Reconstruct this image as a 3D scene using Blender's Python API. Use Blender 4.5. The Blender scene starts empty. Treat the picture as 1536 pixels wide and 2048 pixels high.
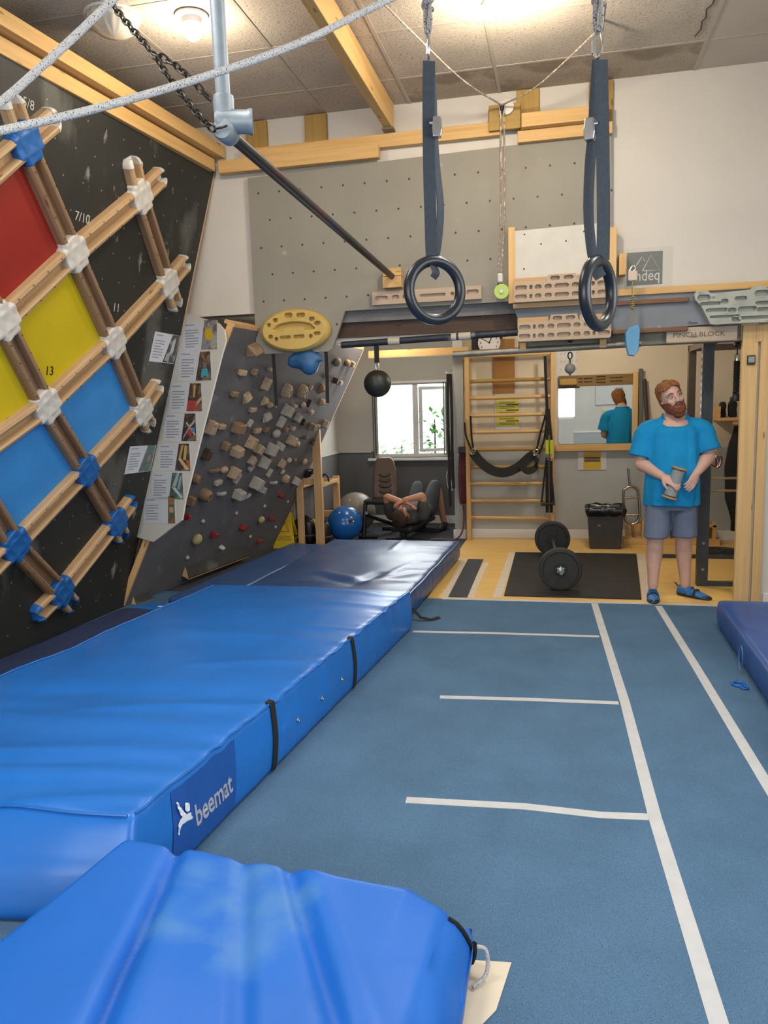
import bpy, bmesh, math, random
from mathutils import Vector, Matrix, noise
random.seed(7)
SC = bpy.context.scene
COL = SC.collection

# ------------------------------------------------------------------ camera
F = 1538.0
YAW, PITCH, ROLL = math.radians(13.0), math.radians(8.0), math.radians(1.66)
EYE = Vector((0, 0, 1.65))
FW = Vector((-math.sin(YAW)*math.cos(PITCH), math.cos(YAW)*math.cos(PITCH), -math.sin(PITCH)))
_r0 = Vector((math.cos(YAW), math.sin(YAW), 0)); _u0 = _r0.cross(FW)
RT = _r0*math.cos(ROLL) - _u0*math.sin(ROLL)
UP = _u0*math.cos(ROLL) + _r0*math.sin(ROLL)
cam_d = bpy.data.cameras.new('camera')
cam_d.sensor_fit = 'VERTICAL'; cam_d.sensor_height = 36.0; cam_d.lens = 36.0*F/2048.0
cam_d.clip_start = 0.05
cam = bpy.data.objects.new('camera', cam_d); COL.objects.link(cam)
M = Matrix((RT, UP, -FW)).transposed().to_4x4(); M.translation = EYE
cam.matrix_world = M
SC.camera = cam

# ------------------------------------------------------------------ world, daylight, exposure
W = bpy.data.worlds.new('overcast_sky'); SC.world = W; W.use_nodes = True
W.node_tree.nodes['Background'].inputs[0].default_value = (0.86, 0.94, 1.0, 1)
W.node_tree.nodes['Background'].inputs[1].default_value = 5.0
SC.view_settings.view_transform = 'Standard'
SC.view_settings.look = 'None'
SC.view_settings.gamma = 1.0
SC.view_settings.use_curve_mapping = False
SC.view_settings.exposure = -0.47

SC.cycles.max_bounces = 7; SC.cycles.diffuse_bounces = 4; SC.cycles.glossy_bounces = 3; SC.cycles.transmission_bounces = 6
SC.cycles.caustics_reflective = False; SC.cycles.caustics_refractive = False

def area(name, loc, direction, sx, sy, power, color):
    d = bpy.data.lights.new(name, 'AREA'); d.shape = 'RECTANGLE'; d.size = sx; d.size_y = sy
    d.energy = power; d.color = color
    o = bpy.data.objects.new(name, d); COL.objects.link(o); o.location = loc
    o.rotation_euler = Vector(direction).to_track_quat('-Z', 'Y').to_euler()
    return o
DAY = (0.97, 0.985, 1.0)
area('daylight_rear_window', (-1.25, -1.15, 1.95), (0, 1, -0.05), 3.2, 1.5, 75, DAY)
area('added_side_daylight', (2.55, 1.6, 2.3), (-1, 0, -0.1), 2.6, 1.5, 60, DAY)  # added fill from the unseen right side, lights the black wall
area('daylight_back_window', (-1.95, 10.25, 1.42), (0, -1, -0.05), 1.0, 1.0, 30, DAY)
area('added_ceiling_fill', (-2.1, 2.3, 3.955), (0, 0, -1), 1.15, 0.55, 66, (1.0, 0.985, 0.96))  # fill light of the added, unseen ceiling panels, brightens the floor
area('added_ceiling_fill', (0.95, 3.3, 3.955), (0, 0, -1), 1.15, 0.55, 70, (1.0, 0.985, 0.96))
def point(name, loc, power, color, r=0.05):
    d = bpy.data.lights.new(name, 'POINT'); d.energy = power; d.color = color; d.shadow_soft_size = r
    o = bpy.data.objects.new(name, d); COL.objects.link(o); o.location = loc
    return o

# ------------------------------------------------------------------ helpers
def V(*a): return Vector(a)
def ray(px, py): return FW + RT*((px-768.0)/F) + UP*((1024.0-py)/F)
def atY(px, py, y):
    d = ray(px, py); return EYE + d*((y-EYE.y)/d.y)
def atZ(px, py, z):
    d = ray(px, py); return EYE + d*((z-EYE.z)/d.z)
def atX(px, py, x):
    d = ray(px, py); return EYE + d*((x-EYE.x)/d.x)

class Frame:
    """A plane in the room: origin o, axes u (along), v (up the plane), n (towards the room)."""
    def __init__(s, o, u, v):
        s.o = Vector(o); s.u = Vector(u).normalized(); s.n = s.u.cross(Vector(v)).normalized(); s.v = s.n.cross(s.u).normalized()
    def hit(s, px, py, off=0.0):
        d = ray(px, py); p0 = s.o + s.n*off
        return EYE + d*((p0-EYE).dot(s.n)/d.dot(s.n))
    def uv(s, px, py, off=0.0):
        q = s.hit(px, py, off) - s.o; return (q.dot(s.u), q.dot(s.v))
    def p(s, u, v, n=0.0): return s.o + s.u*u + s.v*v + s.n*n
    def sub(s, u, v, ang=0.0, n=0.0):
        f = Frame(s.p(u, v, n), s.u*math.cos(ang)+s.v*math.sin(ang), s.v*math.cos(ang)-s.u*math.sin(ang)); return f

class MB:
    def __init__(s): s.v = []; s.f = []; s.mi = []; s.m = 0
    def add(s, vs, fs):
        b = len(s.v); s.v += [Vector(p) for p in vs]; s.f += [[b+i for i in f] for f in fs]; s.mi += [s.m]*len(fs); return s
    def fbox(s, fr, u0, u1, v0, v1, n0, n1):
        vs = [fr.p(u, v, n) for n in (n0, n1) for v in (v0, v1) for u in (u0, u1)]
        return s.add(vs, [(0,2,3,1),(4,5,7,6),(0,1,5,4),(2,6,7,3),(0,4,6,2),(1,3,7,5)])
    def box(s, a, b):
        x0,y0,z0 = a; x1,y1,z1 = b
        vs = [(x,y,z) for z in (z0,z1) for y in (y0,y1) for x in (x0,x1)]
        return s.add(vs, [(0,2,3,1),(4,5,7,6),(0,1,5,4),(2,6,7,3),(0,4,6,2),(1,3,7,5)])
    def prism(s, pts, vec):
        pts = [Vector(p) for p in pts]; vec = Vector(vec); n = len(pts)
        nn = Vector((0,0,0))
        for i in range(n): nn += (pts[i]-pts[0]).cross(pts[(i+1) % n]-pts[0])
        if nn.dot(vec) > 0: pts = pts[::-1]
        vs = pts + [p+vec for p in pts]
        fs = [tuple(range(n)), tuple(range(2*n-1, n-1, -1))]
        fs += [((i+1) % n, i, n+i, n+(i+1) % n) for i in range(n)]
        return s.add(vs, fs)
    def fprism(s, fr, uvs, n0, n1):
        return s.prism([fr.p(u, v, n0) for u, v in uvs], fr.n*(n1-n0))
    def ring(s, c, a, b, k):
        return [c + a*math.cos(2*math.pi*i/k) + b*math.sin(2*math.pi*i/k) for i in range(k)]
    def loft(s, rings, caps=True, closed=False):
        k = len(rings[0]); vs = [p for r in rings for p in r]; fs = []
        m = len(rings)
        for j in range(m if closed else m-1):
            j2 = (j+1) % m
            for i in range(k):
                fs.append((j*k+i, j*k+(i+1) % k, j2*k+(i+1) % k, j2*k+i))
        if caps and not closed: fs += [tuple(range(k-1, -1, -1)), tuple(range((m-1)*k, m*k))]
        return s.add(vs, fs)
    def cyl(s, p0, p1, r, r2=None, k=16, caps=True):
        p0 = Vector(p0); p1 = Vector(p1); a, b = perp(p1-p0); r2 = r if r2 is None else r2
        return s.loft([s.ring(p0, a*r, b*r, k), s.ring(p1, a*r2, b*r2, k)], caps)
    def tube(s, pts, r, k=8, closed=False, ry=None, up=None):
        pts = [Vector(p) for p in pts]; n = len(pts); rings = []
        rr = r if isinstance(r, (list, tuple)) else [r]*n
        a = None
        for i in range(n):
            if closed: t = pts[(i+1) % n]-pts[i-1]
            else: t = pts[min(i+1, n-1)]-pts[max(i-1, 0)]
            t = t.normalized()
            if up is not None:
                a = Vector(up).cross(t)
                a = a.normalized() if a.length > 1e-5 else perp(t)[0]
            elif a is None: a = perp(t)[0]
            else:
                a = a - t*a.dot(t); a = a.normalized() if a.length > 1e-6 else perp(t)[0]
            b = t.cross(a)
            q = rr[i] if ry is None else ry
            rings.append(s.ring(pts[i], a*rr[i], b*q, k))
        return s.loft(rings, True, closed)
    def ribbon(s, pts, w, th, wdir):
        """A flat strap: width w along wdir, thickness th."""
        pts = [Vector(p) for p in pts]; n = len(pts); rings = []
        wd = [Vector(q) for q in wdir] if isinstance(wdir, list) else [Vector(wdir)]*n
        for i in range(n):
            t = (pts[min(i+1, n-1)]-pts[max(i-1, 0)]).normalized()
            a = wd[i] - t*wd[i].dot(t); a = a.normalized(); b = t.cross(a)
            rings.append([pts[i]+a*(w/2)*x+b*(th/2)*y for x, y in ((-1,-1),(1,-1),(1,1),(-1,1))])
        return s.loft(rings)
    def lathe(s, base, axis, prof, k=24, caps=True):
        base = Vector(base); axis = Vector(axis).normalized(); a, b = perp(axis)
        return s.loft([s.ring(base+axis*h, a*max(r,1e-4), b*max(r,1e-4), k) for r, h in prof], caps)
    def ball(s, c, rx, ry=None, rz=None, k=20, m=12, fr=None):
        c = Vector(c); ry = rx if ry is None else ry; rz = rx if rz is None else rz
        ax = (Vector((1,0,0)), Vector((0,1,0)), Vector((0,0,1))) if fr is None else (fr.u, fr.v, fr.n)
        rings = []
        for j in range(m+1):
            t = math.pi*j/m; q = max(math.sin(t), 1e-3)
            rings.append([c + ax[0]*rx*q*math.cos(2*math.pi*i/k) + ax[1]*ry*q*math.sin(2*math.pi*i/k) - ax[2]*rz*math.cos(t) for i in range(k)])
        return s.loft(rings, False)
    def torus(s, c, a, b, R1, r, k=36, m=12, R2=None):
        R2 = R1 if R2 is None else R2
        a = Vector(a).normalized(); b = Vector(b).normalized()
        return s.tube([Vector(c)+a*R1*math.cos(2*math.pi*i/k)+b*R2*math.sin(2*math.pi*i/k) for i in range(k)], r, m, True)

def perp(t):
    t = Vector(t).normalized(); h = Vector((0,0,1)) if abs(t.z) < 0.9 else Vector((1,0,0))
    a = h.cross(t).normalized(); return a, t.cross(a)

WLOC = {}
def wloc(o): return WLOC.get(o.name, Vector((0,0,0)))
def build(name, mb, mat, parent=None, smooth=False, bevel=0.0, seg=2, grain=None, subsurf=0, angle=40, solid=0):
    me = bpy.data.meshes.new(name)
    lo = Vector((min(p[i] for p in mb.v) for i in range(3))); hi = Vector((max(p[i] for p in mb.v) for i in range(3)))
    org = Vector(((lo.x+hi.x)/2, (lo.y+hi.y)/2, lo.z))
    me.from_pydata([tuple(p-org) for p in mb.v], [], mb.f)
    mats = mat if isinstance(mat, (list, tuple)) else [mat]
    for m in mats: me.materials.append(m)
    if len(mats) > 1: me.polygons.foreach_set('material_index', mb.mi)
    if grain is None:
        d = hi-lo; i = max(range(3), key=lambda q: d[q]); grain = Vector((i==0, i==1, i==2))
    g = Vector(grain).normalized(); a, b = perp(g)
    at = me.attributes.new('grain', 'FLOAT_VECTOR', 'POINT')
    off = random.random()*7
    at.data.foreach_set('vector', [c for p in mb.v for c in (p.dot(g)+off, p.dot(a)+off, p.dot(b))])
    me.update()
    if smooth:
        me.polygons.foreach_set('use_smooth', [True]*len(me.polygons))
        if angle < 180:
            me.set_sharp_from_angle(angle=math.radians(angle))
    o = bpy.data.objects.new(name, me); COL.objects.link(o)
    o.location = org - (wloc(parent) if parent else Vector((0,0,0)))
    WLOC[o.name] = org
    if parent: o.parent = parent
    if solid:
        md = o.modifiers.new('solid', 'SOLIDIFY'); md.thickness = solid; md.offset = 0
    if bevel:
        md = o.modifiers.new('bevel', 'BEVEL'); md.width = bevel; md.segments = seg; md.limit_method = 'ANGLE'; md.angle_limit = math.radians(35)
    if subsurf:
        md = o.modifiers.new('sub', 'SUBSURF'); md.levels = subsurf; md.render_levels = subsurf
    return o
def tag(o, label, cat, group=None):
    o['label'] = label; o['category'] = cat
    if group: o['group'] = group
    return o
def thing(name, loc, label, cat, group=None):
    o = bpy.data.objects.new(name, None); COL.objects.link(o); o.location = loc; o.empty_display_size = 0.1
    WLOC[o.name] = Vector(loc); return tag(o, label, cat, group)
def struct(o, label=None):
    o['kind'] = 'structure'
    if label: o['label'] = label
    return o
def clone(src, name, loc, parent=None):
    o = src.copy(); o.name = name; COL.objects.link(o)
    WLOC[o.name] = Vector(loc); o.location = Vector(loc) - (wloc(parent) if parent else Vector((0,0,0)))
    o.parent = parent
    return o
def text_mesh(txt, fr, h, n=0.001, depth=0.0006, align='CENTER', shear=0.0, wscale=1.0, bold=0.0):
    """Letters as real thin geometry lying on a frame (u right, v up); returns an MB."""
    cu = bpy.data.curves.new('t', 'FONT'); cu.body = txt; cu.align_x = align; cu.align_y = 'CENTER'
    cu.size = h; cu.shear = shear; cu.extrude = depth; cu.resolution_u = 3; cu.offset = bold
    ob = bpy.data.objects.new('t', cu); COL.objects.link(ob)
    dg = bpy.context.evaluated_depsgraph_get(); me = bpy.data.meshes.new_from_object(ob.evaluated_get(dg))
    mb = MB(); mb.add([fr.p(v.co.x*wscale, v.co.y, n+v.co.z) for v in me.vertices], [tuple(p.vertices) for p in me.polygons])
    bpy.data.objects.remove(ob); bpy.data.curves.remove(cu); bpy.data.meshes.remove(me)
    return mb
def catmull(pts, n=8, closed=False):
    pts = [Vector(p) for p in pts]; out = []; m = len(pts)
    for i in range(m if closed else m-1):
        if closed: p0, p1, p2, p3 = pts[i-1], pts[i], pts[(i+1) % m], pts[(i+2) % m]
        else: p0, p1, p2, p3 = pts[max(i-1,0)], pts[i], pts[i+1], pts[min(i+2, m-1)]
        for j in range(n):
            t = j/n
            out.append(0.5*((2*p1)+(p2-p0)*t+(2*p0-5*p1+4*p2-p3)*t*t+(3*p1-p0-3*p2+p3)*t*t*t))
    if not closed: out.append(pts[-1])
    return out

def fused(name, mb, mat, parent, voxel=0.007, smooth=4):
    """Merge overlapping closed shapes into one continuous skin."""
    me = bpy.data.meshes.new('tmp'); me.from_pydata([tuple(v) for v in mb.v], [], mb.f); me.update()
    ob = bpy.data.objects.new('tmp', me); COL.objects.link(ob)
    md = ob.modifiers.new('r', 'REMESH'); md.mode = 'VOXEL'; md.voxel_size = voxel
    m2 = ob.modifiers.new('s', 'SMOOTH'); m2.factor = 0.5; m2.iterations = smooth
    dg = bpy.context.evaluated_depsgraph_get(); ev = bpy.data.meshes.new_from_object(ob.evaluated_get(dg))
    out = MB(); out.v = [v.co.copy() for v in ev.vertices]; out.f = [list(p.vertices) for p in ev.polygons]; out.mi = [0]*len(out.f)
    bpy.data.objects.remove(ob); bpy.data.meshes.remove(me); bpy.data.meshes.remove(ev)
    return build(name, out, mat, parent, smooth=True, angle=180)

# ------------------------------------------------------------------ materials (all procedural)
def srgb(h):
    h = h.lstrip('#'); c = [int(h[i:i+2], 16)/255 for i in (0, 2, 4)]
    return tuple((x/12.92 if x <= 0.04045 else ((x+0.055)/1.055)**2.4) for x in c)
def _new(name):
    m = bpy.data.materials.new(name); m.use_nodes = True
    nt = m.node_tree; b = nt.nodes['Principled BSDF']; return m, nt, b
def _n(nt, typ, **kw):
    n = nt.nodes.new(typ)
    for k, v in kw.items(): setattr(n, k, v)
    return n
def pm(name, col, rough=0.6, metal=0.0, var=0.10, scale=8.0, bump=0.0, bscale=60.0, spec=0.5, coord='Object', spots=None, stretch=None, coat=0.0, detail=4.0):
    """Colour with soft noise variation, optional fine relief and optional spots (colour, scale, threshold)."""
    c = srgb(col) if isinstance(col, str) else col
    m, nt, b = _new(name); L = nt.links.new
    tc = _n(nt, 'ShaderNodeTexCoord'); src = tc.outputs[coord]
    if stretch:
        mp = _n(nt, 'ShaderNodeMapping'); mp.inputs['Scale'].default_value = stretch; L(src, mp.inputs[0]); src = mp.outputs[0]
    nz = _n(nt, 'ShaderNodeTexNoise'); nz.inputs['Scale'].default_value = scale; nz.inputs['Detail'].default_value = detail
    L(src, nz.inputs['Vector'])
    rp = _n(nt, 'ShaderNodeValToRGB'); rp.color_ramp.elements[0].position = 0.3; rp.color_ramp.elements[1].position = 0.7
    rp.color_ramp.elements[0].color = (*[x*(1-var) for x in c], 1); rp.color_ramp.elements[1].color = (*[min(1, x*(1+var)) for x in c], 1)
    L(nz.outputs[0], rp.inputs[0]); out = rp.outputs[0]
    for sp in (spots or []):
        n2 = _n(nt, 'ShaderNodeTexNoise'); n2.inputs['Scale'].default_value = sp[1]; n2.inputs['Detail'].default_value = sp[4] if len(sp) > 4 else 6.0
        if len(sp) > 3 and sp[3]:
            mp = _n(nt, 'ShaderNodeMapping'); mp.inputs['Scale'].default_value = sp[3]; L(tc.outputs[coord], mp.inputs[0]); L(mp.outputs[0], n2.inputs['Vector'])
        else: L(src, n2.inputs['Vector'])
        r2 = _n(nt, 'ShaderNodeValToRGB'); r2.color_ramp.elements[0].position = sp[2]; r2.color_ramp.elements[1].position = min(1, sp[2]+0.08)
        L(n2.outputs[0], r2.inputs[0])
        mx = _n(nt, 'ShaderNodeMix', data_type='RGBA'); L(r2.outputs[0], mx.inputs[0]); L(out, mx.inputs[6])
        mx.inputs[7].default_value = (*(srgb(sp[0]) if isinstance(sp[0], str) else sp[0]), 1); out = mx.outputs[2]
    L(out, b.inputs['Base Color'])
    b.inputs['Roughness'].default_value = rough; b.inputs['Metallic'].default_value = metal
    b.inputs['Specular IOR Level'].default_value = spec; b.inputs['Coat Weight'].default_value = coat
    if bump:
        n3 = _n(nt, 'ShaderNodeTexNoise'); n3.inputs['Scale'].default_value = bscale; n3.inputs['Detail'].default_value = 4.0; L(src, n3.inputs['Vector'])
        bp = _n(nt, 'ShaderNodeBump'); bp.inputs['Strength'].default_value = bump; bp.inputs['Distance'].default_value = 0.01
        L(n3.outputs[0], bp.inputs['Height']); L(bp.outputs[0], b.inputs['Normal'])
    return m
def wood(name, col, dark=0.62, rough=0.55, gscale=1.0, knots=True):
    c = srgb(col) if isinstance(col, str) else col
    m, nt, b = _new(name); L = nt.links.new
    at = _n(nt, 'ShaderNodeAttribute', attribute_name='grain')
    mp = _n(nt, 'ShaderNodeMapping'); mp.inputs['Scale'].default_value = (1.6*gscale, 38*gscale, 38*gscale); L(at.outputs['Vector'], mp.inputs[0])
    nz = _n(nt, 'ShaderNodeTexNoise'); nz.inputs['Scale'].default_value = 1.0; nz.inputs['Detail'].default_value = 5.0; L(mp.outputs[0], nz.inputs['Vector'])
    rp = _n(nt, 'ShaderNodeValToRGB'); rp.color_ramp.elements[0].position = 0.25; rp.color_ramp.elements[1].position = 0.75
    rp.color_ramp.elements[0].color = (c[0]*(dark+0.16), c[1]*(dark+0.08), c[2]*dark, 1); rp.color_ramp.elements[1].color = (*[min(1, x*1.08) for x in c], 1)
    L(nz.outputs[0], rp.inputs[0]); out = rp.outputs[0]
    if knots:
        m2 = _n(nt, 'ShaderNodeMapping'); m2.inputs['Scale'].default_value = (3.0, 11, 11); L(at.outputs['Vector'], m2.inputs[0])
        vo = _n(nt, 'ShaderNodeTexVoronoi'); vo.inputs['Scale'].default_value = 1.0; L(m2.outputs[0], vo.inputs['Vector'])
        r2 = _n(nt, 'ShaderNodeValToRGB'); r2.color_ramp.elements[0].position = 0.05; r2.color_ramp.elements[0].color = (1,1,1,1)
        r2.color_ramp.elements[1].position = 0.12; r2.color_ramp.elements[1].color = (0,0,0,1); L(vo.outputs['Distance'], r2.inputs[0])
        mx = _n(nt, 'ShaderNodeMix', data_type='RGBA'); L(r2.outputs[0], mx.inputs[0]); L(out, mx.inputs[6]); mx.inputs[7].default_value = (c[0]*0.45, c[1]*0.33, c[2]*0.25, 1); out = mx.outputs[2]
    L(out, b.inputs['Base Color']); b.inputs['Roughness'].default_value = rough; b.inputs['Specular IOR Level'].default_value = 0.3
    bp = _n(nt, 'ShaderNodeBump'); bp.inputs['Strength'].default_value = 0.15; bp.inputs['Distance'].default_value = 0.004
    L(nz.outputs[0], bp.inputs['Height']); L(bp.outputs[0], b.inputs['Normal'])
    return m
def emit(name, col, s):
    m, nt, b = _new(name); b.inputs['Emission Color'].default_value = (*col, 1); b.inputs['Emission Strength'].default_value = s
    b.inputs['Base Color'].default_value = (*col, 1)
    return m
K = {}
K['white_wall'] = pm('white_wall_paint', '#CDC6BB', 0.75, var=0.05, scale=1.6, bump=0.05, bscale=25)
K['cream_wall'] = pm('cream_wall_paint', '#D2C4AA', 0.75, var=0.05, scale=1.6, bump=0.05, bscale=25)
K['grey_dado'] = pm('dark_grey_dado_paint', '#5D5E60', 0.7, var=0.06, scale=2)
K['mid_grey_dado'] = pm('mid_grey_dado_paint', '#ABADA9', 0.7, var=0.06, scale=2)
K['white_gloss'] = pm('white_gloss_paint', '#E2E0DC', 0.35, var=0.03)
K['ceiling_tile'] = pm('fissured_ceiling_tile', '#BBAE9C', 0.9, var=0.10, scale=2.5, bump=0.3, bscale=70, spots=[('#7E7262', 46, 0.60, (1, 2.2, 1), 2.0)])
K['ceiling_tile_stain'] = pm('stained_ceiling_tile', '#AFA08A', 0.9, var=0.10, scale=2.5, bump=0.3, bscale=70, spots=[('#7E7262', 46, 0.60, (1, 2.2, 1), 2.0), ('#8E7F6C', 2.2, 0.52)])
K['ceiling_tile_plain'] = pm('smooth_ceiling_tile', '#BFB3A2', 0.9, var=0.05, scale=2.0)
K['t_bar'] = pm('painted_ceiling_grid', '#B3A695', 0.5, var=0.06)
K['carpet'] = pm('blue_carpet', '#526F8A', 0.95, var=0.10, scale=3.2, bump=0.25, bscale=420, spec=0.1, detail=3, spots=[('#3B5A75', 260, 0.56), ('#7392AC', 190, 0.64)])
K['floor_oak'] = wood('oak_laminate', '#E2BE72', 0.78, 0.4, 0.8, False)
K['rubber'] = pm('black_rubber', '#2E2C2A', 0.8, var=0.18, scale=5, bump=0.2, bscale=200, spec=0.3)
K['tape_white'] = pm('white_cloth_tape', '#BDBDBD', 0.8, var=0.05, scale=12)
K['pine'] = wood('pine_timber', '#D2B07A', 0.74)
K['pine_orange'] = wood('varnished_pine_timber', '#CFAA70', 0.70)
K['pine_green'] = wood('treated_pine_timber', '#A98A4C', 0.66)
K['pine_pale'] = wood('raw_pine_timber', '#CFA877', 0.74)
K['dark_wood'] = wood('dark_stained_timber', '#4B3A2E', 0.6)
K['grey_board'] = pm('grey_painted_plywood', '#8C877A', 0.7, var=0.06, scale=2.2, spots=[('#A3A097', 9, 0.70)])
K['grey_board_dark'] = pm('dark_grey_painted_plywood', '#5F5E60', 0.75, var=0.09, scale=3, spots=[('#77767A', 6, 0.66)])
K['grey_blue_board'] = pm('blue_grey_painted_board', '#75797F', 0.65, var=0.10, scale=4, spots=[('#9DA2AA', 11, 0.68)])
K['black_board'] = pm('black_painted_plywood', '#252521', 0.62, var=0.14, scale=3, spots=[('#55544D', 2.2, 0.58, (1, 1, 0.5), 12.0), ('#7C7B72', 9.0, 0.66, (1, 1, 0.5), 12.0)])
K['black'] = pm('black_plastic', '#1B1A1A', 0.5, var=0.15)
K['black_fabric'] = pm('black_webbing', '#171717', 0.85, var=0.15, scale=60)
K['steel'] = pm('bright_steel', '#C4C4C2', 0.28, 1.0, var=0.08, scale=30)

# ================================================================== the room shell
CE = 4.0            # main ceiling height
def slab(name, a, b, mat, **kw): return struct(build(name, MB().box(a, b), mat, **kw))
# floor: carpet in the training room, oak boards in the weights area, dark carpet in the window bay
slab('floor', (-4.2, -1.3, -0.12), (2.8, 6.30, 0.0), K['carpet'])
slab('floor_weights_base', (-4.2, 6.30, -0.12), (3.2, 10.7, -0.012), K['rubber'])
wf = struct(bpy.data.objects.new('floor_weights', None)); COL.objects.link(wf); wf['label'] = 'oak laminate boards of the weights area'
K['bay_carpet'] = pm('dark_bay_carpet', '#3A3D42', 0.95, var=0.2, scale=30)
slab('floor_bay', (-4.2, 6.32, -0.012), (-1.10, 10.4, 0.0), K['bay_carpet'])
yy = 6.31; row = 0
while yy < 9.25:
    x0 = -1.10; k = 0
    while x0 < 3.1:
        x1 = min(3.1, x0 + (0.75 if (k == 0 and row % 2) else 1.35))
        build('floor_board', MB().box((x0+0.001, yy+0.001, -0.012), (x1-0.001, min(yy+0.19, 9.28)-0.001, 0.0)), K['floor_oak'], wf, grain=(1,0,0))
        x0 = x1; k += 1
    yy += 0.19; row += 1

# outer walls
slab('wall_left', (-4.2, -1.3, 0), (-4.05, 10.7, CE+0.25), K['white_wall'])
# rear wall with a wide window behind the camera
rw = MB().box((-4.2, -1.42, 0), (-2.85, -1.3, CE+0.25)).box((0.35, -1.42, 0), (2.8, -1.3, CE+0.25)).box((-2.85, -1.42, 0), (0.35, -1.3, 1.15)).box((-2.85, -1.42, 2.75), (0.35, -1.3, CE+0.25))
struct(build('wall_rear', rw, K['white_wall']))
slab('trim_rear_dado', (0.35, -1.3, 0.11), (2.7, -1.285, 0.80), K['mid_grey_dado'])
slab('trim_rear_rail', (0.35, -1.3, 0.80), (2.7, -1.27, 0.84), K['white_gloss'])
rwd = MB().box((2.7, -1.3, 0), (2.8, 0.2, CE+0.25)).box((2.7, 3.0, 0), (2.8, 6.35, CE+0.25)).box((2.7, 0.2, 0), (2.8, 3.0, 1.5)).box((2.7, 0.2, 3.1), (2.8, 3.0, CE+0.25))
struct(build('wall_right', rwd, K['white_wall']))
def window_frame(name, axis, c0, c1, z0, z1, pos, th, n):
    mb = MB()
    def bar(a0, a1, b0, b1):
        if axis == 'x': mb.box((a0, pos, b0), (a1, pos+th, b1))
        else: mb.box((pos, a0, b0), (pos+th, a1, b1))
    w = 0.06
    bar(c0, c1, z0, z0+w); bar(c0, c1, z1-w, z1)
    for i in range(n+1):
        c = c0 + (c1-c0-w)*i/n; bar(c, c+w, z0+w, z1-w)
    return struct(build(name, mb, K['white_gloss']))
window_frame('window_2', 'x', -2.85, 0.35, 1.15, 2.75, -1.40, 0.06, 3)
window_frame('added_side_window', 'y', 0.2, 3.0, 1.5, 3.1, 2.72, 0.06, 3)  # unseen right-hand window, added to bring light onto the black wall

# wall between the two rooms (opening below 2.1 m from the climbing board to the post)
WY = 6.38
bw = MB().box((-4.05, WY, 2.45), (1.53, WY+0.16, CE+0.25)).box((1.53, WY, 0), (2.8, WY+0.16, CE+0.25))
struct(build('wall_back', bw, K['white_wall']))
slab('trim_opening_side', (1.45, WY, 0), (1.53, WY+0.16, 2.45), K['white_wall'])

# weights area shell
slab('wall_far', (-1.12, 9.28, 1.06), (3.0, 9.42, 2.62), K['cream_wall'])
slab('wall_far_lower', (-1.12, 9.28, 0), (3.0, 9.42, 1.06), K['mid_grey_dado'])
slab('wall_bay_return', (-1.24, 9.20, 0), (-1.12, 10.5, 2.62), K['mid_grey_dado'])
slab('wall_far_right', (3.0, 6.54, 0), (3.1, 9.42, 2.62), K['cream_wall'])
slab('ceiling_far', (-4.2, 6.54, 2.62), (3.1, 10.7, 2.70), K['white_wall'])
# bay with the window
BY = 10.38
wx0, wx1, wz0, wz1 = -2.52, -1.45, 0.91, 1.95
K['bay_wall'] = pm('pale_grey_wall_paint', '#B9B5AC', 0.75, var=0.04, scale=1.6)
bb = MB().box((-3.02, BY, 1.0), (wx0, BY+0.14, 2.62)).box((wx1, BY, 1.0), (-1.24, BY+0.14, 2.62)).box((wx0, BY, wz1), (wx1, BY+0.14, 2.62))
struct(build('wall_bay', bb, K['bay_wall']))
bb = MB().box((-3.02, BY, 0), (wx0, BY+0.14, 1.0)).box((wx1, BY, 0), (-1.24, BY+0.14, 1.0)).box((wx0, BY, 0), (wx1, BY+0.14, wz0))
struct(build('wall_bay_lower', bb, K['grey_dado']))
slab('wall_bay_side', (-3.12, 8.75, 1.0), (-3.02, 10.5, 2.62), K['bay_wall'])
slab('wall_bay_side_lower', (-3.12, 8.75, 0), (-3.02, 10.5, 1.0), K['grey_dado'])
slab('wall_bay_step', (-4.05, 8.75, 0), (-3.12, 8.85, 2.62), K['bay_wall'])
for nm, a, b in (('trim_1', (-3.02, BY-0.02, 0.985), (wx0-0.03, BY, 1.02)), ('trim_2', (wx1+0.03, BY-0.02, 0.985), (-1.24, BY, 1.02)), ('trim_3', (-3.02, 8.75, 0.985), (-3.0, BY, 1.02))):
    slab(nm, a, b, K['bay_wall'], bevel=0.004)
slab('baseboard_bay', (-3.02, BY-0.02, 0), (-1.24, BY, 0.11), K['white_gloss'], bevel=0.004)
slab('baseboard_far', (-1.12, 9.26, 0), (0.3, 9.28, 0.11), K['white_gloss'], bevel=0.004)
slab('baseboard_far_right', (0.3, 9.26, 0), (3.0, 9.28, 0.11), K['white_gloss'], bevel=0.004)
slab('baseboard_return', (-1.26, 9.18, 0), (-1.10, 9.20, 0.11), K['white_gloss'], bevel=0.004)
slab('baseboard_right', (1.55, WY-0.02, 0), (2.7, WY, 0.10), K['white_gloss'], bevel=0.004)

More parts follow.
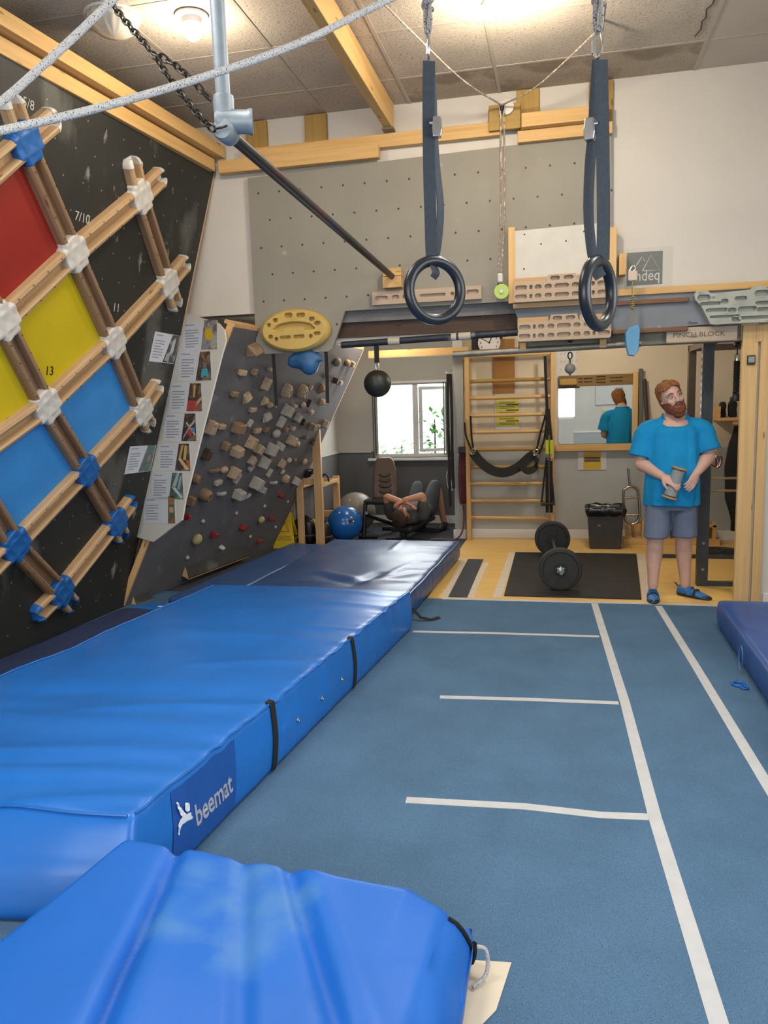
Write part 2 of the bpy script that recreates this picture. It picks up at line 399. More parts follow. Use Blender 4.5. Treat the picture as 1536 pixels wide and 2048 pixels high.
# window of the bay: frame, two panes, one casement ajar, sill
win = struct(bpy.data.objects.new('window_1', None), 'white framed window of the bay with the right casement ajar'); COL.objects.link(win)
m_glass, nt, b = _new('window_glass'); b.inputs['Base Color'].default_value = (0.95, 1, 0.98, 1); b.inputs['Roughness'].default_value = 0.02
b.inputs['Transmission Weight'].default_value = 1.0; b.inputs['IOR'].default_value = 1.1; K['glass'] = m_glass
mb = MB(); fy0, fy1 = BY+0.05, BY+0.11; xm = -1.93
for a, c in (((wx0, wz0), (wx1, wz0+0.05)), ((wx0, wz1-0.05), (wx1, wz1)), ((wx0, wz0+0.05), (wx0+0.05, wz1-0.05)), ((wx1-0.05, wz0+0.05), (wx1, wz1-0.05)), ((xm-0.035, wz0+0.05), (xm+0.035, wz1-0.05))):
    mb.box((a[0], fy0, a[1]), (c[0], fy1, c[1]))
build('window_frame', mb, K['white_gloss'], win, bevel=0.005)
build('window_pane', MB().box((wx0+0.05, BY+0.078, wz0+0.05), (xm-0.035, BY+0.084, wz1-0.05)), K['glass'], win)
cf = Frame((xm+0.04, BY+0.10, wz0+0.07), (math.cos(0.35), math.sin(0.35), 0), (0,0,1))
mb = MB(); cw, ch = 0.40, wz1-wz0-0.15
for a in ((0, cw, 0, 0.045), (0, cw, ch-0.045, ch), (0, 0.045, 0.045, ch-0.045), (cw-0.045, cw, 0.045, ch-0.045)): mb.fbox(cf, *a, 0, 0.05)
cs = build('casement', mb, K['white_gloss'], win, bevel=0.004)
build('window_pane', MB().fbox(cf, 0.045, cw-0.045, 0.045, ch-0.045, 0.02, 0.026), K['glass'], cs)
build('window_sill', MB().box((wx0-0.06, BY-0.10, wz0-0.035), (wx1+0.05, BY+0.06, wz0)), K['white_gloss'], win, bevel=0.006)
mb = MB()
for i in range(4): mb.box((wx0+0.02+i*0.018, BY-0.05+0.012*(i % 2), wz0+0.02), (wx0+0.034+i*0.018, BY+0.03+0.012*(i % 2), wz1-0.02))
K['blind'] = pm('grey_blind_fabric', '#B7B0A4', 0.85, var=0.06)
for side, xs in (('a', [wx0+0.03+i*0.03 for i in range(2)]), ('b', [wx1-0.08+i*0.03 for i in range(2)])):
    for i, x in enumerate(xs):
        build('blind_slat', MB().box((x, BY-0.05, wz0+0.03), (x+0.004, BY+0.045, wz1-0.03)), K['blind'], win)
build('blind_rail', MB().box((wx0, BY-0.03, wz1-0.03), (wx1, BY+0.02, wz1)), K['white_gloss'], win)

# ceiling: tiles in a grid of bars
ce = struct(bpy.data.objects.new('ceiling', None), 'suspended ceiling of fissured grey tiles'); COL.objects.link(ce)
slab('ceiling_void', (-4.2, -1.4, CE+0.16), (2.8, WY, CE+0.24), K['dark_wood'])
gx = [-4.05] + [-1.165+0.705*i for i in range(-4, 6)] + [2.7]; gx = sorted(x for x in gx if -4.06 <= x <= 2.71)
gy = sorted([5.90-0.725*i for i in range(0, 10)] + [WY])
bars = MB()
for x in gx[1:-1]: build('grid_bar', MB().box((x-0.012, -1.3, CE-0.004), (x+0.012, WY, CE+0.03)), K['t_bar'], ce)
for y in gy[1:-1] if gy[0] < -1.3 else gy[:-1]: build('grid_bar', MB().box((-4.05, y-0.012, CE-0.003), (2.7, y+0.012, CE+0.03)), K['t_bar'], ce)
gys = [max(-1.3, y) for y in gy]
if gys[0] > -1.3: gys = [-1.3] + gys
protos = {}
for i in range(len(gx)-1):
    for j in range(len(gys)-1):
        w, d = gx[i+1]-gx[i], gys[j+1]-gys[j]
        if w < 0.02 or d < 0.02: continue
        last = j == len(gys)-2
        mt = 'ceiling_tile_plain' if gx[i] > 0.9 else ('ceiling_tile_stain' if (last and gx[i] > -1.3) else 'ceiling_tile')
        key = (round(w, 3), round(d, 3), mt); c = Vector(((gx[i]+gx[i+1])/2, (gys[j]+gys[j+1])/2, CE))
        if key not in protos:
            protos[key] = build('ceiling_tile', MB().box((c.x-w/2+0.004, c.y-d/2+0.004, CE), (c.x+w/2-0.004, c.y+d/2-0.004, CE+0.018)), K[mt], ce)
        else: clone(protos[key], 'ceiling_tile', c, ce)
pts = [atZ(x, y, CE) for x, y in ((1437, -20), (1425, 8), (1413, 18), (1412, 35), (1404, 42), (1402, 58), (1390, 72))]
build('ceiling_crack', MB().tube([p-Vector((0, 0, 0.001)) for p in pts], 0.005, 4), K['dark_wood'], ce)

# ================================================================== crash mats
def vinyl(name, col, rough=0.33, dirt=None):
    sp = [(dirt, 2.0, 0.60, None, 9.0)] if dirt else None
    return pm(name, col, rough, var=0.10, scale=1.8, bump=0.06, bscale=14, spec=0.5, spots=sp, coord='Object')
K['vinyl_bright'] = vinyl('bright_blue_vinyl', '#1D6BBE')
K['vinyl_front'] = vinyl('scuffed_blue_vinyl', '#1B68C4', 0.42, '#4580C6')
K['vinyl_back'] = vinyl('dull_blue_vinyl', '#33507F', 0.36)
K['vinyl_navy'] = vinyl('navy_vinyl', '#2B3656', 0.5, '#3F4A68')
K['vinyl_right'] = vinyl('worn_navy_vinyl', '#264E90', 0.4, '#4468A0')
def soft_slab(cb, ct, nx, ny, nz, rad, disp):
    """A cushion between four bottom and four top corners (order: x0y0, x1y0, x1y1, x0y1); edges rounded, surface moved by disp(p, s, t, h)."""
    bm = bmesh.new()
    bmesh.ops.create_cube(bm, size=2.0)
    bm.free()
    cb = [Vector(p) for p in cb]; ct = [Vector(p) for p in ct]
    Lx = ((cb[1]-cb[0]).length+(cb[2]-cb[3]).length)/2; Ly = ((cb[3]-cb[0]).length+(cb[2]-cb[1]).length)/2; Lz = sum((ct[i]-cb[i]).length for i in range(4))/4
    idx = {}; mb = MB()
    def vid(i, j, k):
        if (i, j, k) in idx: return idx[(i, j, k)]
        q = Vector((i/nx*Lx, j/ny*Ly, k/nz*Lz))
        # round the edges
        c = Vector((min(max(q.x, rad), Lx-rad), min(max(q.y, rad), Ly-rad), min(max(q.z, rad), Lz-rad)))
        d = q-c
        if d.length > rad: q = c + d.normalized()*rad
        s, t, h = q.x/Lx, q.y/Ly, q.z/Lz
        B = cb[0]*(1-s)*(1-t)+cb[1]*s*(1-t)+cb[2]*s*t+cb[3]*(1-s)*t
        T = ct[0]*(1-s)*(1-t)+ct[1]*s*(1-t)+ct[2]*s*t+ct[3]*(1-s)*t
        p = B*(1-h)+T*h
        p = p + disp(p, i/nx, j/ny, k/nz)
        idx[(i, j, k)] = len(mb.v); mb.v.append(p); return idx[(i, j, k)]
    def face(a): mb.f.append([vid(*q) for q in a]); mb.mi.append(0)
    for i in range(nx):
        for j in range(ny):
            face(((i,j,nz),(i+1,j,nz),(i+1,j+1,nz),(i,j+1,nz))); face(((i,j,0),(i,j+1,0),(i+1,j+1,0),(i+1,j,0)))
    for i in range(nx):
        for k in range(nz):
            face(((i,0,k),(i+1,0,k),(i+1,0,k+1),(i,0,k+1))); face(((i,ny,k),(i,ny,k+1),(i+1,ny,k+1),(i+1,ny,k)))
    for j in range(ny):
        for k in range(nz):
            face(((0,j,k),(0,j,k+1),(0,j+1,k+1),(0,j+1,k))); face(((nx,j,k),(nx,j+1,k),(nx,j+1,k+1),(nx,j,k+1)))
    mb.idx = idx
    return mb
def seg_dist(p, a, b):
    a = Vector(a); b = Vector(b); p = Vector((p.x, p.y)); d = b-a; t = max(0, min(1, (p-a).dot(d)/d.length_squared))
    q = p-(a+d*t); side = d.x*q.y-d.y*q.x
    return q.length*(1 if side > 0 else -1), t
def folds(p, lines):
    z = 0
    for a, b, h, w in lines:
        d, t = seg_dist(p, a, b)
        z += h*math.exp(-(d/w)**2)*math.sin(math.pi*min(1, 0.08+t*0.92))**0.5
    return z
def corners(pts, z): return [(x, y, z) for x, y in pts]

# main long mat with the printed maker's name
mm = thing('crash_mat', (-1.95, 3.75, 0), 'long bright blue crash mat with white lettering on its side', 'crash mat')
fp = [(-2.95, 1.72), (-1.37, 2.05), (-1.06, 5.40), (-2.66, 5.50)]
topc = [(-2.98, 2.08, 0.31), (-1.40, 2.17, 0.31), (-1.062, 5.40, 0.30), (-2.66, 5.50, 0.29)]
main_folds = [((-1.45, 2.45), (-2.5, 2.25), 0.014, 0.05), ((-1.5, 2.62), (-2.7, 2.35), 0.016, 0.07), ((-1.42, 2.85), (-2.9, 2.75), 0.013, 0.10), ((-1.35, 3.15), (-2.2, 2.9), 0.010, 0.05),
              ((-1.3, 3.25), (-2.7, 3.1), -0.012, 0.10), ((-1.2, 3.8), (-2.0, 3.55), 0.006, 0.05), ((-1.25, 4.1), (-2.5, 4.2), 0.007, 0.10), ((-1.15, 4.4), (-1.7, 4.35), 0.006, 0.035),
              ((-1.1, 4.9), (-1.6, 4.95), 0.006, 0.04), ((-1.9, 5.4), (-1.15, 5.2), 0.007, 0.05), ((-2.5, 3.2), (-2.9, 4.1), -0.012, 0.14), ((-2.2, 4.7), (-1.2, 4.75), 0.004, 0.08), ((-1.4, 2.3), (-1.9, 2.15), 0.010, 0.04)]
def d_main(p, s, t, h):
    v = Vector((0, 0, 0))
    if h > 0.5:
        edge = min(s, 1-s)*1.6; e2 = min(t, 1-t)*3.4
        v.z += 0.018*min(1, edge/0.35)*min(1, e2/0.35)-0.010
        v.z += folds(p, main_folds)*1.5
        v.z += 0.006*noise.noise(Vector((p.x*1.7, p.y*1.3, 0)))
        pk = math.exp(-((1-s)*1.6/0.07)**2)
        v.z += pk*0.010*noise.noise(Vector((p.y*14, 3.1, 0)))
    if s > 0.995 or s < 0.005:
        v.x += (1 if s > 0.5 else -1)*(0.010*math.sin(math.pi*min(1, h*1.1))+0.007*noise.noise(Vector((p.y*9, p.z*3, 1.7)))*(0.4+h))
    if t < 0.005: v.y += -0.02*math.sin(math.pi*h)+0.01*noise.noise(Vector((p.x*4, p.z*3, 5)))
    return v
mcov = soft_slab(corners(fp, 0.004), topc, 64, 130, 12, 0.018, d_main)
build('mat_cover', mcov, K['vinyl_bright'], mm, smooth=True, angle=180)
for ii in (64, 0): build('edge_piping', MB().tube([mcov.v[mcov.idx[(ii, j, 12)]]+Vector((0.002 if ii else -0.002, 0, 0.003)) for j in range(1, 130)], 0.005, 6), K['vinyl_bright'], mm, smooth=True)
build('edge_piping', MB().tube([mcov.v[mcov.idx[(i, 0, 12)]]+Vector((0, -0.002, 0.003)) for i in range(1, 64)], 0.005, 6), K['vinyl_bright'], mm, smooth=True)
# side frame of the mat for straps, eyelets, printed panel
sf = Frame((-1.36+0.012, 2.13, 0.004), (0.30, 3.27, 0), (0, 0, 1))
def side_uv(px, py): return sf.uv(px, py)
for (xa, ya), (xb, yb) in (((553, 1412), (560, 1534)), ((712, 1278), (717, 1372))):
    ua = (side_uv(xa, ya)[0]+side_uv(xb, yb)[0])/2
    jj = max(1, min(129, round(130*ua/3.28))); pts = [mcov.v[mcov.idx[(i, jj, 12)]]+Vector((0, 0, 0.006)) for i in (63,)]+[mcov.v[mcov.idx[(64, jj, 12)]]+Vector((0.006, 0, 0.008))]+[mcov.v[mcov.idx[(64, jj, k_)]]+Vector((0.006, 0, 0)) for k_ in range(11, -1, -1)]
    build('mat_strap', MB().ribbon(pts, 0.042, 0.004, sf.u), K['black_fabric'], mm)
K['vinyl_print_panel'] = vinyl('navy_print_panel', '#1B519F', 0.4); K['print_white'] = pm('white_print', '#DDE3EA', 0.6, var=0.02)
u0, u1 = side_uv(352, 1600)[0], side_uv(482, 1560)[0]
side_pts = [[((q-sf.o).dot(sf.u), (q-sf.o).dot(sf.v), (q-sf.o).dot(sf.n)) for q in [mcov.v[mcov.idx[(64, j, k_)]] for k_ in range(13)]] for j in range(131)]
def side_n(u, v):
    j = max(0, min(129, int(130*u/3.2838))); k_ = max(0, min(11, int(12*v/0.302)))
    return max(side_pts[jj][kk][2] for jj in (j, j+1) for kk in (k_, k_+1))
js = [j for j in range(131) if u0 <= side_pts[j][6][0] <= u1]; mb = MB()
for j in js:
    for k_ in range(1, 12): mb.v.append(mcov.v[mcov.idx[(64, j, k_)]]+sf.n*0.003)
for a_ in range(len(js)-1):
    for k_ in range(10): mb.f.append([a_*11+k_, (a_+1)*11+k_, (a_+1)*11+k_+1, a_*11+k_+1]); mb.mi.append(0)
pnl = build('printed_panel', mb, K['vinyl_print_panel'], mm, smooth=True, angle=180)
pf = Frame(sf.p(0, 0, 0.004), sf.u, sf.v)
def on_side(mb):
    for i, q in enumerate(mb.v):
        d = q-sf.o; u, v = d.dot(sf.u), d.dot(sf.v); mb.v[i] = sf.p(u, v, side_n(u, v)+0.0045)
    return mb
ua, va = pf.uv(437, 1600)
mb = on_side(text_mesh('beemat', Frame(pf.p(ua, va), pf.u, pf.v), 0.118, wscale=0.80, bold=0.0022))
build('printed_letters', mb, K['print_white'], pnl)
for px, py in ((687, 1358), (648, 1397), (601, 1440)):
    u, v = side_uv(px, py); build('eyelet', MB().torus(sf.p(u, v, side_n(u, v)+0.003), sf.u, sf.v, 0.009, 0.004, 16, 8), K['steel'], mm, smooth=True)
# leaping figure of the logo: a curved body with an arm and a head
mb = MB()
fl = lambda px, py: pf.p(*pf.uv(px, py), 0.001)
def flat_curve(pix, widths):
    pts = catmull([fl(*q) for q in pix], 6); n = len(pts); L_, R_ = [], []
    for i, p in enumerate(pts):
        t = (pts[min(i+1, n-1)]-pts[max(i-1, 0)]).normalized(); s_ = pf.n.cross(t); k = i/(n-1)*(len(widths)-1); a = int(min(k, len(widths)-2)); w = widths[a]*(1-(k-a))+widths[a+1]*(k-a)
        L_.append(p+s_*w); R_.append(p-s_*w)
    for i in range(n-1): mb.add([L_[i], L_[i+1], R_[i+1], R_[i]], [(0,1,2,3)])
flat_curve([(366, 1672), (371, 1650), (380, 1640), (392, 1631)], [0.002, 0.010, 0.013, 0.010])
flat_curve([(372, 1608), (375, 1622), (383, 1637), (394, 1636)], [0.003, 0.008, 0.011, 0.004])
hc = pf.uv(387, 1616); mb.add([pf.p(hc[0]+0.014*math.cos(a*0.4), hc[1]+0.016*math.sin(a*0.4), 0.001) for a in range(16)], [tuple(range(16))])
build('printed_figure', on_side(mb), K['print_white'], pnl)

# back mat, thinner, creased
bmat = thing('crash_mat', (-1.75, 6.75, 0), 'dull blue wrinkled crash mat lying behind the long bright blue mat', 'crash mat')
fb = [(-2.62, 5.56), (-1.13, 5.52), (-1.03, 7.95), (-2.42, 7.98)]
bfold = [((-1.55, 5.95), (-2.1, 6.35), 0.022, 0.07), ((-1.55, 5.95), (-1.15, 6.05), 0.016, 0.05), ((-1.6, 5.9), (-1.5, 6.35), -0.020, 0.06), ((-1.5, 5.98), (-1.15, 6.4), 0.014, 0.05), ((-1.7, 5.9), (-2.3, 5.9), 0.014, 0.06),
         ((-1.45, 6.1), (-1.25, 6.9), 0.010, 0.05), ((-1.62, 7.95), (-1.62, 7.3), 0.012, 0.03), ((-1.3, 6.5), (-1.1, 6.55), 0.008, 0.03), ((-1.3, 6.85), (-1.08, 6.9), 0.008, 0.03), ((-1.3, 7.2), (-1.06, 7.25), 0.008, 0.03), ((-1.3, 7.55), (-1.06, 7.6), 0.008, 0.03), ((-2.0, 6.2), (-1.6, 5.85), -0.02, 0.08)]
def d_back(p, s, t, h):
    v = Vector((0,0,0))
    if h > 0.5: v.z += folds(p, bfold)+0.008*noise.noise(Vector((p.x*3, p.y*3, 2)))+0.012*min(1, min(s,1-s)*5)*min(1, min(t,1-t)*6)-0.006-0.05*max(0, 0.35-s)/0.35*(1-t)
    if s > 0.995: v.x += 0.014*math.sin(math.pi*h)+0.008*noise.noise(Vector((p.y*11, p.z*4, 9)))
    return v
build('mat_cover', soft_slab(corners(fb, 0.004), corners(fb, 0.205), 56, 90, 8, 0.025, d_back), K['vinyl_back'], bmat, smooth=True, angle=180)
mb = MB(); bf = Frame((-1.13, 5.52, 0.204), (0.10, 2.43, 0), (-1, 0, 0))
build('mat_piping', MB().tube([(-1.122+0.0412*(y-5.6), y, 0.196+0.004*math.sin(y*9)) for y in [5.6+i*0.1 for i in range(24)]], 0.007, 6), K['vinyl_back'], bmat, smooth=True)
build('mat_strap_end', MB().ribbon([(-1.10, 5.62, 0.10), (-1.03, 5.60, 0.03), (-0.95, 5.63, 0.008), (-0.90, 5.70, 0.008)], 0.03, 0.004, (0.2, 1, 0.2)), K['black_fabric'], bmat)

# thin mats along the climbing boards
def thin_mat(label, pts, z0, z1, mat, amp=0.006, r=0.02, nx=30, ny=30):
    cx = sum(p[0] for p in pts)/4; cy = sum(p[1] for p in pts)/4
    t = thing('crash_mat', (cx, cy, z0), label, 'crash mat')
    def d(p, s, tt, h):
        v = Vector((0,0,0))
        if h > 0.5: v.z += amp*noise.noise(Vector((p.x*2.5, p.y*2.5, 4)))+amp*0.6*noise.noise(Vector((p.x*9, p.y*3, 4)))
        return v
    build('mat_cover', soft_slab(corners(pts, z0), corners(pts, z1), nx, ny, 4, r, d), mat, t, smooth=True, angle=180)
    return t
thin_mat('thin navy mat running under the grey climbing board with holds', [(-3.15, 5.62), (-2.70, 5.58), (-2.46, 8.05), (-2.96, 8.12)], 0.004, 0.125, K['vinyl_back'], nx=20, ny=60)
thin_mat('dusty dark navy mat along the foot of the black climbing wall', [(-3.62, 3.1), (-3.02, 2.95), (-2.74, 5.30), (-3.38, 5.36)], 0.004, 0.105, K['vinyl_navy'], 0.012, nx=20, ny=50)
t = thin_mat('small blue mat with a white printed line beside the triangular foot rail', [(-3.42, 5.42), (-2.80, 5.36), (-2.78, 5.52), (-3.28, 5.60)], 0.004, 0.085, K['vinyl_bright'], 0.003, nx=20, ny=10)
sfr = Frame((-3.06, 5.46, 0.088), (1, -0.05, 0), (0, 1, 0)); build('printed_line', MB().fbox(sfr, -0.09, 0.09, -0.012, 0.012, 0.0, 0.002), K['print_white'], t)

# front mat, folded and scuffed
fm = thing('crash_mat', (-0.85, 1.35, 0), 'scuffed bright blue folding mat in the foreground nearest the viewer', 'crash mat')
ff = [(-1.62, 0.45), (-0.27, 0.45), (-0.25, 2.08), (-1.40, 2.0)]
tf = [(-1.66, 0.45, 0.26), (-0.34, 0.45, 0.27), (-0.30, 2.03, 0.262), (-1.385, 2.10, 0.29)]
ffold = [((-1.20, 2.12), (-0.92, 1.0), -0.046, 0.026), ((-1.13, 2.12), (-0.84, 1.0), 0.008, 0.06), ((-0.97, 2.1), (-0.60, 1.2), -0.022, 0.030), ((-0.82, 2.08), (-0.38, 1.3), -0.030, 0.024), ((-0.74, 2.08), (-0.34, 1.4), 0.010, 0.04), ((-1.3, 2.1), (-1.35, 1.2), 0.005, 0.12)]
def d_front(p, s, t, h):
    v = Vector((0,0,0))
    if h > 0.4:
        q = Vector((p.x, p.y, 0)); v.z += folds(q, ffold)*(1 if h > 0.9 else 0.7) + 0.012*noise.noise(Vector((p.x*2, p.y*2, 8)))
        v.z += 0.03*math.sin(math.pi*s)*min(1, (1-t)*3)-0.01-0.05*max(0, 0.12-(1-s))/0.12*max(0, 0.2-(1-t))/0.2
    if t > 0.995: v.y += 0.03*math.sin(math.pi*h)+0.014*noise.noise(Vector((p.x*7, p.z*2, 3)))-0.03*math.exp(-((p.x+1.19)/0.035)**2)*h
    if s > 0.995: v.x += 0.035*math.sin(math.pi*min(1, h*1.0))+0.008*noise.noise(Vector((p.y*7, p.z*4, 3)))
    return v
fcov = soft_slab(corners(ff, 0.006), tf, 140, 110, 10, 0.045, d_front)
build('mat_cover', fcov, K['vinyl_front'], fm, smooth=True, angle=180)
build('edge_piping', MB().tube([fcov.v[fcov.idx[(140, 107, k_)]]+Vector((0.004, 0.002, 0)) for k_ in range(10, -1, -1)]+[fcov.v[fcov.idx[(140, j, 0)]]+Vector((0.006, 0, 0.004)) for j in range(105, 40, -4)], 0.007, 6), K['black_fabric'], fm, smooth=True)
K['rope_white'] = pm('white_flecked_rope', '#C9C6C2', 0.85, var=0.05, scale=30, bump=0.6, bscale=300, spots=[('#3A3550', 420, 0.60, None, 1.0)])
rp = build('rope_end', MB().tube(catmull([(-0.25, 2.02, 0.09), (-0.205, 2.03, 0.08), (-0.20, 2.0, 0.03), (-0.235, 1.96, 0.012)], 6), 0.006, 8), K['rope_white'], fm, smooth=True)

# right mat
rm = thing('crash_mat', (1.6, 4.5, 0), 'worn navy mat by the right wall, partly out of the picture', 'crash mat')
fr_ = [(1.07, 3.2), (2.55, 3.2), (2.55, 5.72), (1.10, 5.72)]
def d_right(p, s, t, h):
    v = Vector((0,0,0))
    if h > 0.5: v.z += 0.008*noise.noise(Vector((p.x*4, p.y*4, 7)))
    if s < 0.005: v.x += -0.012*math.sin(math.pi*h)+0.006*noise.noise(Vector((p.y*9, p.z*5, 7)))
    return v
build('mat_cover', soft_slab(corners(fr_, 0.004), corners(fr_, 0.205), 40, 60, 6, 0.022, d_right), K['vinyl_right'], rm, smooth=True, angle=180)
lf = Frame((1.062, 4.6, 0.10), (0, -1, 0), (0, 0, 1)); mb = MB()
mb.torus(lf.p(-0.15, 0.0, 0.012), lf.u, lf.v, 0.05, 0.003, 20, 5, 0.07)
build('marker_loop', mb, pm('blue_marker', '#4E7FC0', 0.8), rm)
mb = MB().torus((1.0, 4.55, 0.006), (1,0,0), (0,1,0), 0.035, 0.008, 20, 6); mb.torus((1.02, 4.50, 0.007), (1,0,0), (0,1,0), 0.02, 0.006, 16, 6)
tag(build('cloth_tie', mb, K['vinyl_bright'], smooth=True), 'small blue cloth tie lying on the carpet beside the right mat', 'tie')

# paper under the front mat
mb = MB().prism([(-0.42, 2.06, 0.002), (-0.135, 2.09, 0.002), (-0.165, 1.90, 0.002), (-0.20, 1.84, 0.002), (-0.42, 1.7, 0.002)], (0,0,0.0015))
tag(build('paper_sheet', mb, pm('cream_paper', '#D9CBB2', 0.9, var=0.04)), 'cream sheet of card sticking out under the front mat', 'paper')

# tape on the carpet
def tape(name, label, px, w=0.05, z=0.0008, group='tape lines on the carpet'):
    pts = [atZ(x, y, 0) for x, y in px]; L_, R_ = [], []
    for i, p in enumerate(pts):
        t = (pts[min(i+1, len(pts)-1)]-pts[max(i-1, 0)]).normalized(); s_ = Vector((-t.y, t.x, 0)); L_.append(p+s_*w/2); R_.append(p-s_*w/2)
    mb = MB(); mb.prism([q+Vector((0,0,0.0002)) for q in L_+R_[::-1]], (0,0,z))
    return tag(build(name, mb, K['tape_white']), label, 'tape', group)
tape('floor_tape', 'longest white tape line with the three cross pieces, running down the carpet', [(1189, 1207), (1250, 1405), (1310, 1635), (1438, 2048), (1470, 2150)], 0.052)
tape('floor_tape', 'white tape line on the right running towards the navy mat', [(1317, 1212), (1390, 1330), (1536, 1572), (1600, 1675)], 0.052)
tape('floor_tape', 'farthest white cross tape, reaching the corner of the blue mat', [(826, 1263), (1010, 1267), (1198, 1273)], 0.042)
tape('floor_tape', 'middle one of the three white cross tapes', [(880, 1394), (1060, 1399), (1237, 1406)], 0.045)
tape('floor_tape', 'nearest and widest of the three white cross tapes', [(812, 1600), (1050, 1613), (1200, 1630), (1297, 1634)], 0.05)
tape('floor_tape', 'white tape along the front edge of the weights floor', [(885, 1197), (1150, 1204), (1437, 1210)], 0.05)

# ================================================================== left climbing boards
A0 = Vector((-3.62, 5.74, 0))
BWF = Frame(A0, (0.15, 2.33, 0), Vector((-2.885, 5.74, 3.6))-A0)          # black wall
GBF = Frame(A0, (0.32, 2.66, 0), Vector((-2.425, 7.2, 2.278))-Vector((-3.46, 7.07, 0)))   # grey board with holds
_w1 = BWF.hit(371, 628)+BWF.n*0.006; _w0 = BWF.hit(274, 1072)+BWF.n*0.006; _w2 = GBF.hit(330, 1000)+Vector((0.02, -0.05, 0))
_wn = (_w1-_w0).cross(_w2-_w0).normalized(); _wn = -_wn if _wn.y > 0 else _wn
_wu = Vector((0, 0, 1)).cross(_wn)*1.0; WPF = Frame(_w0, _wu, _wn.cross(_wu))   # white filler panel

# ---- black wall with the timber lattice
bwl = thing('climbing_wall', (-3.5, 4.0, 0), 'black painted leaning climbing wall with a timber lattice and red, yellow and blue fields', 'climbing wall')
ra, rb = BWF.uv(250, 1213), BWF.uv(428, 345)
top_v = rb[1]
mb = MB().fprism(BWF, [(-4.6, 0.02), (ra[0], ra[1]), rb, (-4.6, top_v)], -0.022, 0.0)
build('wall_panel', mb, K['black_board'], bwl)
ed = (Vector(rb)-Vector(ra)); edn = Vector((ed.y, -ed.x)).normalized()*0.02
build('edge_batten', MB().fprism(BWF, [ra, (ra[0]+edn.x, ra[1]+edn.y), (rb[0]+edn.x, rb[1]+edn.y), rb], -0.09, -0.002), K['pine_pale'], bwl, grain=BWF.v)
# studs behind the panel, down to the floor
for u in (-4.2, -3.0, -1.8, -0.7):
    build('stud', MB().fbox(BWF, u, u+0.05, 0.02, top_v-0.02, -0.12, -0.022), K['pine'], bwl, grain=BWF.v)
dots = MB()
for i in range(26):
    for j in range(19):
        u = -4.4+i*0.19+(0.095 if j % 2 else 0); v = 0.16+j*0.19
        if u < ra[0]+(rb[0]-ra[0])*(v/top_v)-0.04:
            c = BWF.p(u, v, 0.0008); r = 0.0065
            dots.add([c+BWF.u*r*math.cos(a*math.pi/3)+BWF.v*r*math.sin(a*math.pi/3) for a in range(6)], [tuple(range(6))])
o = build('bolt_inserts', dots, pm('zinc_inserts', '#8E8C84', 0.5, 0.3), bwl); o['kind'] = 'stuff'
# coloured fields
K['f_red'] = pm('red_field_paint', '#8C1D12', 0.55, var=0.08, scale=3, spots=[('#A65348', 3.4, 0.66, (1, 1, 0.4), 8.0)])
K['f_yellow'] = pm('yellow_field_paint', '#C4AE10', 0.55, var=0.06, scale=3)
K['f_blue'] = pm('blue_field_paint', '#3487CB', 0.55, var=0.08, scale=4, spots=[('#5B8CBE', 5, 0.66, None, 8.0)])
def field(px, mat):
    build('colour_field', MB().fprism(BWF, [BWF.uv(*q) for q in px], 0.001, 0.006), K[mat], bwl)
field([(-60, 375), (42, 290), (137, 505), (-60, 665)], 'f_red')
field([(138, 505), (218, 683), (82, 810), (-8, 640)], 'f_yellow')
field([(-5, 640), (82, 810), (-80, 925), (-150, 760)], 'f_yellow')
field([(218, 683), (275, 820), (163, 940), (82, 810)], 'f_blue')
field([(82, 810), (163, 940), (20, 1088), (-80, 925)], 'f_blue')
# lattice timbers: a channel profile between the joints
K['lat_wood'] = wood('pale_lattice_timber', '#B79A76', 0.66, 0.5); K['lat_wood2'] = wood('brown_lattice_timber', '#94785C', 0.6, 0.5)
K['lat_white'] = pm('white_lattice_joint', '#C9C4BA', 0.5, var=0.06, scale=20); K['lat_blue'] = pm('blue_lattice_joint', '#1C5C9E', 0.45, var=0.1, scale=20)
PROF = [(-0.072, 0.0), (-0.072, 0.050), (-0.064, 0.066), (-0.046, 0.072), (-0.036, 0.066), (-0.030, 0.014), (0.030, 0.014), (0.036, 0.066), (0.046, 0.072), (0.064, 0.066), (0.072, 0.050), (0.072, 0.0)]
def channel(mb, p, q, sc=(1, 1), cap=None):
    """p, q: uv end points on the wall; profile swept between them (cap: round off at q)."""
    a = Vector(p); b = Vector(q); d = (b-a); L_ = d.length; d = d/L_; w = Vector((-d.y, d.x)); rings = []
    st = [(0, 1.0), (L_, 1.0)] if not cap else [(0, 1.0), (L_-0.05, 1.0), (L_-0.02, 0.86), (L_, 0.6)]
    for s_, k in st:
        c = a+d*s_; rings.append([BWF.p(*(c+w*(x*sc[0]*(k if abs(x) > 0.035 else 1))), n*sc[1]*(1 if k == 1 else 0.5+k/2)) for x, n in PROF])
    mb.loft(rings)
N_ = {'a': (40, 285), 'b': (138, 505), 'c': (218, 683), 'd': (275, 820), 'e': (272, 392), 'f': (328, 565), 'g': (82, 810), 'h': (-5, 640), 'i': (163, 940), 'j': (224, 1043), 'k': (20, 1088), 'l': (113, 1182), 'm': (-80, 925), 'n': (-130, 460)}
NU = {k: Vector(BWF.uv(*p)) for k, p in N_.items()}
def trim(p, q, a, b):
    d = (q-p).normalized(); return p+d*a, q-d*b
def beam(p, q, mat, a=0.070, b=0.070):
    p, q = trim(p, q, a, b); mb = MB(); channel(mb, p, q)
    d = BWF.u*(q-p).x+BWF.v*(q-p).y
    build('lattice_beam', mb, K[mat], bwl, grain=d)
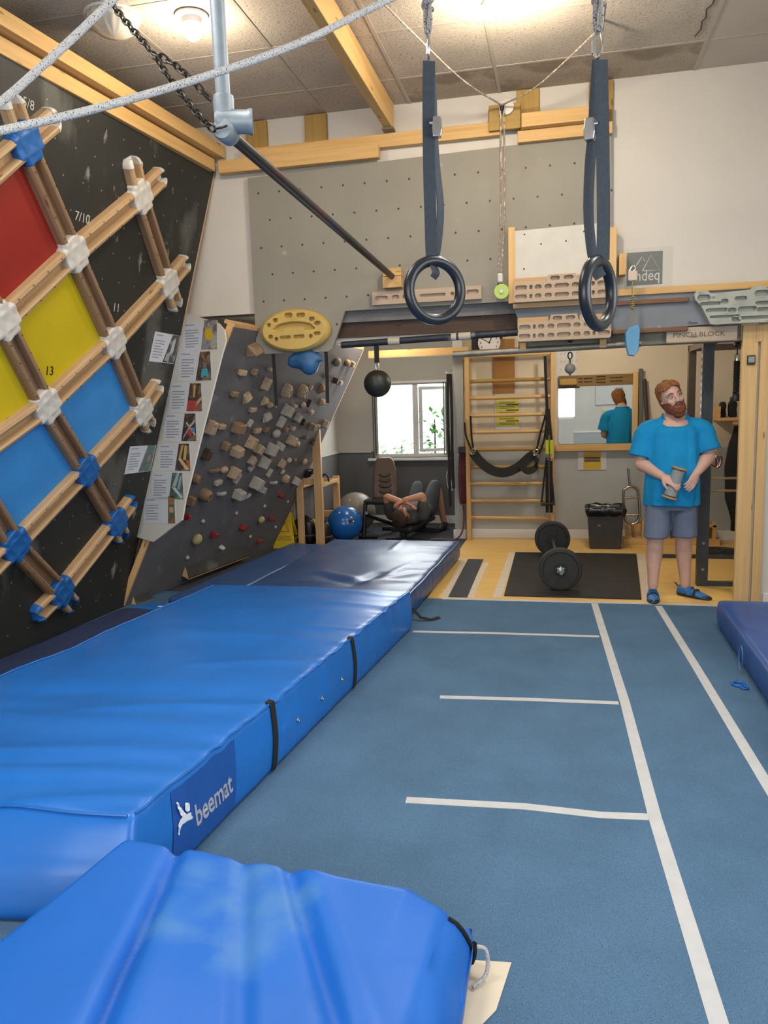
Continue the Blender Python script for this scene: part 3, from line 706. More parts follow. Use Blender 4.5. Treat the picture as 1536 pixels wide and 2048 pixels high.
for s_, e_ in (('a','b'), ('b','c'), ('c','d'), ('e','f'), ('h','g'), ('g','i'), ('i','j'), ('k','l'), ('n','h'), ('m','k')): beam(NU[s_], NU[e_], 'lat_wood2')
for s_, e_ in (('h','b'), ('b','e'), ('m','g'), ('g','c'), ('c','f'), ('k','i'), ('i','d'), ('l','j')): beam(NU[s_], NU[e_], 'lat_wood')
for s_, px, m_ in (('a', (8, 190), 'lat_white'), ('a', (102, 232), 'lat_white'), ('a', (-60, 372), 'lat_white'), ('d', (294, 856), 'lat_white'), ('e', (254, 315), 'lat_white'), ('e', (318, 348), 'lat_white'), ('f', (347, 616), 'lat_white'), ('f', (367, 520), 'lat_white'),
                   ('d', (312, 765), 'lat_white'), ('j', (240, 1078), 'lat_blue'), ('j', (260, 996), 'lat_blue'), ('l', (140, 1212), 'lat_blue'), ('l', (62, 1232), 'lat_blue'), ('k', (-90, 1200), 'lat_blue'), ('m', (-150, 980), 'lat_white')):
    e_ = Vector(BWF.uv(*px)); d = (e_-NU[s_]).normalized(); L_ = (e_-NU[s_]).length
    beam(NU[s_], e_, 'lat_wood', 0.070, min(0.05, L_*0.3))
    mb = MB(); channel(mb, e_-d*min(0.052, L_*0.3+0.002), e_, (1.05, 1.05), True); build('end_cap', mb, K[m_], bwl, smooth=True)
JPROF = [(-0.078, 0.0), (-0.078, 0.052), (-0.070, 0.068), (-0.054, 0.0745), (-0.022, 0.070), (0.0, 0.067), (0.022, 0.070), (0.054, 0.0745), (0.070, 0.068), (0.078, 0.052), (0.078, 0.0)]
JSRC = {}
def joint(k, mat):
    c = NU[k]
    if mat in JSRC: clone(JSRC[mat][0], 'lattice_joint', wloc(JSRC[mat][0])+BWF.u*(c-JSRC[mat][1]).x+BWF.v*(c-JSRC[mat][1]).y, bwl); return
    mb = MB()
    for d in ((NU['c']-NU['b']).normalized(), (NU['e']-NU['b']).normalized()):
        w = Vector((-d.y, d.x)); mb.loft([[BWF.p(*(c+d*t+w*x*q), 0.001+n*(0.6+0.4*q)) for x, n in JPROF] for t, q in ((-0.112, 0.88), (-0.10, 0.97), (-0.05, 1), (0.05, 1), (0.10, 0.97), (0.112, 0.88))])
    JSRC[mat] = (fused('lattice_joint', mb, K[mat], bwl, 0.006, 3), c)
for k in 'bcdefghm': joint(k, 'lat_white')
for k in 'aijkl': joint(k, 'lat_blue')
dots = MB()
for s_, e_ in (('a','b'), ('b','c'), ('c','d'), ('e','f'), ('h','g'), ('g','i'), ('i','j'), ('k','l'), ('h','b'), ('b','e'), ('g','c'), ('c','f'), ('k','i'), ('i','d'), ('l','j')):
    p, q = NU[s_], NU[e_]; d = (q-p).normalized(); w = Vector((-d.y, d.x))
    for i in range(1, 5):
        for sg in (-1, 1):
            c = p+(q-p)*(i/5)+w*0.055*sg; pc = BWF.p(*c, 0.0735)
            dots.add([pc+BWF.u*0.005*math.cos(a*math.pi/3)+BWF.v*0.005*math.sin(a*math.pi/3) for a in range(6)], [tuple(range(6))])
o = build('screw_holes', dots, K['black'], bwl); o['kind'] = 'stuff'
K['chalk'] = pm('chalk', '#B9B7AE', 0.9)
for txt, px, h_, mt in (('5/8', (56, 208), 0.075, 'chalk'), ('7/10', (164, 436), 0.085, 'chalk'), ('9', (282, 333), 0.09, 'chalk'), ('11', (232, 616), 0.085, 'chalk'), ('13', (97, 742), 0.085, 'black')):
    u, v = BWF.uv(*px); build('number_mark', text_mesh(txt, Frame(BWF.p(u, v, 0.007 if mt == 'black' else 0.002), BWF.u, BWF.v), h_), K[mt], bwl)

# ---- timbers along the top of the black wall
def timber(name, label, p0, p1, h, d, mat, side=None, up=(0,0,1), group=None, bev=0.004):
    """A squared timber from p0 to p1 (its lower front edge), h tall, d deep to the side."""
    p0 = Vector(p0); p1 = Vector(p1); t = (p1-p0).normalized(); up = Vector(up); s_ = Vector(side) if side else t.cross(up)
    mb = MB().prism([p0, p0+up*h, p0+up*h+s_*d, p0+s_*d], p1-p0)
    return tag(build(name, mb, mat, bevel=bev, grain=t), label, 'timber', group)
timber('timber_beam', 'lower pine beam along the top of the black climbing wall', (-3.20, 1.2, 3.605), (-2.80, 6.26, 3.605), 0.095, -0.10, K['pine_orange'], side=(1,0,0))
timber('timber_beam', 'upper pine beam set behind the lower one above the black climbing wall', (-3.13, 1.2, 3.715), (-2.73, 6.32, 3.715), 0.095, -0.16, K['pine_orange'], side=(1,0,0))

# ---- grey board with wooden holds
gb = thing('climbing_board', (-3.3, 7.0, 0), 'grey overhanging climbing board covered with small wooden holds', 'climbing board')
gq = [GBF.uv(*p) for p in ((249, 1214), (468, 654), (727, 699), (545, 1100))]
mb = MB().fprism(GBF, gq, -0.02, 0.0); build('board_panel', mb, K['grey_board_dark'], gb)
g0, g1, g2, g3 = [Vector(q) for q in gq]
def strip(a, b, w, n0, n1, nm, mt):
    d = (b-a).normalized(); s_ = Vector((-d.y, d.x))*w
    build(nm, MB().fprism(GBF, [a, a+s_, b+s_, b], n0, n1), K[mt], gb, grain=GBF.u*d.x+GBF.v*d.y)
strip(g0, g1, 0.018, -0.055, -0.001, 'edge_batten', 'pine_pale'); strip(g2, g3, 0.02, -0.10, -0.001, 'edge_batten', 'pine'); strip(g1, g2, 0.03, -0.10, -0.001, 'edge_batten', 'pine_pale')
for k in (0.3, 0.62): strip(g0+(g3-g0)*k, g1+(g2-g1)*k, 0.05, -0.12, -0.02, 'stud', 'pine')
HW = {'o': wood('hold_wood_pale', '#AE9A80', 0.7), 'b': wood('hold_wood_brown', '#8A735A', 0.65), 'd': wood('hold_wood_dark', '#4C3B2E', 0.6), 'c': pm('chalky_hold', '#A9A296', 0.9, var=0.12, scale=30), 'g': pm('grey_metal_hold', '#A2A2A0', 0.5), 'r': pm('red_foothold', '#8E1E1E', 0.5), 'w': pm('white_foothold', '#B9B6AE', 0.6), 'y': pm('yellow_green_hold', '#A39A6A', 0.6, var=0.15, scale=20), 's': pm('stone_hold', '#8B867B', 0.7, var=0.15, scale=20)}
def zpx(x, y): return GBF.uv(360+x/3.4125, 600+y/3.4125)
S_ = 0.0014      # metres per zoomed pixel on the board, about 7 m off
def hold(x, y, kind, w, h, ang=0, mat='o', d=0.06):
    u, v = zpx(x, y); f = GBF.sub(u, v, math.radians(ang)); w *= S_*1.25; h *= S_*1.05; mb = MB(); sm = False; nm = 'wood_hold'
    if kind == 'bar':
        mb.fbox(f, -w/2, w/2, -h/2, h/2, 0, d*0.7)
    elif kind == 'blk':
        mb.add([f.p(a*w/2, b*h/2, 0) for a, b in ((-1,-1),(1,-1),(1,1),(-1,1))]+[f.p(a*w/2*0.82, b*h/2*0.86, d) for a, b in ((-1,-1),(1,-1),(1,1),(-1,1))], [(3,2,1,0),(4,5,6,7),(0,1,5,4),(1,2,6,5),(2,3,7,6),(3,0,4,7)])
    elif kind == 'wedge':
        mb.add([f.p(a*w/2, b*h/2, 0) for a, b in ((-1,-1),(1,-1),(1,1),(-1,1))]+[f.p(-w*0.42, -h*0.1, d), f.p(w*0.3, h*0.12, d*1.15), f.p(w*0.3, h*0.45, d*0.6), f.p(-w*0.3, h*0.42, d*0.5)], [(3,2,1,0),(4,5,6,7),(0,1,5,4),(1,2,6,5),(2,3,7,6),(3,0,4,7)])
    elif kind == 'ball':
        mb.ball(f.p(0, 0, min(w, h)*0.28), w/2, h/2, min(w, h)*0.42, 14, 8, f); sm = True
    elif kind == 'jug':
        prof = [(1.0, 0), (1.0, 0.4), (0.9, 0.75), (0.62, 1.0), (0.34, 1.0), (0.28, 0.45), (0.0, 0.4)]
        mb.loft([[f.p(w/2*r*math.cos(i*math.pi/8), h/2*r*math.sin(i*math.pi/8), d*n) for i in range(16)] for r, n in prof], False); sm = True
    elif kind == 'claw':
        mb.tube(catmull([f.p(-w/2, -h/3, 0), f.p(-w*0.35, h*0.1, d*0.6), f.p(w*0.1, h*0.3, d*0.8), f.p(w/2, 0, d*0.5)], 4), [0.018+0.0*i for i in range(13)], 6); sm = True
    if mat in 'rwyg': nm = 'foothold' if mat != 'g' else 'metal_hold'
    build(nm, mb, HW[mat], gb, smooth=sm, bevel=0 if sm else 0.006, seg=1, grain=f.u)
for a in ((480,335,'wedge',75,75,20,'b',.11),(412,490,'bar',58,34,0,'o'),(493,483,'bar',38,40,0,'b'),(605,467,'bar',46,22,0,'o'),(572,567,'blk',45,88,-15,'o'),(357,635,'bar',55,34,0,'b'),(445,668,'wedge',50,80,25,'o'),(482,742,'bar',58,30,5,'o'),(565,692,'wedge',38,72,-10,'o'),(600,712,'ball',56,46,0,'o'),(638,715,'bar',20,28,0,'o'),
          (710,615,'jug',62,104,-6,'o',.08),(818,620,'jug',62,104,-6,'o',.08),(712,748,'blk',62,84,-18,'c',.09),(675,825,'blk',42,88,-18,'c'),(641,905,'ball',66,64,0,'c'),(770,718,'bar',44,22,0,'o'),(830,714,'ball',54,46,0,'c'),(870,700,'bar',16,56,-15,'d'),(878,592,'bar',16,48,-40,'o'),(955,605,'wedge',42,80,-18,'b'),(962,695,'wedge',50,60,0,'o'),(885,760,'bar',46,28,4,'o'),(1048,545,'blk',34,46,-10,'d'),(1083,560,'bar',42,34,0,'o'),
          (1057,418,'ball',66,70,0,'s'),(1130,425,'ball',52,58,0,'o'),(1160,432,'blk',42,46,0,'o'),(985,520,'bar',28,26,0,'o'),(790,800,'blk',54,62,-25,'c'),(832,830,'bar',24,50,-10,'d'),(885,858,'blk',50,52,0,'b',.08),(932,855,'bar',28,22,0,'o'),(980,842,'blk',38,64,-14,'o'),(195,862,'blk',52,88,-8,'o',.07),(270,858,'bar',56,30,0,'o'),(375,862,'blk',76,68,0,'b',.09),(463,837,'bar',22,56,-35,'c'),
          (515,885,'bar',62,34,4,'o'),(575,880,'bar',46,32,0,'b'),(583,800,'wedge',58,76,15,'c'),(465,965,'blk',52,90,-18,'o',.08),(518,1010,'blk',50,70,-25,'o',.08),(600,1010,'blk',56,86,-15,'c',.10),(662,990,'blk',48,58,-20,'c',.08),(740,950,'blk',50,74,-18,'o',.09),(783,978,'ball',56,58,0,'o'),(712,878,'bar',38,30,0,'b'),(757,872,'bar',42,28,0,'o'),(850,935,'bar',26,26,0,'b'),(895,962,'bar',18,44,-40,'d'),
          (295,990,'blk',46,54,0,'b'),(362,1022,'blk',66,62,12,'o',.10),(168,1045,'blk',44,72,-15,'d'),(477,1092,'blk',46,68,-38,'o'),(472,1140,'bar',26,52,-45,'c'),(553,1100,'blk',48,88,-18,'c',.09),(605,1072,'bar',34,52,15,'b'),(680,1115,'blk',46,70,-35,'o'),(733,1090,'ball',52,46,0,'c'),(770,1087,'bar',26,26,0,'b'),(840,1100,'ball',42,56,-15,'o'),(598,1175,'bar',24,64,-28,'c'),(693,1170,'ball',50,34,20,'c'),
          (225,1155,'claw',54,30,0,'b'),(288,1153,'ball',64,50,0,'o'),(346,1170,'blk',54,80,-12,'o',.09),(378,1212,'bar',26,76,-28,'c'),(95,1217,'jug',34,66,0,'b'),(247,1240,'bar',56,30,8,'c'),(497,1240,'blk',66,86,-14,'c',.11),(537,1283,'blk',52,54,-20,'c',.08),(627,1240,'claw',40,24,0,'g'),(710,1217,'jug',54,72,-15,'o'),(777,1232,'blk',46,66,-25,'c',.08),
          (152,1322,'jug',66,84,-10,'b',.09),(272,1313,'claw',46,26,0,'g'),(378,1316,'blk',66,66,0,'c',.10),(440,1330,'claw',40,28,30,'g'),(60,1365,'blk',34,64,0,'b'),
          (675,1330,'blk',30,32,-30,'r'),(610,1485,'blk',28,32,-20,'r'),(415,1545,'blk',34,46,-30,'r'),(218,1595,'blk',34,40,-10,'r'),(530,1638,'blk',30,32,-20,'r'),(30,1470,'blk',22,38,0,'r'),
          (573,1405,'ball',20,26,0,'w'),(380,1452,'ball',20,28,0,'w'),(732,1375,'ball',16,22,0,'w'),(647,1548,'ball',20,26,0,'w'),(475,1612,'ball',20,26,0,'w'),(150,1507,'ball',24,28,0,'w'),(272,1683,'wedge',30,24,20,'w'),(45,1755,'ball',22,28,0,'w'),(542,1495,'ball',48,60,-20,'y'),(100,1625,'ball',60,76,-20,'y')):
    hold(*a)
# triangular foot rail along the bottom of the board
def tri_rail(p, q, nm, par):
    a = Vector(p); b = Vector(q); d = (b-a).normalized(); w = Vector((-d.y, d.x)); mb = MB(); rings = []
    for c in (a, b): rings.append([GBF.p(*(c+w*0.05), 0.002), GBF.p(*(c-w*0.05), 0.002), GBF.p(*(c-w*0.045), 0.075), GBF.p(*(c-w*0.03), 0.08)])
    mb.loft(rings); o = build(nm, mb, [K['black_board']], par, bevel=0.003)
    mb = MB(); mb.loft([[GBF.p(*(c-w*0.053), 0.004), GBF.p(*(c-w*0.053), 0.078), GBF.p(*(c-w*0.048), 0.080), GBF.p(*(c-w*0.0505), 0.004)] for c in (a, b)])
    build('rail_lip', mb, K['pine_pale'], o, grain=GBF.u)
    build('rail_end', MB().prism([GBF.p(*(a+w*0.048-d*0.002), 0.003), GBF.p(*(a-w*0.048-d*0.002), 0.003), GBF.p(*(a-w*0.04-d*0.002), 0.075)], GBF.u*(-0.004)), K['pine_pale'], o)
tri_rail(zpx(25, 1850), zpx(440, 1703), 'foot_rail', gb)
tri_rail(GBF.uv(264, 1203), GBF.uv(298, 1189), 'foot_rail', gb)
mb = MB()
for i in range(15):
    for j in range(12):
        a = g0+(g3-g0)*((i+0.5)/15); c = a+(g1-g0)*((j+0.7)/12.5); pc = GBF.p(*c, 0.0008)
        mb.add([pc+GBF.u*0.006*math.cos(k*math.pi/3)+GBF.v*0.006*math.sin(k*math.pi/3) for k in range(6)], [tuple(range(6))])
o = build('bolt_inserts', mb, K['black'], gb); o['kind'] = 'stuff'

# ---- white filler panel and its instruction sheets
K['white_panel'] = pm('white_melamine_panel', '#CFCBC0', 0.5, var=0.03, scale=3)
wp_px = [(372, 626), (437, 646), (449, 660), (452, 680), (441, 720), (371, 1000), (364, 1040), (306, 1084), (272, 1074), (322, 850)]
t = tag(build('filler_panel', MB().fprism(WPF, [WPF.uv(*p, 0.0) for p in wp_px], -0.014, 0.0), K['white_panel'], bevel=0.002), 'tall white panel between the black wall and the grey board', 'panel')
K['paper'] = pm('white_paper', '#C9CBD0', 0.8, var=0.02); K['ink'] = pm('grey_print_ink', '#8E9198', 0.8, var=0.05)
def photo_mat(nm, base, c2, s=14, thr=0.5): return pm('photo_'+nm, base, 0.5, var=0.25, scale=20, spots=[(c2, s, thr)])
def sheet(fr, off, quad, photo, label, figs, lines=9, ncol='#4A3A30', c2='#7A6652', extra=None):
    P = lambda q, n: fr.p(*fr.uv(*q, off), off+n)
    c = P(quad[3], 0); t = thing('instruction_sheet', c, label, 'paper sheet', 'instruction sheets by the lattice wall')
    build('sheet', MB().prism([P(q, 0.0004) for q in quad], fr.n*0.0008), K['paper'], t)
    q0, q1, q2, q3 = [Vector(q) for q in quad]; f0, f1, f2, f3 = [Vector(q) for q in photo]
    mb = MB()
    for i in range(lines):
        k = 0.08+0.84*i/lines; k2 = k+0.035
        if i == 1: continue
        for lr in ((0.08, 0.46 if i % 4 else 0.34),):
            pts = []
            for kk, ll in ((k, lr[0]), (k, lr[1]), (k2, lr[1]), (k2, lr[0])):
                a = q0.lerp(q3, kk); b = q1.lerp(q2, kk); pts.append(P(a.lerp(b, ll), 0.0016))
            mb.add(pts, [(0,1,2,3)])
    o = build('printed_text', mb, K['ink'], t); o['kind'] = 'stuff'
    ph = build('printed_photo', MB().prism([P(q, 0.0013) for q in photo], fr.n*0.0006), photo_mat(label[:12], ncol, c2), t)
    for shp, col in figs:
        pts = [f0.lerp(f1, a).lerp(f3.lerp(f2, a), b) for a, b in shp]
        build('printed_shape', MB().prism([P(q, 0.0020) for q in pts], fr.n*0.0004), pm('print_'+col.strip('#'), col, 0.6, var=0.1, scale=40), ph)
def sx(x, y): return (270+x/4.18, 610+y/4.18)
def wsheet(q, ph, *a, **k): sheet(WPF, 0.0005, [sx(*p) for p in q], [sx(*p) for p in ph], *a, **k)
body = [(0.35,0.35),(0.65,0.3),(0.7,0.65),(0.45,0.7)]
wsheet([(395,150),(690,128),(688,372),(400,392)], [(580,127),(685,125),(685,370),(553,374)], 'top instruction sheet on the white panel, picture of a climber in yellow', [([(0.1,0.28),(0.55,0.3),(0.75,0.55),(0.5,0.7),(0.2,0.62)], '#C9A51E'), ([(0.0,0.28),(0.14,0.25),(0.18,0.36),(0.05,0.4)], '#7A4A38'), ([(0.55,0.62),(0.95,0.5),(0.98,0.95),(0.6,0.98)], '#9FA08F')], ncol='#8B8D90', c2='#6B5A4A')
wsheet([(370,388),(642,390),(642,632),(362,640)], [(545,392),(628,388),(640,628),(508,634)], 'instruction sheet with a climber in turquoise trousers hanging by both arms', [([(0.35,0.6),(0.75,0.6),(0.82,0.9),(0.6,0.82),(0.45,0.92),(0.32,0.88)], '#3A9DB5'), ([(0.4,0.36),(0.7,0.36),(0.68,0.6),(0.42,0.6)], '#6F6A68'), ([(0.25,0.1),(0.32,0.08),(0.55,0.3),(0.48,0.34)], '#A56A48'), ([(0.85,0.1),(0.92,0.12),(0.66,0.34),(0.58,0.3)], '#A56A48')])
wsheet([(295,655),(560,655),(560,892),(285,902)], [(462,655),(552,655),(562,888),(430,888)], 'instruction sheet with a red field and pale crossing timbers', [([(0.0,0.62),(0.6,0.62),(0.8,0.98),(0.03,0.98)], '#A8423C'), ([(0.35,0.05),(0.55,0.05),(0.5,0.5),(0.35,0.5)], '#B8935E'), ([(0.5,0.75),(0.95,0.48),(1.0,0.58),(0.6,0.86)], '#C09A76')])
wsheet([(245,905),(516,908),(516,1140),(238,1142)], [(418,908),(505,908),(515,1138),(387,1138)], 'instruction sheet with a small drawing of the whole lattice in red and blue', [([(0.4,0.6),(0.68,0.55),(0.7,0.78),(0.5,0.85)], '#B53A44'), ([(0.68,0.52),(0.9,0.5),(0.92,0.65),(0.72,0.68)], '#4C8FB0'), ([(0.2,0.35),(0.26,0.3),(0.95,0.75),(0.9,0.8)], '#BDBDB8'), ([(0.2,0.78),(0.22,0.72),(0.9,0.22),(0.94,0.28)], '#BDBDB8'), ([(0.12,0.92),(0.1,0.86),(0.6,0.35),(0.66,0.4)], '#A9A9A4')], ncol='#3C342E')
wsheet([(195,1162),(465,1160),(465,1386),(190,1392)], [(368,1160),(452,1160),(465,1386),(335,1386)], 'instruction sheet with a picture of yellowish interlocked timbers', [([(0.3,0.05),(0.5,0.05),(0.3,0.55),(0.15,0.5)], '#B79A56'), ([(0.6,0.05),(0.8,0.08),(0.7,0.6),(0.5,0.6)], '#C6A862'), ([(0.1,0.55),(0.25,0.5),(0.95,0.95),(0.7,0.98)], '#C9AE7E'), ([(0.7,0.6),(0.98,0.6),(1.0,0.9),(0.8,0.85)], '#A5632E')])
wsheet([(140,1402),(405,1403),(407,1622),(132,1625)], [(312,1403),(395,1403),(407,1624),(285,1622)], 'instruction sheet with pale timbers on a green background', [([(0.5,0.0),(0.75,0.0),(0.45,0.5),(0.2,0.6),(0.15,0.5)], '#9FB0B4'), ([(0.1,0.55),(0.3,0.5),(0.95,0.9),(0.85,1.0)], '#B4C2C4'), ([(0.75,0.15),(0.95,0.1),(0.75,0.65),(0.55,0.6)], '#8FA3A6')], ncol='#4C6152', c2='#6C7C66')
wsheet([(75,1612),(338,1600),(338,1826),(72,1825)], [(278,1600),(328,1600),(338,1826),(277,1826)], 'lowest instruction sheet on the white panel, with a printed diamond grid', [([(0.1,0.05),(0.9,0.05),(0.9,0.3),(0.1,0.3)], '#A0684E'), ([(0.2,0.4),(0.8,0.4),(0.8,0.6),(0.2,0.6)], '#B99A72')], ncol='#5C6A4C', c2='#9C5A48', lines=8)
# diamond grid drawn on the lowest sheet
def bsheet(q, ph, *a, **k): sheet(BWF, 0.002, q, ph, *a, **k)
zb = lambda x, y: (x/2.926, 600+y/2.926)
bsheet([sx(168,220), sx(378,258), sx(322,492), sx(115,470)], [sx(315,250), sx(374,258), sx(321,488), sx(228,476)], 'sheet taped to the black wall with a grey picture of a climber', [([(0.3,0.2),(0.6,0.1),(0.7,0.6),(0.4,0.8)], '#B5B5B5'), ([(0.1,0.7),(0.4,0.6),(0.5,0.95),(0.1,0.95)], '#9C9C9C')], ncol='#4A4A4A', c2='#8A8A8A')
bsheet([zb(760,857), zb(914,848), zb(880,1000), zb(727,1020)], [zb(866,850), zb(910,848), zb(878,998), zb(808,1006)], 'sheet taped low on the black wall with a greenish grey picture', [([(0.45,0.4),(0.7,0.35),(0.75,0.6),(0.5,0.65)], '#B07A68')], ncol='#5B716C', c2='#6C8078')

# ================================================================== header: timbers, boards, hangboards
from mathutils.geometry import tessellate_polygon
HY = 6.34                                                 # front face of the grey header panel
HF = Frame((0, HY, 0), (1, 0, 0), (0, 0, 1))              # u = x, v = z, n towards the camera
def hx(px, py, n=0.0): return HF.uv(px, py, n)
def stadium(u, v, w, h, k=6):
    r = min(w, h)/2; pts = []
    for cx, cy, a0 in ((w/2-r, h/2-r, 0), (-(w/2-r), h/2-r, 90), (-(w/2-r), -(h/2-r), 180), (w/2-r, -(h/2-r), 270)):
        for i in range(k+1):
            a = math.radians(a0+90*i/k); pts.append((u+cx+r*math.cos(a), v+cy+r*math.sin(a)))
    out = []
    for p in pts:
        if not out or (abs(p[0]-out[-1][0])+abs(p[1]-out[-1][1])) > 1e-5: out.append(p)
    if abs(out[0][0]-out[-1][0])+abs(out[0][1]-out[-1][1]) < 1e-5: out.pop()
    return out
def pocket_plate(fr, outer, pockets, n0, n1, depth, mb=None):
    """A slab with real recesses in its front face."""
    mb = mb or MB(); loops = [outer]+[p[::-1] for p in pockets]
    flat = [q for l in loops for q in l]; tris = tessellate_polygon([[Vector((a, b, 0)) for a, b in l] for l in loops])
    base = len(mb.v); mb.v += [fr.p(a, b, n1) for a, b in flat]
    for t in tris:
        p = [Vector(flat[i]) for i in t]; ar = (p[1]-p[0]).x*(p[2]-p[0]).y-(p[1]-p[0]).y*(p[2]-p[0]).x
        t = t if ar > 0 else t[::-1]; mb.f.append([base+i for i in t]); mb.mi.append(0)
    n = len(outer); b2 = len(mb.v); mb.v += [fr.p(a, b, n0) for a, b in outer]
    for i in range(n): j = (i+1) % n; mb.f.append([base+j, base+i, b2+i, b2+j]); mb.mi.append(0)
    mb.f.append([b2+i for i in range(n-1, -1, -1)]); mb.mi.append(0)
    off = base+n
    for l in loops[1:]:
        m = len(l); c = (sum(q[0] for q in l)/m, sum(q[1] for q in l)/m); b3 = len(mb.v)
        mb.v += [fr.p(c[0]+(a-c[0])*0.86, c[1]+(b-c[1])*0.80, n1-depth) for a, b in l]
        for i in range(m): j = (i+1) % m; mb.f.append([off+j, off+i, b3+i, b3+j]); mb.mi.append(0)
        mb.f.append([b3+i for i in range(m-1, -1, -1)]); mb.mi.append(0); off += m
    return mb

# ---- grey panel with bolt holes
gp_px = [(495, 356), (1224, 266), (1224, 590), (1022, 603), (1000, 604), (690, 622), (674, 671), (664, 698), (655, 703), (521, 708), (513, 702)]
gp = thing('plywood_header', (-1.1, HY, 2.1), 'large grey plywood climbing panel high on the wall above the opening', 'climbing panel')
build('panel_board', MB().fprism(HF, [hx(*p) for p in gp_px], -0.036, 0.0), K['grey_board'], gp)
mb = MB()
rows = [(3.42, 0), (3.20, 1), (2.98, 0), (2.76, 1), (2.54, 0), (2.32, 1)]
pl = [hx(*p) for p in gp_px]
def inside(u, v, poly):
    c = False; n = len(poly)
    for i in range(n):
        a, b = poly[i], poly[i-1]
        if (a[1] > v) != (b[1] > v) and u < (b[0]-a[0])*(v-a[1])/(b[1]-a[1])+a[0]: c = not c
    return c
for v, o_ in rows:
    for i in range(18):
        u = -2.46+i*0.183+(0.09 if o_ else 0)
        if inside(u, v-0.05, pl) and inside(u, v, pl):
            mb.add([HF.p(u+0.009*math.cos(a*math.pi/4), v+0.009*math.sin(a*math.pi/4), 0.001) for a in range(8)], [tuple(range(8))])
o = build('bolt_holes', mb, K['black'], gp); o['kind'] = 'stuff'
for u in (-2.45, -1.35, -0.25, 0.30): build('rear_batten', MB().box((u-0.04, HY+0.036, 2.46), (u+0.04, WY, 3.5)), K['pine'], gp)

# ---- timber frame above the panel
def beam_px(name, label, pa, pb, h, mat, y=6.30, d=0.06, group='timbers above the grey panel', rise=True):
    a = atY(*pa, y); b = atY(*pb, y); z = (a.z+b.z)/2
    return timber(name, label, (a.x, y, z), (b.x, y, z), h, d, mat, side=(0, 1, 0), group=group)
beam_px('timber_rail', 'short pine rail at the left end directly over the grey panel', (437, 350), (757, 311), 0.10, K['pine_orange'], 6.26, 0.07)
beam_px('timber_rail', 'long pine rail crossing the wall behind the left ring strap', (485, 327), (1000, 266), 0.10, K['pine_orange'], 6.31, 0.06)
beam_px('timber_rail', 'lower pine rail at the right end just above the grey panel', (1035, 286), (1225, 265), 0.085, K['pine_orange'], 6.29, 0.08)
beam_px('timber_rail', 'upper pine rail at the right end, stopping short of the wall post', (1043, 257), (1215, 233), 0.10, K['pine_orange'], 6.22, 0.07)
for x0, x1, yt, lab in ((490, 533, 236, 'leftmost treated post stub under the ceiling'), (609, 653, 222, 'second treated post stub from the left under the ceiling'), (1033, 1079, 163, 'treated post stub right of the rope pulley'), (1177, 1225, 141, 'tall treated post stub at the right end of the timber frame')):
    a = atY(x0, 260, 6.345); b = atY(x1, 260, 6.345)
    z0 = 3.63 if x0 == 1177 else 3.70
    tag(build('post_stub', MB().box((a.x, 6.345, z0), (b.x, WY-0.002, min(CE-0.01, atY((x0+x1)/2, yt, 6.345).z))), K['pine_green'], bevel=0.003, grain=(0,0,1)), lab, 'post', 'treated post stubs')
a = atY(978, 262, 6.27); b = atY(1041, 204, 6.27)
tag(build('mounting_block', MB().box((a.x, 6.27, a.z), (b.x, 6.31, b.z)), K['pine_green'], bevel=0.003, grain=(1,0,0)), 'treated timber block behind the rope pulley', 'timber block')
tag(build('timber_joist', MB().box((-1.355, 1.0, 3.79), (-1.285, 6.31, 3.985)), K['pine_orange'], bevel=0.004, grain=(0,1,0)), 'single pine joist running under the ceiling towards the viewer', 'timber')
mb = MB().box((-1.365, 6.22, 3.772), (-1.275, 6.31, 3.789))
tag(build('wall_hanger', mb, pm('galvanised_hanger', '#6C665C', 0.5, 0.6)), 'grey metal hanger carrying the end of the pine joist', 'bracket')

# ---- recess below the panel: dark beam, dark bar with tape, steel bar
tag(build('lintel_beam', MB().box((-1.95, 6.44, 2.215), (-0.34, 6.53, 2.335)), K['dark_wood'], grain=(1,0,0)), 'dark brown beam in the recess under the grey panel', 'timber')
tag(build('recess_board', MB().box((-1.95, 6.40, 2.336), (-0.34, 6.53, 2.449)), pm('grey_recess_paint', '#6C6A68', 0.7), grain=(1,0,0)), 'grey board above the dark beam in the recess', 'board')
tag(build('recess_strip', MB().box((-1.95, 6.46, 2.17), (-0.34, 6.53, 2.214)), K['white_wall']), 'white strip below the dark beam in the recess', 'board')
p0 = atY(683, 690, 6.38); p1 = atY(1045, 664, 6.38)
db = thing('pull_up_bar', p0, 'dark pull-up bar wrapped with pale tape under the grey panel', 'pull-up bar')
build('bar', MB().cyl(p0, p1, 0.028, k=16), pm('chalky_dark_bar', '#2C3036', 0.5, 0.3, var=0.3, scale=14, spots=[('#6B7076', 9, 0.62)]), db, smooth=True)
for k0, k1 in ((0.27, 0.335), (0.62, 0.648), (0.66, 0.725)):
    build('tape_wrap', MB().cyl(p0.lerp(p1, k0), p0.lerp(p1, k1), 0.031, k=16), pm('cream_tape', '#B7AD9C', 0.8), db, smooth=True)
p0 = atY(906, 709, 6.36); p1 = atY(1282, 687, 6.36)
sb = thing('pull_up_bar', p0, 'weathered galvanised scaffold bar under the lower wooden hangboard', 'pull-up bar')
build('bar', MB().cyl(p0, p1, 0.026, k=16), pm('galvanised_bar', '#8D877A', 0.45, 0.6, var=0.2, scale=14), sb, smooth=True)
for px in (1046, 1206):
    a = atY(px, 672, 6.35); build('bar_block', MB().box((a.x-0.025, 6.335, 2.035), (a.x+0.025, 6.395, 2.10)), K['pine_pale'], sb, bevel=0.003)
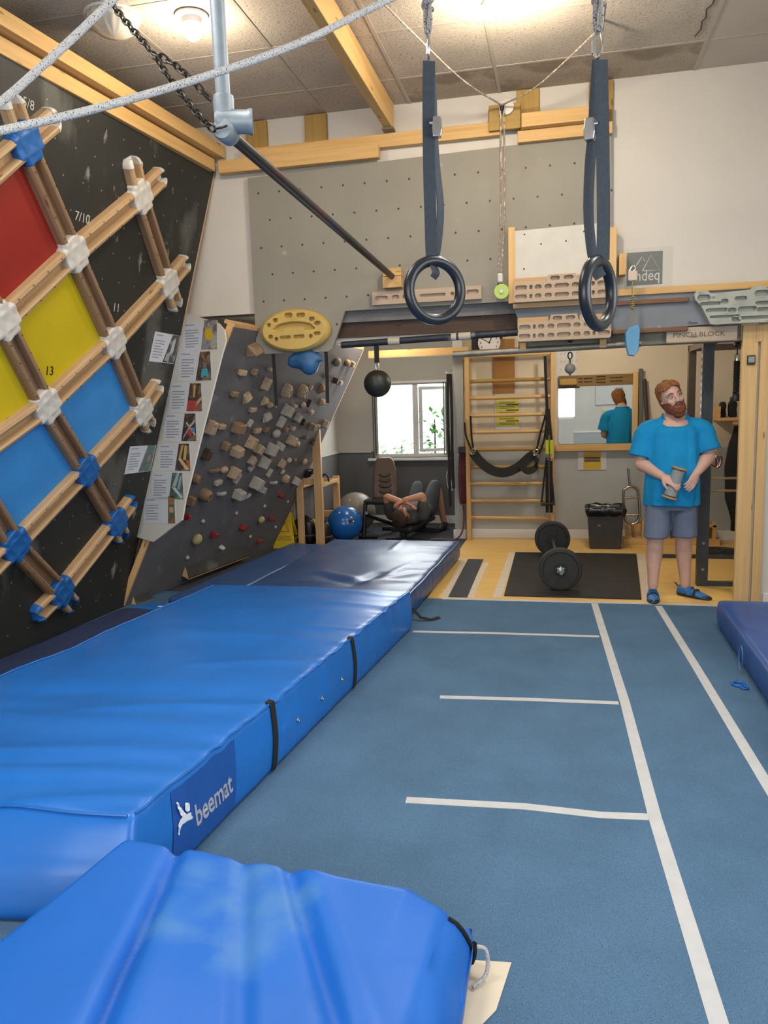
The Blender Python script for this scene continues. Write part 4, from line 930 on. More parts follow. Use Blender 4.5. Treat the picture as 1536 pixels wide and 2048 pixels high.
# beam over the opening
K['lintel_paint'] = pm('grey_green_lintel_paint', '#7F7C6E', 0.7, var=0.08, scale=3)
tag(build('header_beam', MB().box((-0.33, 6.40, 2.045), (1.334, 6.54, 2.44)), K['lintel_paint'], bevel=0.004), 'grey green painted beam spanning the right half of the opening', 'beam')

# ---- blue-grey board right of the panel
bb_px = [(1022, 604), (1048, 668), (1222, 664), (1280, 659), (1418, 649), (1560, 638), (1560, 563), (1250, 590), (1226, 592)]
BB = Frame((0, 6.33, 0), (1, 0, 0), (0, 0, 1))
tag(build('header_board', MB().fprism(BB, [BB.uv(*p) for p in bb_px], -0.05, 0.0), K['grey_blue_board'], bevel=0.002), 'blue grey board carrying the right hand hangboards', 'board')
a = BB.uv(1228, 592); b = BB.uv(1560, 564)
tag(build('timber_strip', MB().fbox(BB, a[0], 1.56, a[1]-0.004, a[1]+0.045, 0.001, 0.020), K['pine_orange'], bevel=0.003, grain=(1,0,0)), 'pine strip along the top of the blue grey board', 'timber')

# ---- white box board behind the right ring
WB = Frame((0, 6.26, 0), (1, 0, 0), (0, 0, 1))
wb = thing('mounting_board', WB.p(0, 2.45), 'white board between two timbers behind the right ring', 'board')
q = [WB.uv(*p) for p in ((1030, 462), (1218, 444), (1218, 598), (1030, 602))]
build('white_board', MB().fprism(WB, q, -0.018, 0.0), pm('scuffed_white_board', '#C4BFB4', 0.6, var=0.05, spots=[('#A39C90', 8, 0.68)]), wb)
for xa, xb in ((1017, 1031), (1217, 1232)):
    a = WB.uv(xa, 598)[0]; b = WB.uv(xb, 598)[0]
    build('side_timber', MB().fbox(WB, a, b, 2.40, WB.uv(xa, 455)[1], -0.075, 0.004), K['pine'], wb, bevel=0.003, grain=(0,0,1))
mb = MB()
for p in ((1049, 469), (1082, 488), (1132, 482), (1048, 538), (1168, 463)):
    u, v = WB.uv(*p); mb.add([WB.p(u+0.007*math.cos(a*math.pi/4), v+0.007*math.sin(a*math.pi/4), 0.001) for a in range(8)], [tuple(range(8))])
o = build('bolt_holes', mb, K['black'], wb); o['kind'] = 'stuff'

# ---- wooden two-step hangboards
K['beech'] = wood('chalky_beech', '#AE9C88', 0.78, 0.6, 0.8, False); K['beech_warm'] = wood('worn_beech', '#B89A76', 0.75, 0.6, 0.8, False)
def wooden_hangboard(label, y, pl_, pr_, vz, slope=0.0):
    a = atY(*pl_, y); b = atY(*pr_, y); w = b.x-a.x; z = (a.z+b.z)/2-0.125
    f = Frame((a.x, y, z), (1, 0, 0), (0, 0, 1)); t = thing('hangboard', f.p(w/2, 0), label, 'hangboard', 'two-step wooden hangboards')
    def row(v, spec, hh): return [stadium(w*u, v, w*ww, hh) for u, ww in spec]
    spec = ((0.075, 0.125), (0.18, 0.032), (0.255, 0.07), (0.36, 0.075), (0.50, 0.15), (0.64, 0.075), (0.745, 0.07), (0.82, 0.032), (0.925, 0.125))
    lower = [(0.012, 0.0), (w-0.012, 0.0), (w, 0.012), (w, 0.075), (0, 0.075), (0, 0.012)]
    build('lower_step', pocket_plate(f, lower, row(0.040, spec, 0.034), -0.03, 0.035, 0.028), K['beech'], t, bevel=0.0)
    upper = [(0.010, 0.076), (w-0.010, 0.076), (w, 0.086), (w, 0.145), (0.66*w, 0.150), (0.64*w, 0.195), (0.36*w, 0.195), (0.34*w, 0.150), (0, 0.145), (0, 0.086)]
    build('upper_step', pocket_plate(f, upper, row(0.110, spec, 0.034)+[stadium(w*0.43, 0.168, w*0.10, 0.032), stadium(w*0.57, 0.168, w*0.10, 0.032)], -0.03, 0.018, 0.030), K['beech'], t)
    for u0, u1 in ((0.0, 0.335), (0.665, 1.0)):
        build('sloper', MB().prism([f.p(w*u0, 0.146, 0.014), f.p(w*u0, 0.19, -0.03), f.p(w*u0, 0.146, -0.03)], f.u*(w*(u1-u0))), K['beech_warm'], t, bevel=0.002, grain=f.u)
    return t
wooden_hangboard('upper wooden two-step hangboard fixed to the white board', 6.225, (1028, 578), (1222, 556), 0)
wooden_hangboard('lower wooden two-step hangboard above the scaffold bar', 6.27, (1036, 658), (1222, 636), 0)
tag(build('board_spacer', MB().box((-0.36, 6.26, 2.36), (0.34, 6.325, 2.395)), K['beech_warm'], grain=(1,0,0)), 'wooden ledge under the upper two-step hangboard', 'timber')

# ---- long flat wooden rung board behind the left ring
f = Frame((0, 6.30, 0), (1, 0, 0), (0, 0, 1)); a = f.uv(744, 603); b = f.uv(963, 578); w = b[0]-a[0]; h = 0.105
f = Frame((a[0], 6.30, (a[1]+b[1])/2-h/2), (1, 0, 0), (0, 0, 1))
pk = [stadium(w*u, h*v, w*ww, h*hh) for u, v, ww, hh in ((0.09, 0.5, 0.12, 0.32), (0.22, 0.5, 0.07, 0.34), (0.30, 0.5, 0.03, 0.3), (0.37, 0.5, 0.06, 0.32), (0.56, 0.5, 0.24, 0.22), (0.74, 0.5, 0.035, 0.3), (0.81, 0.5, 0.06, 0.3), (0.92, 0.55, 0.11, 0.34))]
tag(build('hangboard', pocket_plate(f, [(0,0),(w,0),(w,h),(0,h)], pk, -0.04, 0.0, 0.025), K['beech'], grain=(1,0,0)), 'long single wooden finger board behind the left ring', 'hangboard')

# ---- yellow oval resin hangboard
f = Frame((0, HY-0.002, 0), (1, 0, 0), (0, 0, 1)); c = f.uv(593, 662); f = Frame(f.p(*c), (1,0,0), (0,0,1))
K['resin_yellow'] = pm('yellow_resin', '#C4A458', 0.55, var=0.10, scale=6, spots=[('#B48A22', 3, 0.56), ('#B9AC98', 9, 0.66)]); W2, H2 = 0.308, 0.176
yh = thing('hangboard', f.p(0, -0.19), 'yellow oval resin hangboard with two rows of pockets', 'hangboard')
prof = [(1.0, 0.0), (1.02, 0.03), (0.97, 0.06), (0.88, 0.078)]
K_ = 40
el = lambda k, n: [f.p(W2*k*math.cos(2*math.pi*i/K_), H2*k*math.sin(2*math.pi*i/K_), n) for i in range(K_)]
outer = [(W2*0.88*math.cos(2*math.pi*i/K_), H2*0.88*math.sin(2*math.pi*i/K_)) for i in range(K_)]
pk = []
for a, r, w, h in ((100, 0.72, 0.075, 0.04), (72, 0.72, 0.08, 0.038), (42, 0.72, 0.055, 0.036), (22, 0.74, 0.055, 0.034), (135, 0.72, 0.048, 0.036), (157, 0.76, 0.04, 0.034)):
    pk.append(stadium(W2*r*math.cos(math.radians(a)), H2*r*math.sin(math.radians(a)), w, h))
pk += [[(x*W2*0.62, 0.012+H2*0.34*math.sqrt(max(0, 1-x*x))) for x in [1-0.2*i for i in range(11)]]+[(-W2*0.60, -0.005), (-W2*0.30, -0.004), (-W2*0.28, 0.020), (W2*0.30, 0.020), (W2*0.32, -0.004), (W2*0.60, 0.0)]]
pk += [stadium(-0.075, -0.055, 0.10, 0.03), stadium(0.045, -0.053, 0.10, 0.03), stadium(-0.205, -0.045, 0.045, 0.036), stadium(-0.155, -0.065, 0.034, 0.034), stadium(0.150, -0.055, 0.036, 0.036), stadium(0.205, -0.035, 0.06, 0.03)]
mb = MB(); mb.loft([el(k, n) for k, n in prof], False)
build('resin_rim', mb, K['resin_yellow'], yh, smooth=True)
build('resin_face', pocket_plate(f, outer, pk, 0.004, 0.078, 0.045), K['resin_yellow'], yh)

# ---- grey green resin hangboard at the right edge
f = Frame((0, 6.30, 0), (1, 0, 0), (0, 0, 1)); F_ = lambda x, y: f.uv(1280+x/6.0, 540+y/6.0)
out = [F_(*p) for p in ((830, 655), (780, 560), (720, 440), (650, 370), (638, 310), (660, 268), (720, 252), (800, 258), (830, 290), (900, 288), (1090, 268), (1300, 245), (1340, 215), (1430, 195), (1490, 212), (1520, 240), (1640, 225), (1730, 210), (1790, 235), (1800, 300), (1740, 380), (1700, 480), (1650, 600), (1600, 630), (1300, 640), (1000, 655), (900, 665))]
out = out[::-1] if sum((out[i][0]-out[i-1][0])*(out[i][1]+out[i-1][1]) for i in range(len(out))) > 0 else out
def st(x, y, w, h): u, v = F_(x, y); return stadium(u, v, w/6/1538*6.3*1.03, h/6/1538*6.3*1.03)
pk = [st(752, 342, 130, 62), st(1000, 388, 76, 54), st(1192, 350, 122, 44), st(1440, 288, 140, 64), st(830, 412, 210, 36), st(905, 490, 220, 40), st(1085, 492, 90, 50), st(1270, 478, 190, 56), st(1000, 565, 300, 26), st(1140, 596, 96, 58), st(1400, 575, 380, 34), st(1500, 400, 220, 36), st(1480, 480, 160, 44)]
gh = build('hangboard', pocket_plate(f, out, pk, -0.02, 0.055, 0.035), pm('chalky_grey_green_resin', '#A4A79C', 0.75, var=0.14, scale=9, spots=[('#5E675E', 7, 0.62, (1, 1, 3), 8.0)]), bevel=0.006, seg=2)
tag(gh, 'grey green resin hangboard at the right end of the blue grey board', 'hangboard')

# ---- campus rungs, pinch block
for pa, pb, lab in (((1224, 608), (1377, 600), 'upper brown campus rung beside the right ring'), ((1224, 668), (1375, 655), 'lower brown campus rung beside the right ring')):
    a = BB.uv(*pa); b = BB.uv(*pb); z = (a[1]+b[1])/2
    tag(build('campus_rung', MB().fbox(BB, a[0], b[0], z-0.016, z+0.018, 0.0, 0.03), wood('rung_wood', '#7E5C42', 0.6), bevel=0.006, grain=(1,0,0)), lab, 'campus rung', 'campus rungs')
PF = Frame((0, 6.37, 0), (1, 0, 0), (0, 0, 1)); a = PF.uv(1331, 687); b = PF.uv(1474, 655)
pb_ = thing('pinch_block', PF.p((a[0]+b[0])/2, 2.045), 'pale wooden pinch block with burnt lettering under the right hangboards', 'pinch block')
build('block', MB().fbox(PF, a[0], b[0], 2.045, 2.160, -0.02, 0.035), wood('chalky_pine_block', '#B3A693', 0.75), pb_, bevel=0.010, grain=(1,0,0))
build('burnt_letters', text_mesh('PINCH BLOCK', Frame(PF.p((a[0]+b[0])/2-0.02, 2.102, 0.0355), (1,0,0), (0,0,1)), 0.05, wscale=1.15), pm('burnt_wood', '#6E5A48', 0.9), pb_)
u, v = BB.uv(1385, 646)
build('pencil_note', text_mesh('19mm', Frame(BB.p(u, v, 0.001), (1,0,0), (0,0,1)), 0.03), K['black'], bpy.data.objects['header_board'])

# ---- printed sign with two peaks
SF = Frame((0, WY-0.001, 0), (1, 0, 0), (0, 0, 1)); c = [SF.uv(*p) for p in ((1246, 507), (1337, 500), (1337, 567), (1246, 573))]
x0, x1 = c[0][0], c[1][0]; z0, z1 = (c[2][1]+c[3][1])/2, (c[0][1]+c[1][1])/2
sg = thing('wall_sign', SF.p((x0+x1)/2, z0), 'laminated sign with two white mountain peaks on dark grey', 'sign')
build('laminate', MB().fbox(SF, x0-0.03, x1+0.03, z0-0.02, z1+0.03, 0.0, 0.001), pm('clear_laminate', '#C8C3B9', 0.15, var=0.02), sg)
K['sign_grey'] = pm('sign_dark_grey', '#6A6C66', 0.3, var=0.04); dx1 = SF.uv(1325, 540)[0]
dk = build('print_field', MB().fbox(SF, x0+0.03, dx1, z0+0.0, z1, 0.001, 0.0016), K['sign_grey'], sg)
K['sign_line'] = pm('sign_pale_grey', '#C3C3BC', 0.5, var=0.02)
def peak(pa, pb, pc, closed=True):
    pts = [SF.p(*SF.uv(*q), 0.0026) for q in (pa, pb, pc)]
    mb = MB().tube(pts+[pts[0]] if closed else pts, 0.005, 4); return mb
build('print_peak', peak((1285, 542), (1302, 511), (1320, 541)), K['sign_line'], dk)
build('print_peak', peak((1273, 531), (1284, 514), (1290, 523), False), K['sign_line'], dk)
u, v = SF.uv(1288, 552); build('print_letters', text_mesh('tindeq', Frame(SF.p(u, v, 0.0018), (1,0,0), (0,0,1)), 0.115, wscale=0.80), K['sign_line'], dk)

# ---- force gauge on its block, cord and blue hand block
a = atY(1238, 550, 6.26); b = atY(1253, 506, 6.26)
tag(build('mounting_block', MB().box((a.x, 6.26, a.z), (b.x, WY, b.z)), K['pine_orange'], bevel=0.003, grain=(0,0,1)), 'orange pine block beside the mountain sign', 'timber block')
fg = thing('force_gauge', atY(1268, 565, 6.20), 'small pale force gauge hanging from an eye hook by the mountain sign', 'force gauge')
p = lambda x, y, Y=6.20: atY(x, y, Y)
build('eye_hook', MB().tube(catmull([p(1253, 540, 6.27), p(1257, 541, 6.22), p(1264, 543), p(1271, 538), p(1268, 531), p(1262, 535), p(1258, 545)], 6), 0.006, 8), K['steel'], fg, smooth=True)
a = p(1256, 562); b = p(1275, 541); build('gauge_body', MB().box((a.x, 6.19, a.z), (b.x, 6.215, b.z)), pm('gauge_shell', '#C2AFA0', 0.4, var=0.04), fg, bevel=0.006)
cord = thing('cord_loop', p(1268, 655), 'yellow flecked cord knotted between the force gauge and the blue block', 'cord')
K['cord_y'] = pm('yellow_flecked_cord', '#8E8C5A', 0.8, var=0.2, scale=120, spots=[('#3F4A48', 150, 0.55)])
build('cord_upper', MB().tube(catmull([p(1266, 562), p(1264, 580), p(1266, 595), p(1268, 610)], 5), 0.005, 6), K['cord_y'], cord, smooth=True)
mb = MB(); pts = []
for i in range(60): k = i/59; q = p(1265+3.2*math.sin(k*40), 592+28*k); pts.append(q+Vector((0, 0.010*math.cos(k*40), 0)))
build('cord_knot', MB().tube(pts, 0.005, 6), K['cord_y'], cord, smooth=True)
build('cord_leg', MB().tube([p(1267, 615), p(1271, 640), p(1274, 657)], 0.004, 6), K['cord_y'], cord, smooth=True)
build('cord_leg', MB().tube([p(1263, 615), p(1260, 640), p(1258, 657)], 0.003, 6), K['cord_y'], cord, smooth=True)
mb = MB(); bl = lambda k: [p(x, y) for x, y in ((1250+k, 666), (1256+k, 656), (1277-k, 649+k*0.3), (1280-k, 660), (1277-k, 700), (1268, 712-k*0.5), (1256+k, 711-k*0.5), (1251+k, 690))]
r0 = [q+Vector((0, 0.04, 0)) for q in bl(1.2)]; r1 = [q+Vector((0, 0.03, 0)) for q in bl(0)]; r2 = [q-Vector((0, 0.03, 0)) for q in bl(0)]; r3 = [q-Vector((0, 0.04, 0)) for q in bl(1.5)]
mb.loft([r0, r1, r2, r3]); K['hand_blue'] = pm('chalky_light_blue_resin', '#5C93B8', 0.65, var=0.10, scale=8)
tag(build('hand_block', mb, K['hand_blue'], smooth=True, angle=35), 'light blue resin hand block hanging on a cord below the right ring', 'hand block')

# ---- wooden socket and the long bar to the tee
a = atY(767, 577, 6.28); b = atY(803, 536, 6.28)
sk = thing('bar_socket', Vector(((a.x+b.x)/2, 6.30, a.z)), 'pine block on the grey panel holding the end of the long bar', 'timber block')
zm = (a.z*0.42+b.z*0.58)
build('socket_block', MB().box((a.x, 6.25, a.z), (b.x, HY, zm-0.002)), K['pine_orange'], sk, bevel=0.003, grain=(1,0,0)); build('socket_block', MB().box((a.x+0.005, 6.25, zm+0.002), (b.x, HY, b.z)), K['pine_orange'], sk, bevel=0.003, grain=(1,0,0))
TE = Vector((-1.225, 2.86, 2.68)); BE = Vector(((a.x+b.x)/2, 6.27, 2.665))
bar = build('long_bar', MB().cyl(TE, BE, 0.024, k=20), pm('worn_red_blue_pipe', '#2A2B2E', 0.42, 0.4, var=0.2, scale=5, spots=[('#4A2430', 1.4, 0.52, (1, 1.2, 1), 2.0), ('#1E2E48', 1.1, 0.58, (1, 1.6, 1), 2.0)]), smooth=True)
tag(bar, 'long dark pipe running from the grey tee to the wall socket', 'bar')
tee = thing('tee_fitting', TE-Vector((0,0,0.06)), 'grey galvanised hanger pipe with a tee fitting at its foot', 'pipe hanger')
K['galv'] = pm('blue_grey_galvanised', '#8D969C', 0.5, 0.35, var=0.12, scale=18)
top = atY(412, 0, 2.86); dirv = (top-TE).normalized()
pv = Vector((TE.x-0.005, 2.86, TE.z+0.05))
build('hanger_pipe', MB().cyl(pv, Vector((pv.x-0.012, 2.86, CE)), 0.0275, k=20), K['galv'], tee, smooth=True)
mb = MB().lathe(pv-Vector((0,0,0.0)), (0,0,1), [(0.037, -0.01), (0.039, 0.06), (0.037, 0.075), (0.028, 0.078)], 20)
build('tee_collar', mb, K['galv'], tee, smooth=True)
s_dir = Vector((0.94, 0.34, 0))
mb = MB(); c = Vector((TE.x, 2.86, TE.z+0.035)); prof = [(0.030, -0.04), (0.040, -0.03), (0.042, 0.0), (0.042, 0.08), (0.046, 0.085), (0.046, 0.10), (0.036, 0.10), (0.034, 0.02), (0.0, 0.02)]
mb.lathe(c-s_dir*0.0, s_dir, prof, 24, False); build('tee_branch', mb, K['galv'], tee, smooth=True)
build('tee_socket', MB().lathe(TE-Vector((0, 0.045, 0.0)), BE-TE, [(0.0, 0), (0.036, 0.005), (0.042, 0.02), (0.040, 0.085), (0.026, 0.09)], 20), K['galv'], tee, smooth=True)

# ---- chain from the ceiling round the tee
ch = thing('chain', atY(215, 0, 3.2), 'black steel chain looped round the tee fitting', 'chain')
K['chain'] = pm('black_chain_steel', '#3A3630', 0.45, 0.7, var=0.2)
def links(pts, r=0.026):
    path = catmull(pts, 24); L_ = [0]
    for i in range(1, len(path)): L_.append(L_[-1]+(path[i]-path[i-1]).length)
    step = r*1.55; n = int(L_[-1]/step); k = 0
    def at(s_):
        for i in range(1, len(path)):
            if L_[i] >= s_: return path[i-1].lerp(path[i], (s_-L_[i-1])/max(1e-6, L_[i]-L_[i-1]))
        return path[-1]
    for i in range(n):
        c = at((i+0.5)*step); t = (at((i+0.6)*step)-at((i+0.4)*step)).normalized(); a, b = perp(t); ang = math.radians(25+(90 if i % 2 else 0)); s_ = a*math.cos(ang)+b*math.sin(ang)
        build('chain_link', MB().torus(c, t, s_, r, 0.0042, 14, 6, r*0.52), K['chain'], ch, smooth=True)
S0 = atY(225, 10, 3.15); S1 = atY(305, 105, 3.0)
links([Vector((S0.x-0.55, 3.5, CE-0.02)), S0, S1])
links([S1, atY(345, 165, 2.95), atY(385, 215, 2.86), atY(418, 252, 2.80), atY(437, 256, 2.78)])
links([S1, atY(350, 130, 2.98), atY(395, 172, 2.93), atY(420, 200, 2.93)])
links([atY(437, 256, 2.78), atY(452, 252, 2.76), atY(462, 246, 2.78)])

# ---- rings
K['ring'] = pm('worn_black_plastic_ring', '#20242A', 0.32, var=0.25, scale=14, spots=[('#3F4A55', 8, 0.64, None, 8.0)]); K['strap'] = pm('slate_blue_webbing', '#3B424A', 0.85, var=0.12, scale=90, bump=0.3, bscale=300)
K['rope_grey'] = pm('grey_flecked_rope', '#A39C97', 0.9, var=0.08, scale=40, bump=0.7, bscale=220, spots=[('#4A4453', 130, 0.58, None, 1.0)])
def gym_ring(label, y, cpx, ang, plies, top, buckle, ropetop, bdir):
    c = atY(*cpx, y); t = thing('gymnastic_ring', c-Vector((0,0,0.115)), label, 'gymnastic ring', 'gymnastic rings')
    a = Vector((math.cos(ang), math.sin(ang), 0)); build('ring', MB().torus(c, a, (0,0,1), 0.0965, 0.0185, 56, 16), K['ring'], t, smooth=True)
    for pl_, off, wd in plies:
        build('strap', MB().ribbon(catmull([atY(x, yy, y+off) for x, yy in pl_], 6), 0.040, 0.003, wd), K['strap'], t)
    p = atY(*buckle, y); bd = Vector(bdir).normalized()
    bk = build('buckle', MB().prism([p+bd*x+Vector((0,0,z)) for x, z in ((-0.014, -0.032), (0.014, -0.032), (0.018, -0.01), (0.014, 0.03), (-0.012, 0.032), (-0.016, 0.0))], bd.cross(Vector((0,0,1)))*0.03), K['steel'], t, bevel=0.004)
    build('buckle_pin', MB().cyl(p-bd*0.02+Vector((0,-0.02,0.012)), p+bd*0.02+Vector((0,-0.02,0.012)), 0.006, k=10), K['steel'], bk, smooth=True)
    # quick link and knotted rope to the ceiling
    q = atY(*top, y); lt = thing('quick_link', q-Vector((0,0,0.03)), 'steel quick link joining rope and strap of the %s ring' % label.split()[0], 'quick link', 'quick links')
    build('link_loop', MB().torus(q+Vector((0,0,0.012)), (0,0,1), (math.cos(ang+1.2), math.sin(ang+1.2), 0), 0.038, 0.004, 28, 8, 0.018), K['steel'], lt, smooth=True)
    build('link_nut', MB().cyl(q+Vector((0.018*math.cos(ang+1.2), 0.018*math.sin(ang+1.2), -0.006)), q+Vector((0.018*math.cos(ang+1.2), 0.018*math.sin(ang+1.2), 0.028)), 0.007, k=6), K['steel'], lt)
    r = thing('hanging_rope', q, 'grey knotted rope carrying the %s ring' % label.split()[0], 'rope', 'ring ropes')
    up = Vector((0,0,1)); loop = [q+up*0.045+Vector((0, -0.008, 0)), q+up*0.07+Vector((0.008, -0.008, 0)), q+up*0.14+Vector((0.006, 0, 0)), q+up*0.3, Vector((q.x, q.y, CE-0.01))]
    build('rope_strand', MB().tube(catmull(loop, 8), 0.0075, 8), K['rope_grey'], r, smooth=True)
    build('rope_strand', MB().tube(catmull([q+up*0.045+Vector((0, 0.008, 0)), q+up*0.07+Vector((-0.008, 0.008, 0)), q+up*0.15+Vector((-0.007, 0, 0))], 8), 0.0075, 8), K['rope_grey'], r, smooth=True)
    kn = []
    for i in range(70):
        k = i/69; an = k*math.pi*6; kn.append(q+up*(0.12+0.085*k)+Vector((0.013*math.cos(an), 0.013*math.sin(an), 0)))
    build('rope_knot', MB().tube(kn, 0.0085, 8), K['rope_grey'], r, smooth=True)
gym_ring('left black gymnastic ring on slate blue straps', 2.65, (870, 581), 0.62,
         [([(858, 122), (857, 200), (858, 330), (861, 440), (863, 505), (866, 530)], -0.010, (1, 0.35, 0)), ([(862, 124), (866, 190), (868, 255), (873, 330), (881, 410), (878, 470), (872, 512), (868, 528)], 0.015, (0.45, 1, 0)), ([(866, 530), (872, 545), (866, 556)], -0.01, (0.5, 1, 0))], (857, 100), (873, 258), 0, (1, 0.2, 0))
gym_ring('right black gymnastic ring turned nearly edge-on', 2.52, (1197, 587), 1.1,
         [([(1202, 120), (1204, 200), (1206, 330), (1207, 430), (1206, 520)], -0.012, (1, 0.3, 0)), ([(1195, 122), (1190, 190), (1186, 265), (1180, 330), (1177, 420), (1182, 490), (1190, 530), (1197, 538)], 0.012, (0.8, 0.7, 0)), ([(1190, 530), (1196, 545), (1202, 555)], -0.01, (1, 0.4, 0))], (1196, 98), (1182, 262), 0, (1, -0.3, 0))

# ---- ropes
P_ = lambda x, y, d: EYE+ray(x, y)*d
rope = [P_(232, -6, 1.35), P_(150, 72, 1.3), P_(70, 145, 1.25), P_(0, 205, 1.2), P_(-90, 262, 1.17), P_(-110, 282, 1.16), P_(-60, 272, 1.17), P_(0, 262, 1.2), P_(200, 215, 1.27), P_(420, 150, 1.38), P_(600, 85, 1.45), P_(772, 2, 1.55)]
d0 = (rope[0]-rope[1]).normalized(); d1 = (rope[-1]-rope[-2]).normalized()
rope = [rope[0]+d0*((CE-0.01-rope[0].z)/d0.z)]+rope+[rope[-1]+d1*0.9]
rope_hook = rope[-1]
tag(build('slack_rope', MB().tube(catmull(rope, 12), 0.0066, 10), K['rope_white'], smooth=True), 'white flecked rope sagging across the top left close to the viewer', 'rope')
pu = thing('rope_pulley', atY(1005, 235, 6.20), 'wall pulley with a round plate where the thin ropes meet', 'pulley')
pc = atY(1005, 220, 6.24); K['alu'] = pm('grey_aluminium', '#B9B5AE', 0.4, 0.6, var=0.06)
build('round_plate', MB().cyl(pc+Vector((0.03, 0.03, 0.02)), pc+Vector((0.03, 0.0, 0.02)), 0.055, k=24), K['alu'], pu, smooth=True)
build('pulley_wheel', MB().lathe(pc+Vector((-0.015, -0.03, 0)), (1, 0, 0), [(0.02, 0), (0.032, 0.003), (0.024, 0.012), (0.024, 0.018), (0.032, 0.027), (0.02, 0.03)], 18), pm('black_pulley_wheel', '#2B2B2B', 0.5), pu, smooth=True)
for dx in (-0.022, 0.018): build('pulley_cheek', MB().box((pc.x+dx, pc.y-0.055, pc.z-0.045), (pc.x+dx+0.004, pc.y-0.005, pc.z+0.03)), K['alu'], pu, bevel=0.001)
K['thin_rope'] = pm('tan_striped_rope', '#8F8072', 0.85, var=0.15, scale=50, spots=[('#C2B6A6', 60, 0.55, (1, 1, 0.5), 1.0)])
ln = atZ(765, 5, 3.93); rn = atZ(1196, 60, 3.93)
pt = Vector((pc.x-0.005, pc.y-0.04, pc.z+0.012))
lp = atY(1000, 552, 6.22)
for nm, end, dx, lab in (('l', ln, -0.012, 'thin rope rising from the wall pulley to the upper left'), ('r', rn, 0.012, 'thin rope rising from the wall pulley to the upper right')):
    pts = [Vector((lp.x+dx, lp.y, lp.z+0.0)), Vector((pc.x+dx*1.2, lp.y, (lp.z+pc.z)/2)), Vector((pc.x+dx, pc.y-0.045, pc.z-0.03)), Vector((pc.x+dx*0.5, pc.y-0.055, pc.z+0.015))]
    mid = pts[-1].lerp(end, 0.5)-Vector((0,0,0.05)); pts += [pts[-1].lerp(end, 0.25)-Vector((0,0,0.04)), mid, end+Vector((0,0,0.0))]
    tag(build('thin_rope', MB().tube(catmull(pts, 8), 0.0058, 8), K['thin_rope'], smooth=True), lab, 'rope', 'thin pulley ropes')
    tag(build('rope_anchor', MB().cyl(end-Vector((0,0,0.01)), Vector((end.x, end.y, CE-0.001)), 0.012, k=10), K['steel'], smooth=True), 'ceiling eye holding the end of the %s thin rope' % ('left' if nm == 'l' else 'right'), 'hook', 'rope eyes')
gd = thing('cable_pulley', atY(1002, 598, 6.20), 'small pulley with a lime green disc at the lower end of the thin ropes', 'pulley')
build('pulley_block', MB().box((lp.x-0.024, 6.20, lp.z-0.055), (lp.x+0.024, 6.235, lp.z+0.02)), K['alu'], gd, bevel=0.012)
build('shackle', MB().torus(lp-Vector((0, 0, 0.08)), (0,0,1), (1,0,0), 0.032, 0.006, 18, 6, 0.018), K['black'], gd, smooth=True)
g = atY(1003, 583, 6.215); build('green_disc', MB().cyl(g+Vector((0, 0.012, 0)), g-Vector((0, 0.004, 0)), 0.058, k=20), pm('lime_plastic', '#A8C05C', 0.5, var=0.05), gd, bevel=0.003)
build('disc_bolt', MB().cyl(g-Vector((0, 0.004, 0)), g-Vector((0, 0.016, 0)), 0.014, k=12), K['steel'], gd)

# ---- black ball on a strap, blue hold, hanging black straps
bc = atY(755, 767, 6.38)
hb = thing('hanging_ball', bc-Vector((0,0,0.118)), 'black training ball hanging by a strap from the taped bar', 'training ball')
build('ball', MB().ball(bc, 0.115, k=32, m=20), pm('scuffed_black_ball', '#24241F', 0.45, var=0.3, scale=7), hb, smooth=True)
top = Vector((bc.x, 6.38, 2.13)); build('ball_strap', MB().ribbon([top, top.lerp(bc, 0.33), top.lerp(bc, 0.45)], 0.04, 0.012, (1,0,0)), K['black_fabric'], hb)
build('ball_link', MB().torus(bc+Vector((0,0,0.145)), (0,0,1), (1,0,0), 0.036, 0.005, 20, 8, 0.014), K['steel'], hb, smooth=True)
for px, lab in ((((547, 718), (550, 760), (553, 812)), 'left of the two black slings hanging in front of the grey board'), (((652, 706), (654, 750), (655, 806)), 'right of the two black slings hanging in front of the grey board')):
    pts = [atY(x, y, 6.36) for x, y in px]; pts[0].z = 2.10
    tag(build('hanging_sling', MB().ribbon(catmull(pts, 5), 0.03, 0.012, (1, 0.3, 0)), K['black_fabric']), lab, 'sling', 'black slings')
mb = MB(); 
c = atY(612, 722, 6.37)


mb.ball(c, 0.16, 0.075, 0.10, 28, 16)
for i, v_ in enumerate(mb.v):
    d = v_-c; mb.v[i] = c+d*(1+0.22*math.sin(d.x*26+0.6)*(1 if d.z < 0 else 0.3)+0.08*noise.noise(v_*14))
tag(build('climbing_hold', mb, pm('marbled_blue_resin', '#2E5F8C', 0.5, var=0.3, scale=9), smooth=True), 'lumpy blue climbing hold under the panel with the yellow hangboard', 'climbing hold')

# ================================================================== weights area and window bay
# ---- platform mat, tapes and the grey strip
tag(build('platform_mat', MB().prism([(-0.46, 6.44, 0.0005), (0.655, 6.44, 0.0005), (0.79, 8.36, 0.0005), (-0.47, 8.35, 0.0005)], (0, 0, 0.0095)), K['rubber'], bevel=0.003), 'black rubber platform mat under the barbell', 'rubber mat')
K['tape_cream'] = pm('cream_masking_tape', '#CFC2AE', 0.8, var=0.05, scale=12)
def quad_strip(name, label, pts, w, mat, z=0.0012, cat='tape', group='tape round the platform'):
    pts = [Vector((x, y, 0.0003)) for x, y in pts]; L_, R_ = [], []
    for i, p in enumerate(pts):
        t = (pts[min(i+1, len(pts)-1)]-pts[max(i-1, 0)]).normalized(); s_ = Vector((-t.y, t.x, 0)); L_.append(p+s_*w/2); R_.append(p-s_*w/2)
    mb = MB().prism(L_+R_[::-1], (0,0,z)); return tag(build(name, mb, mat), label, cat, group)
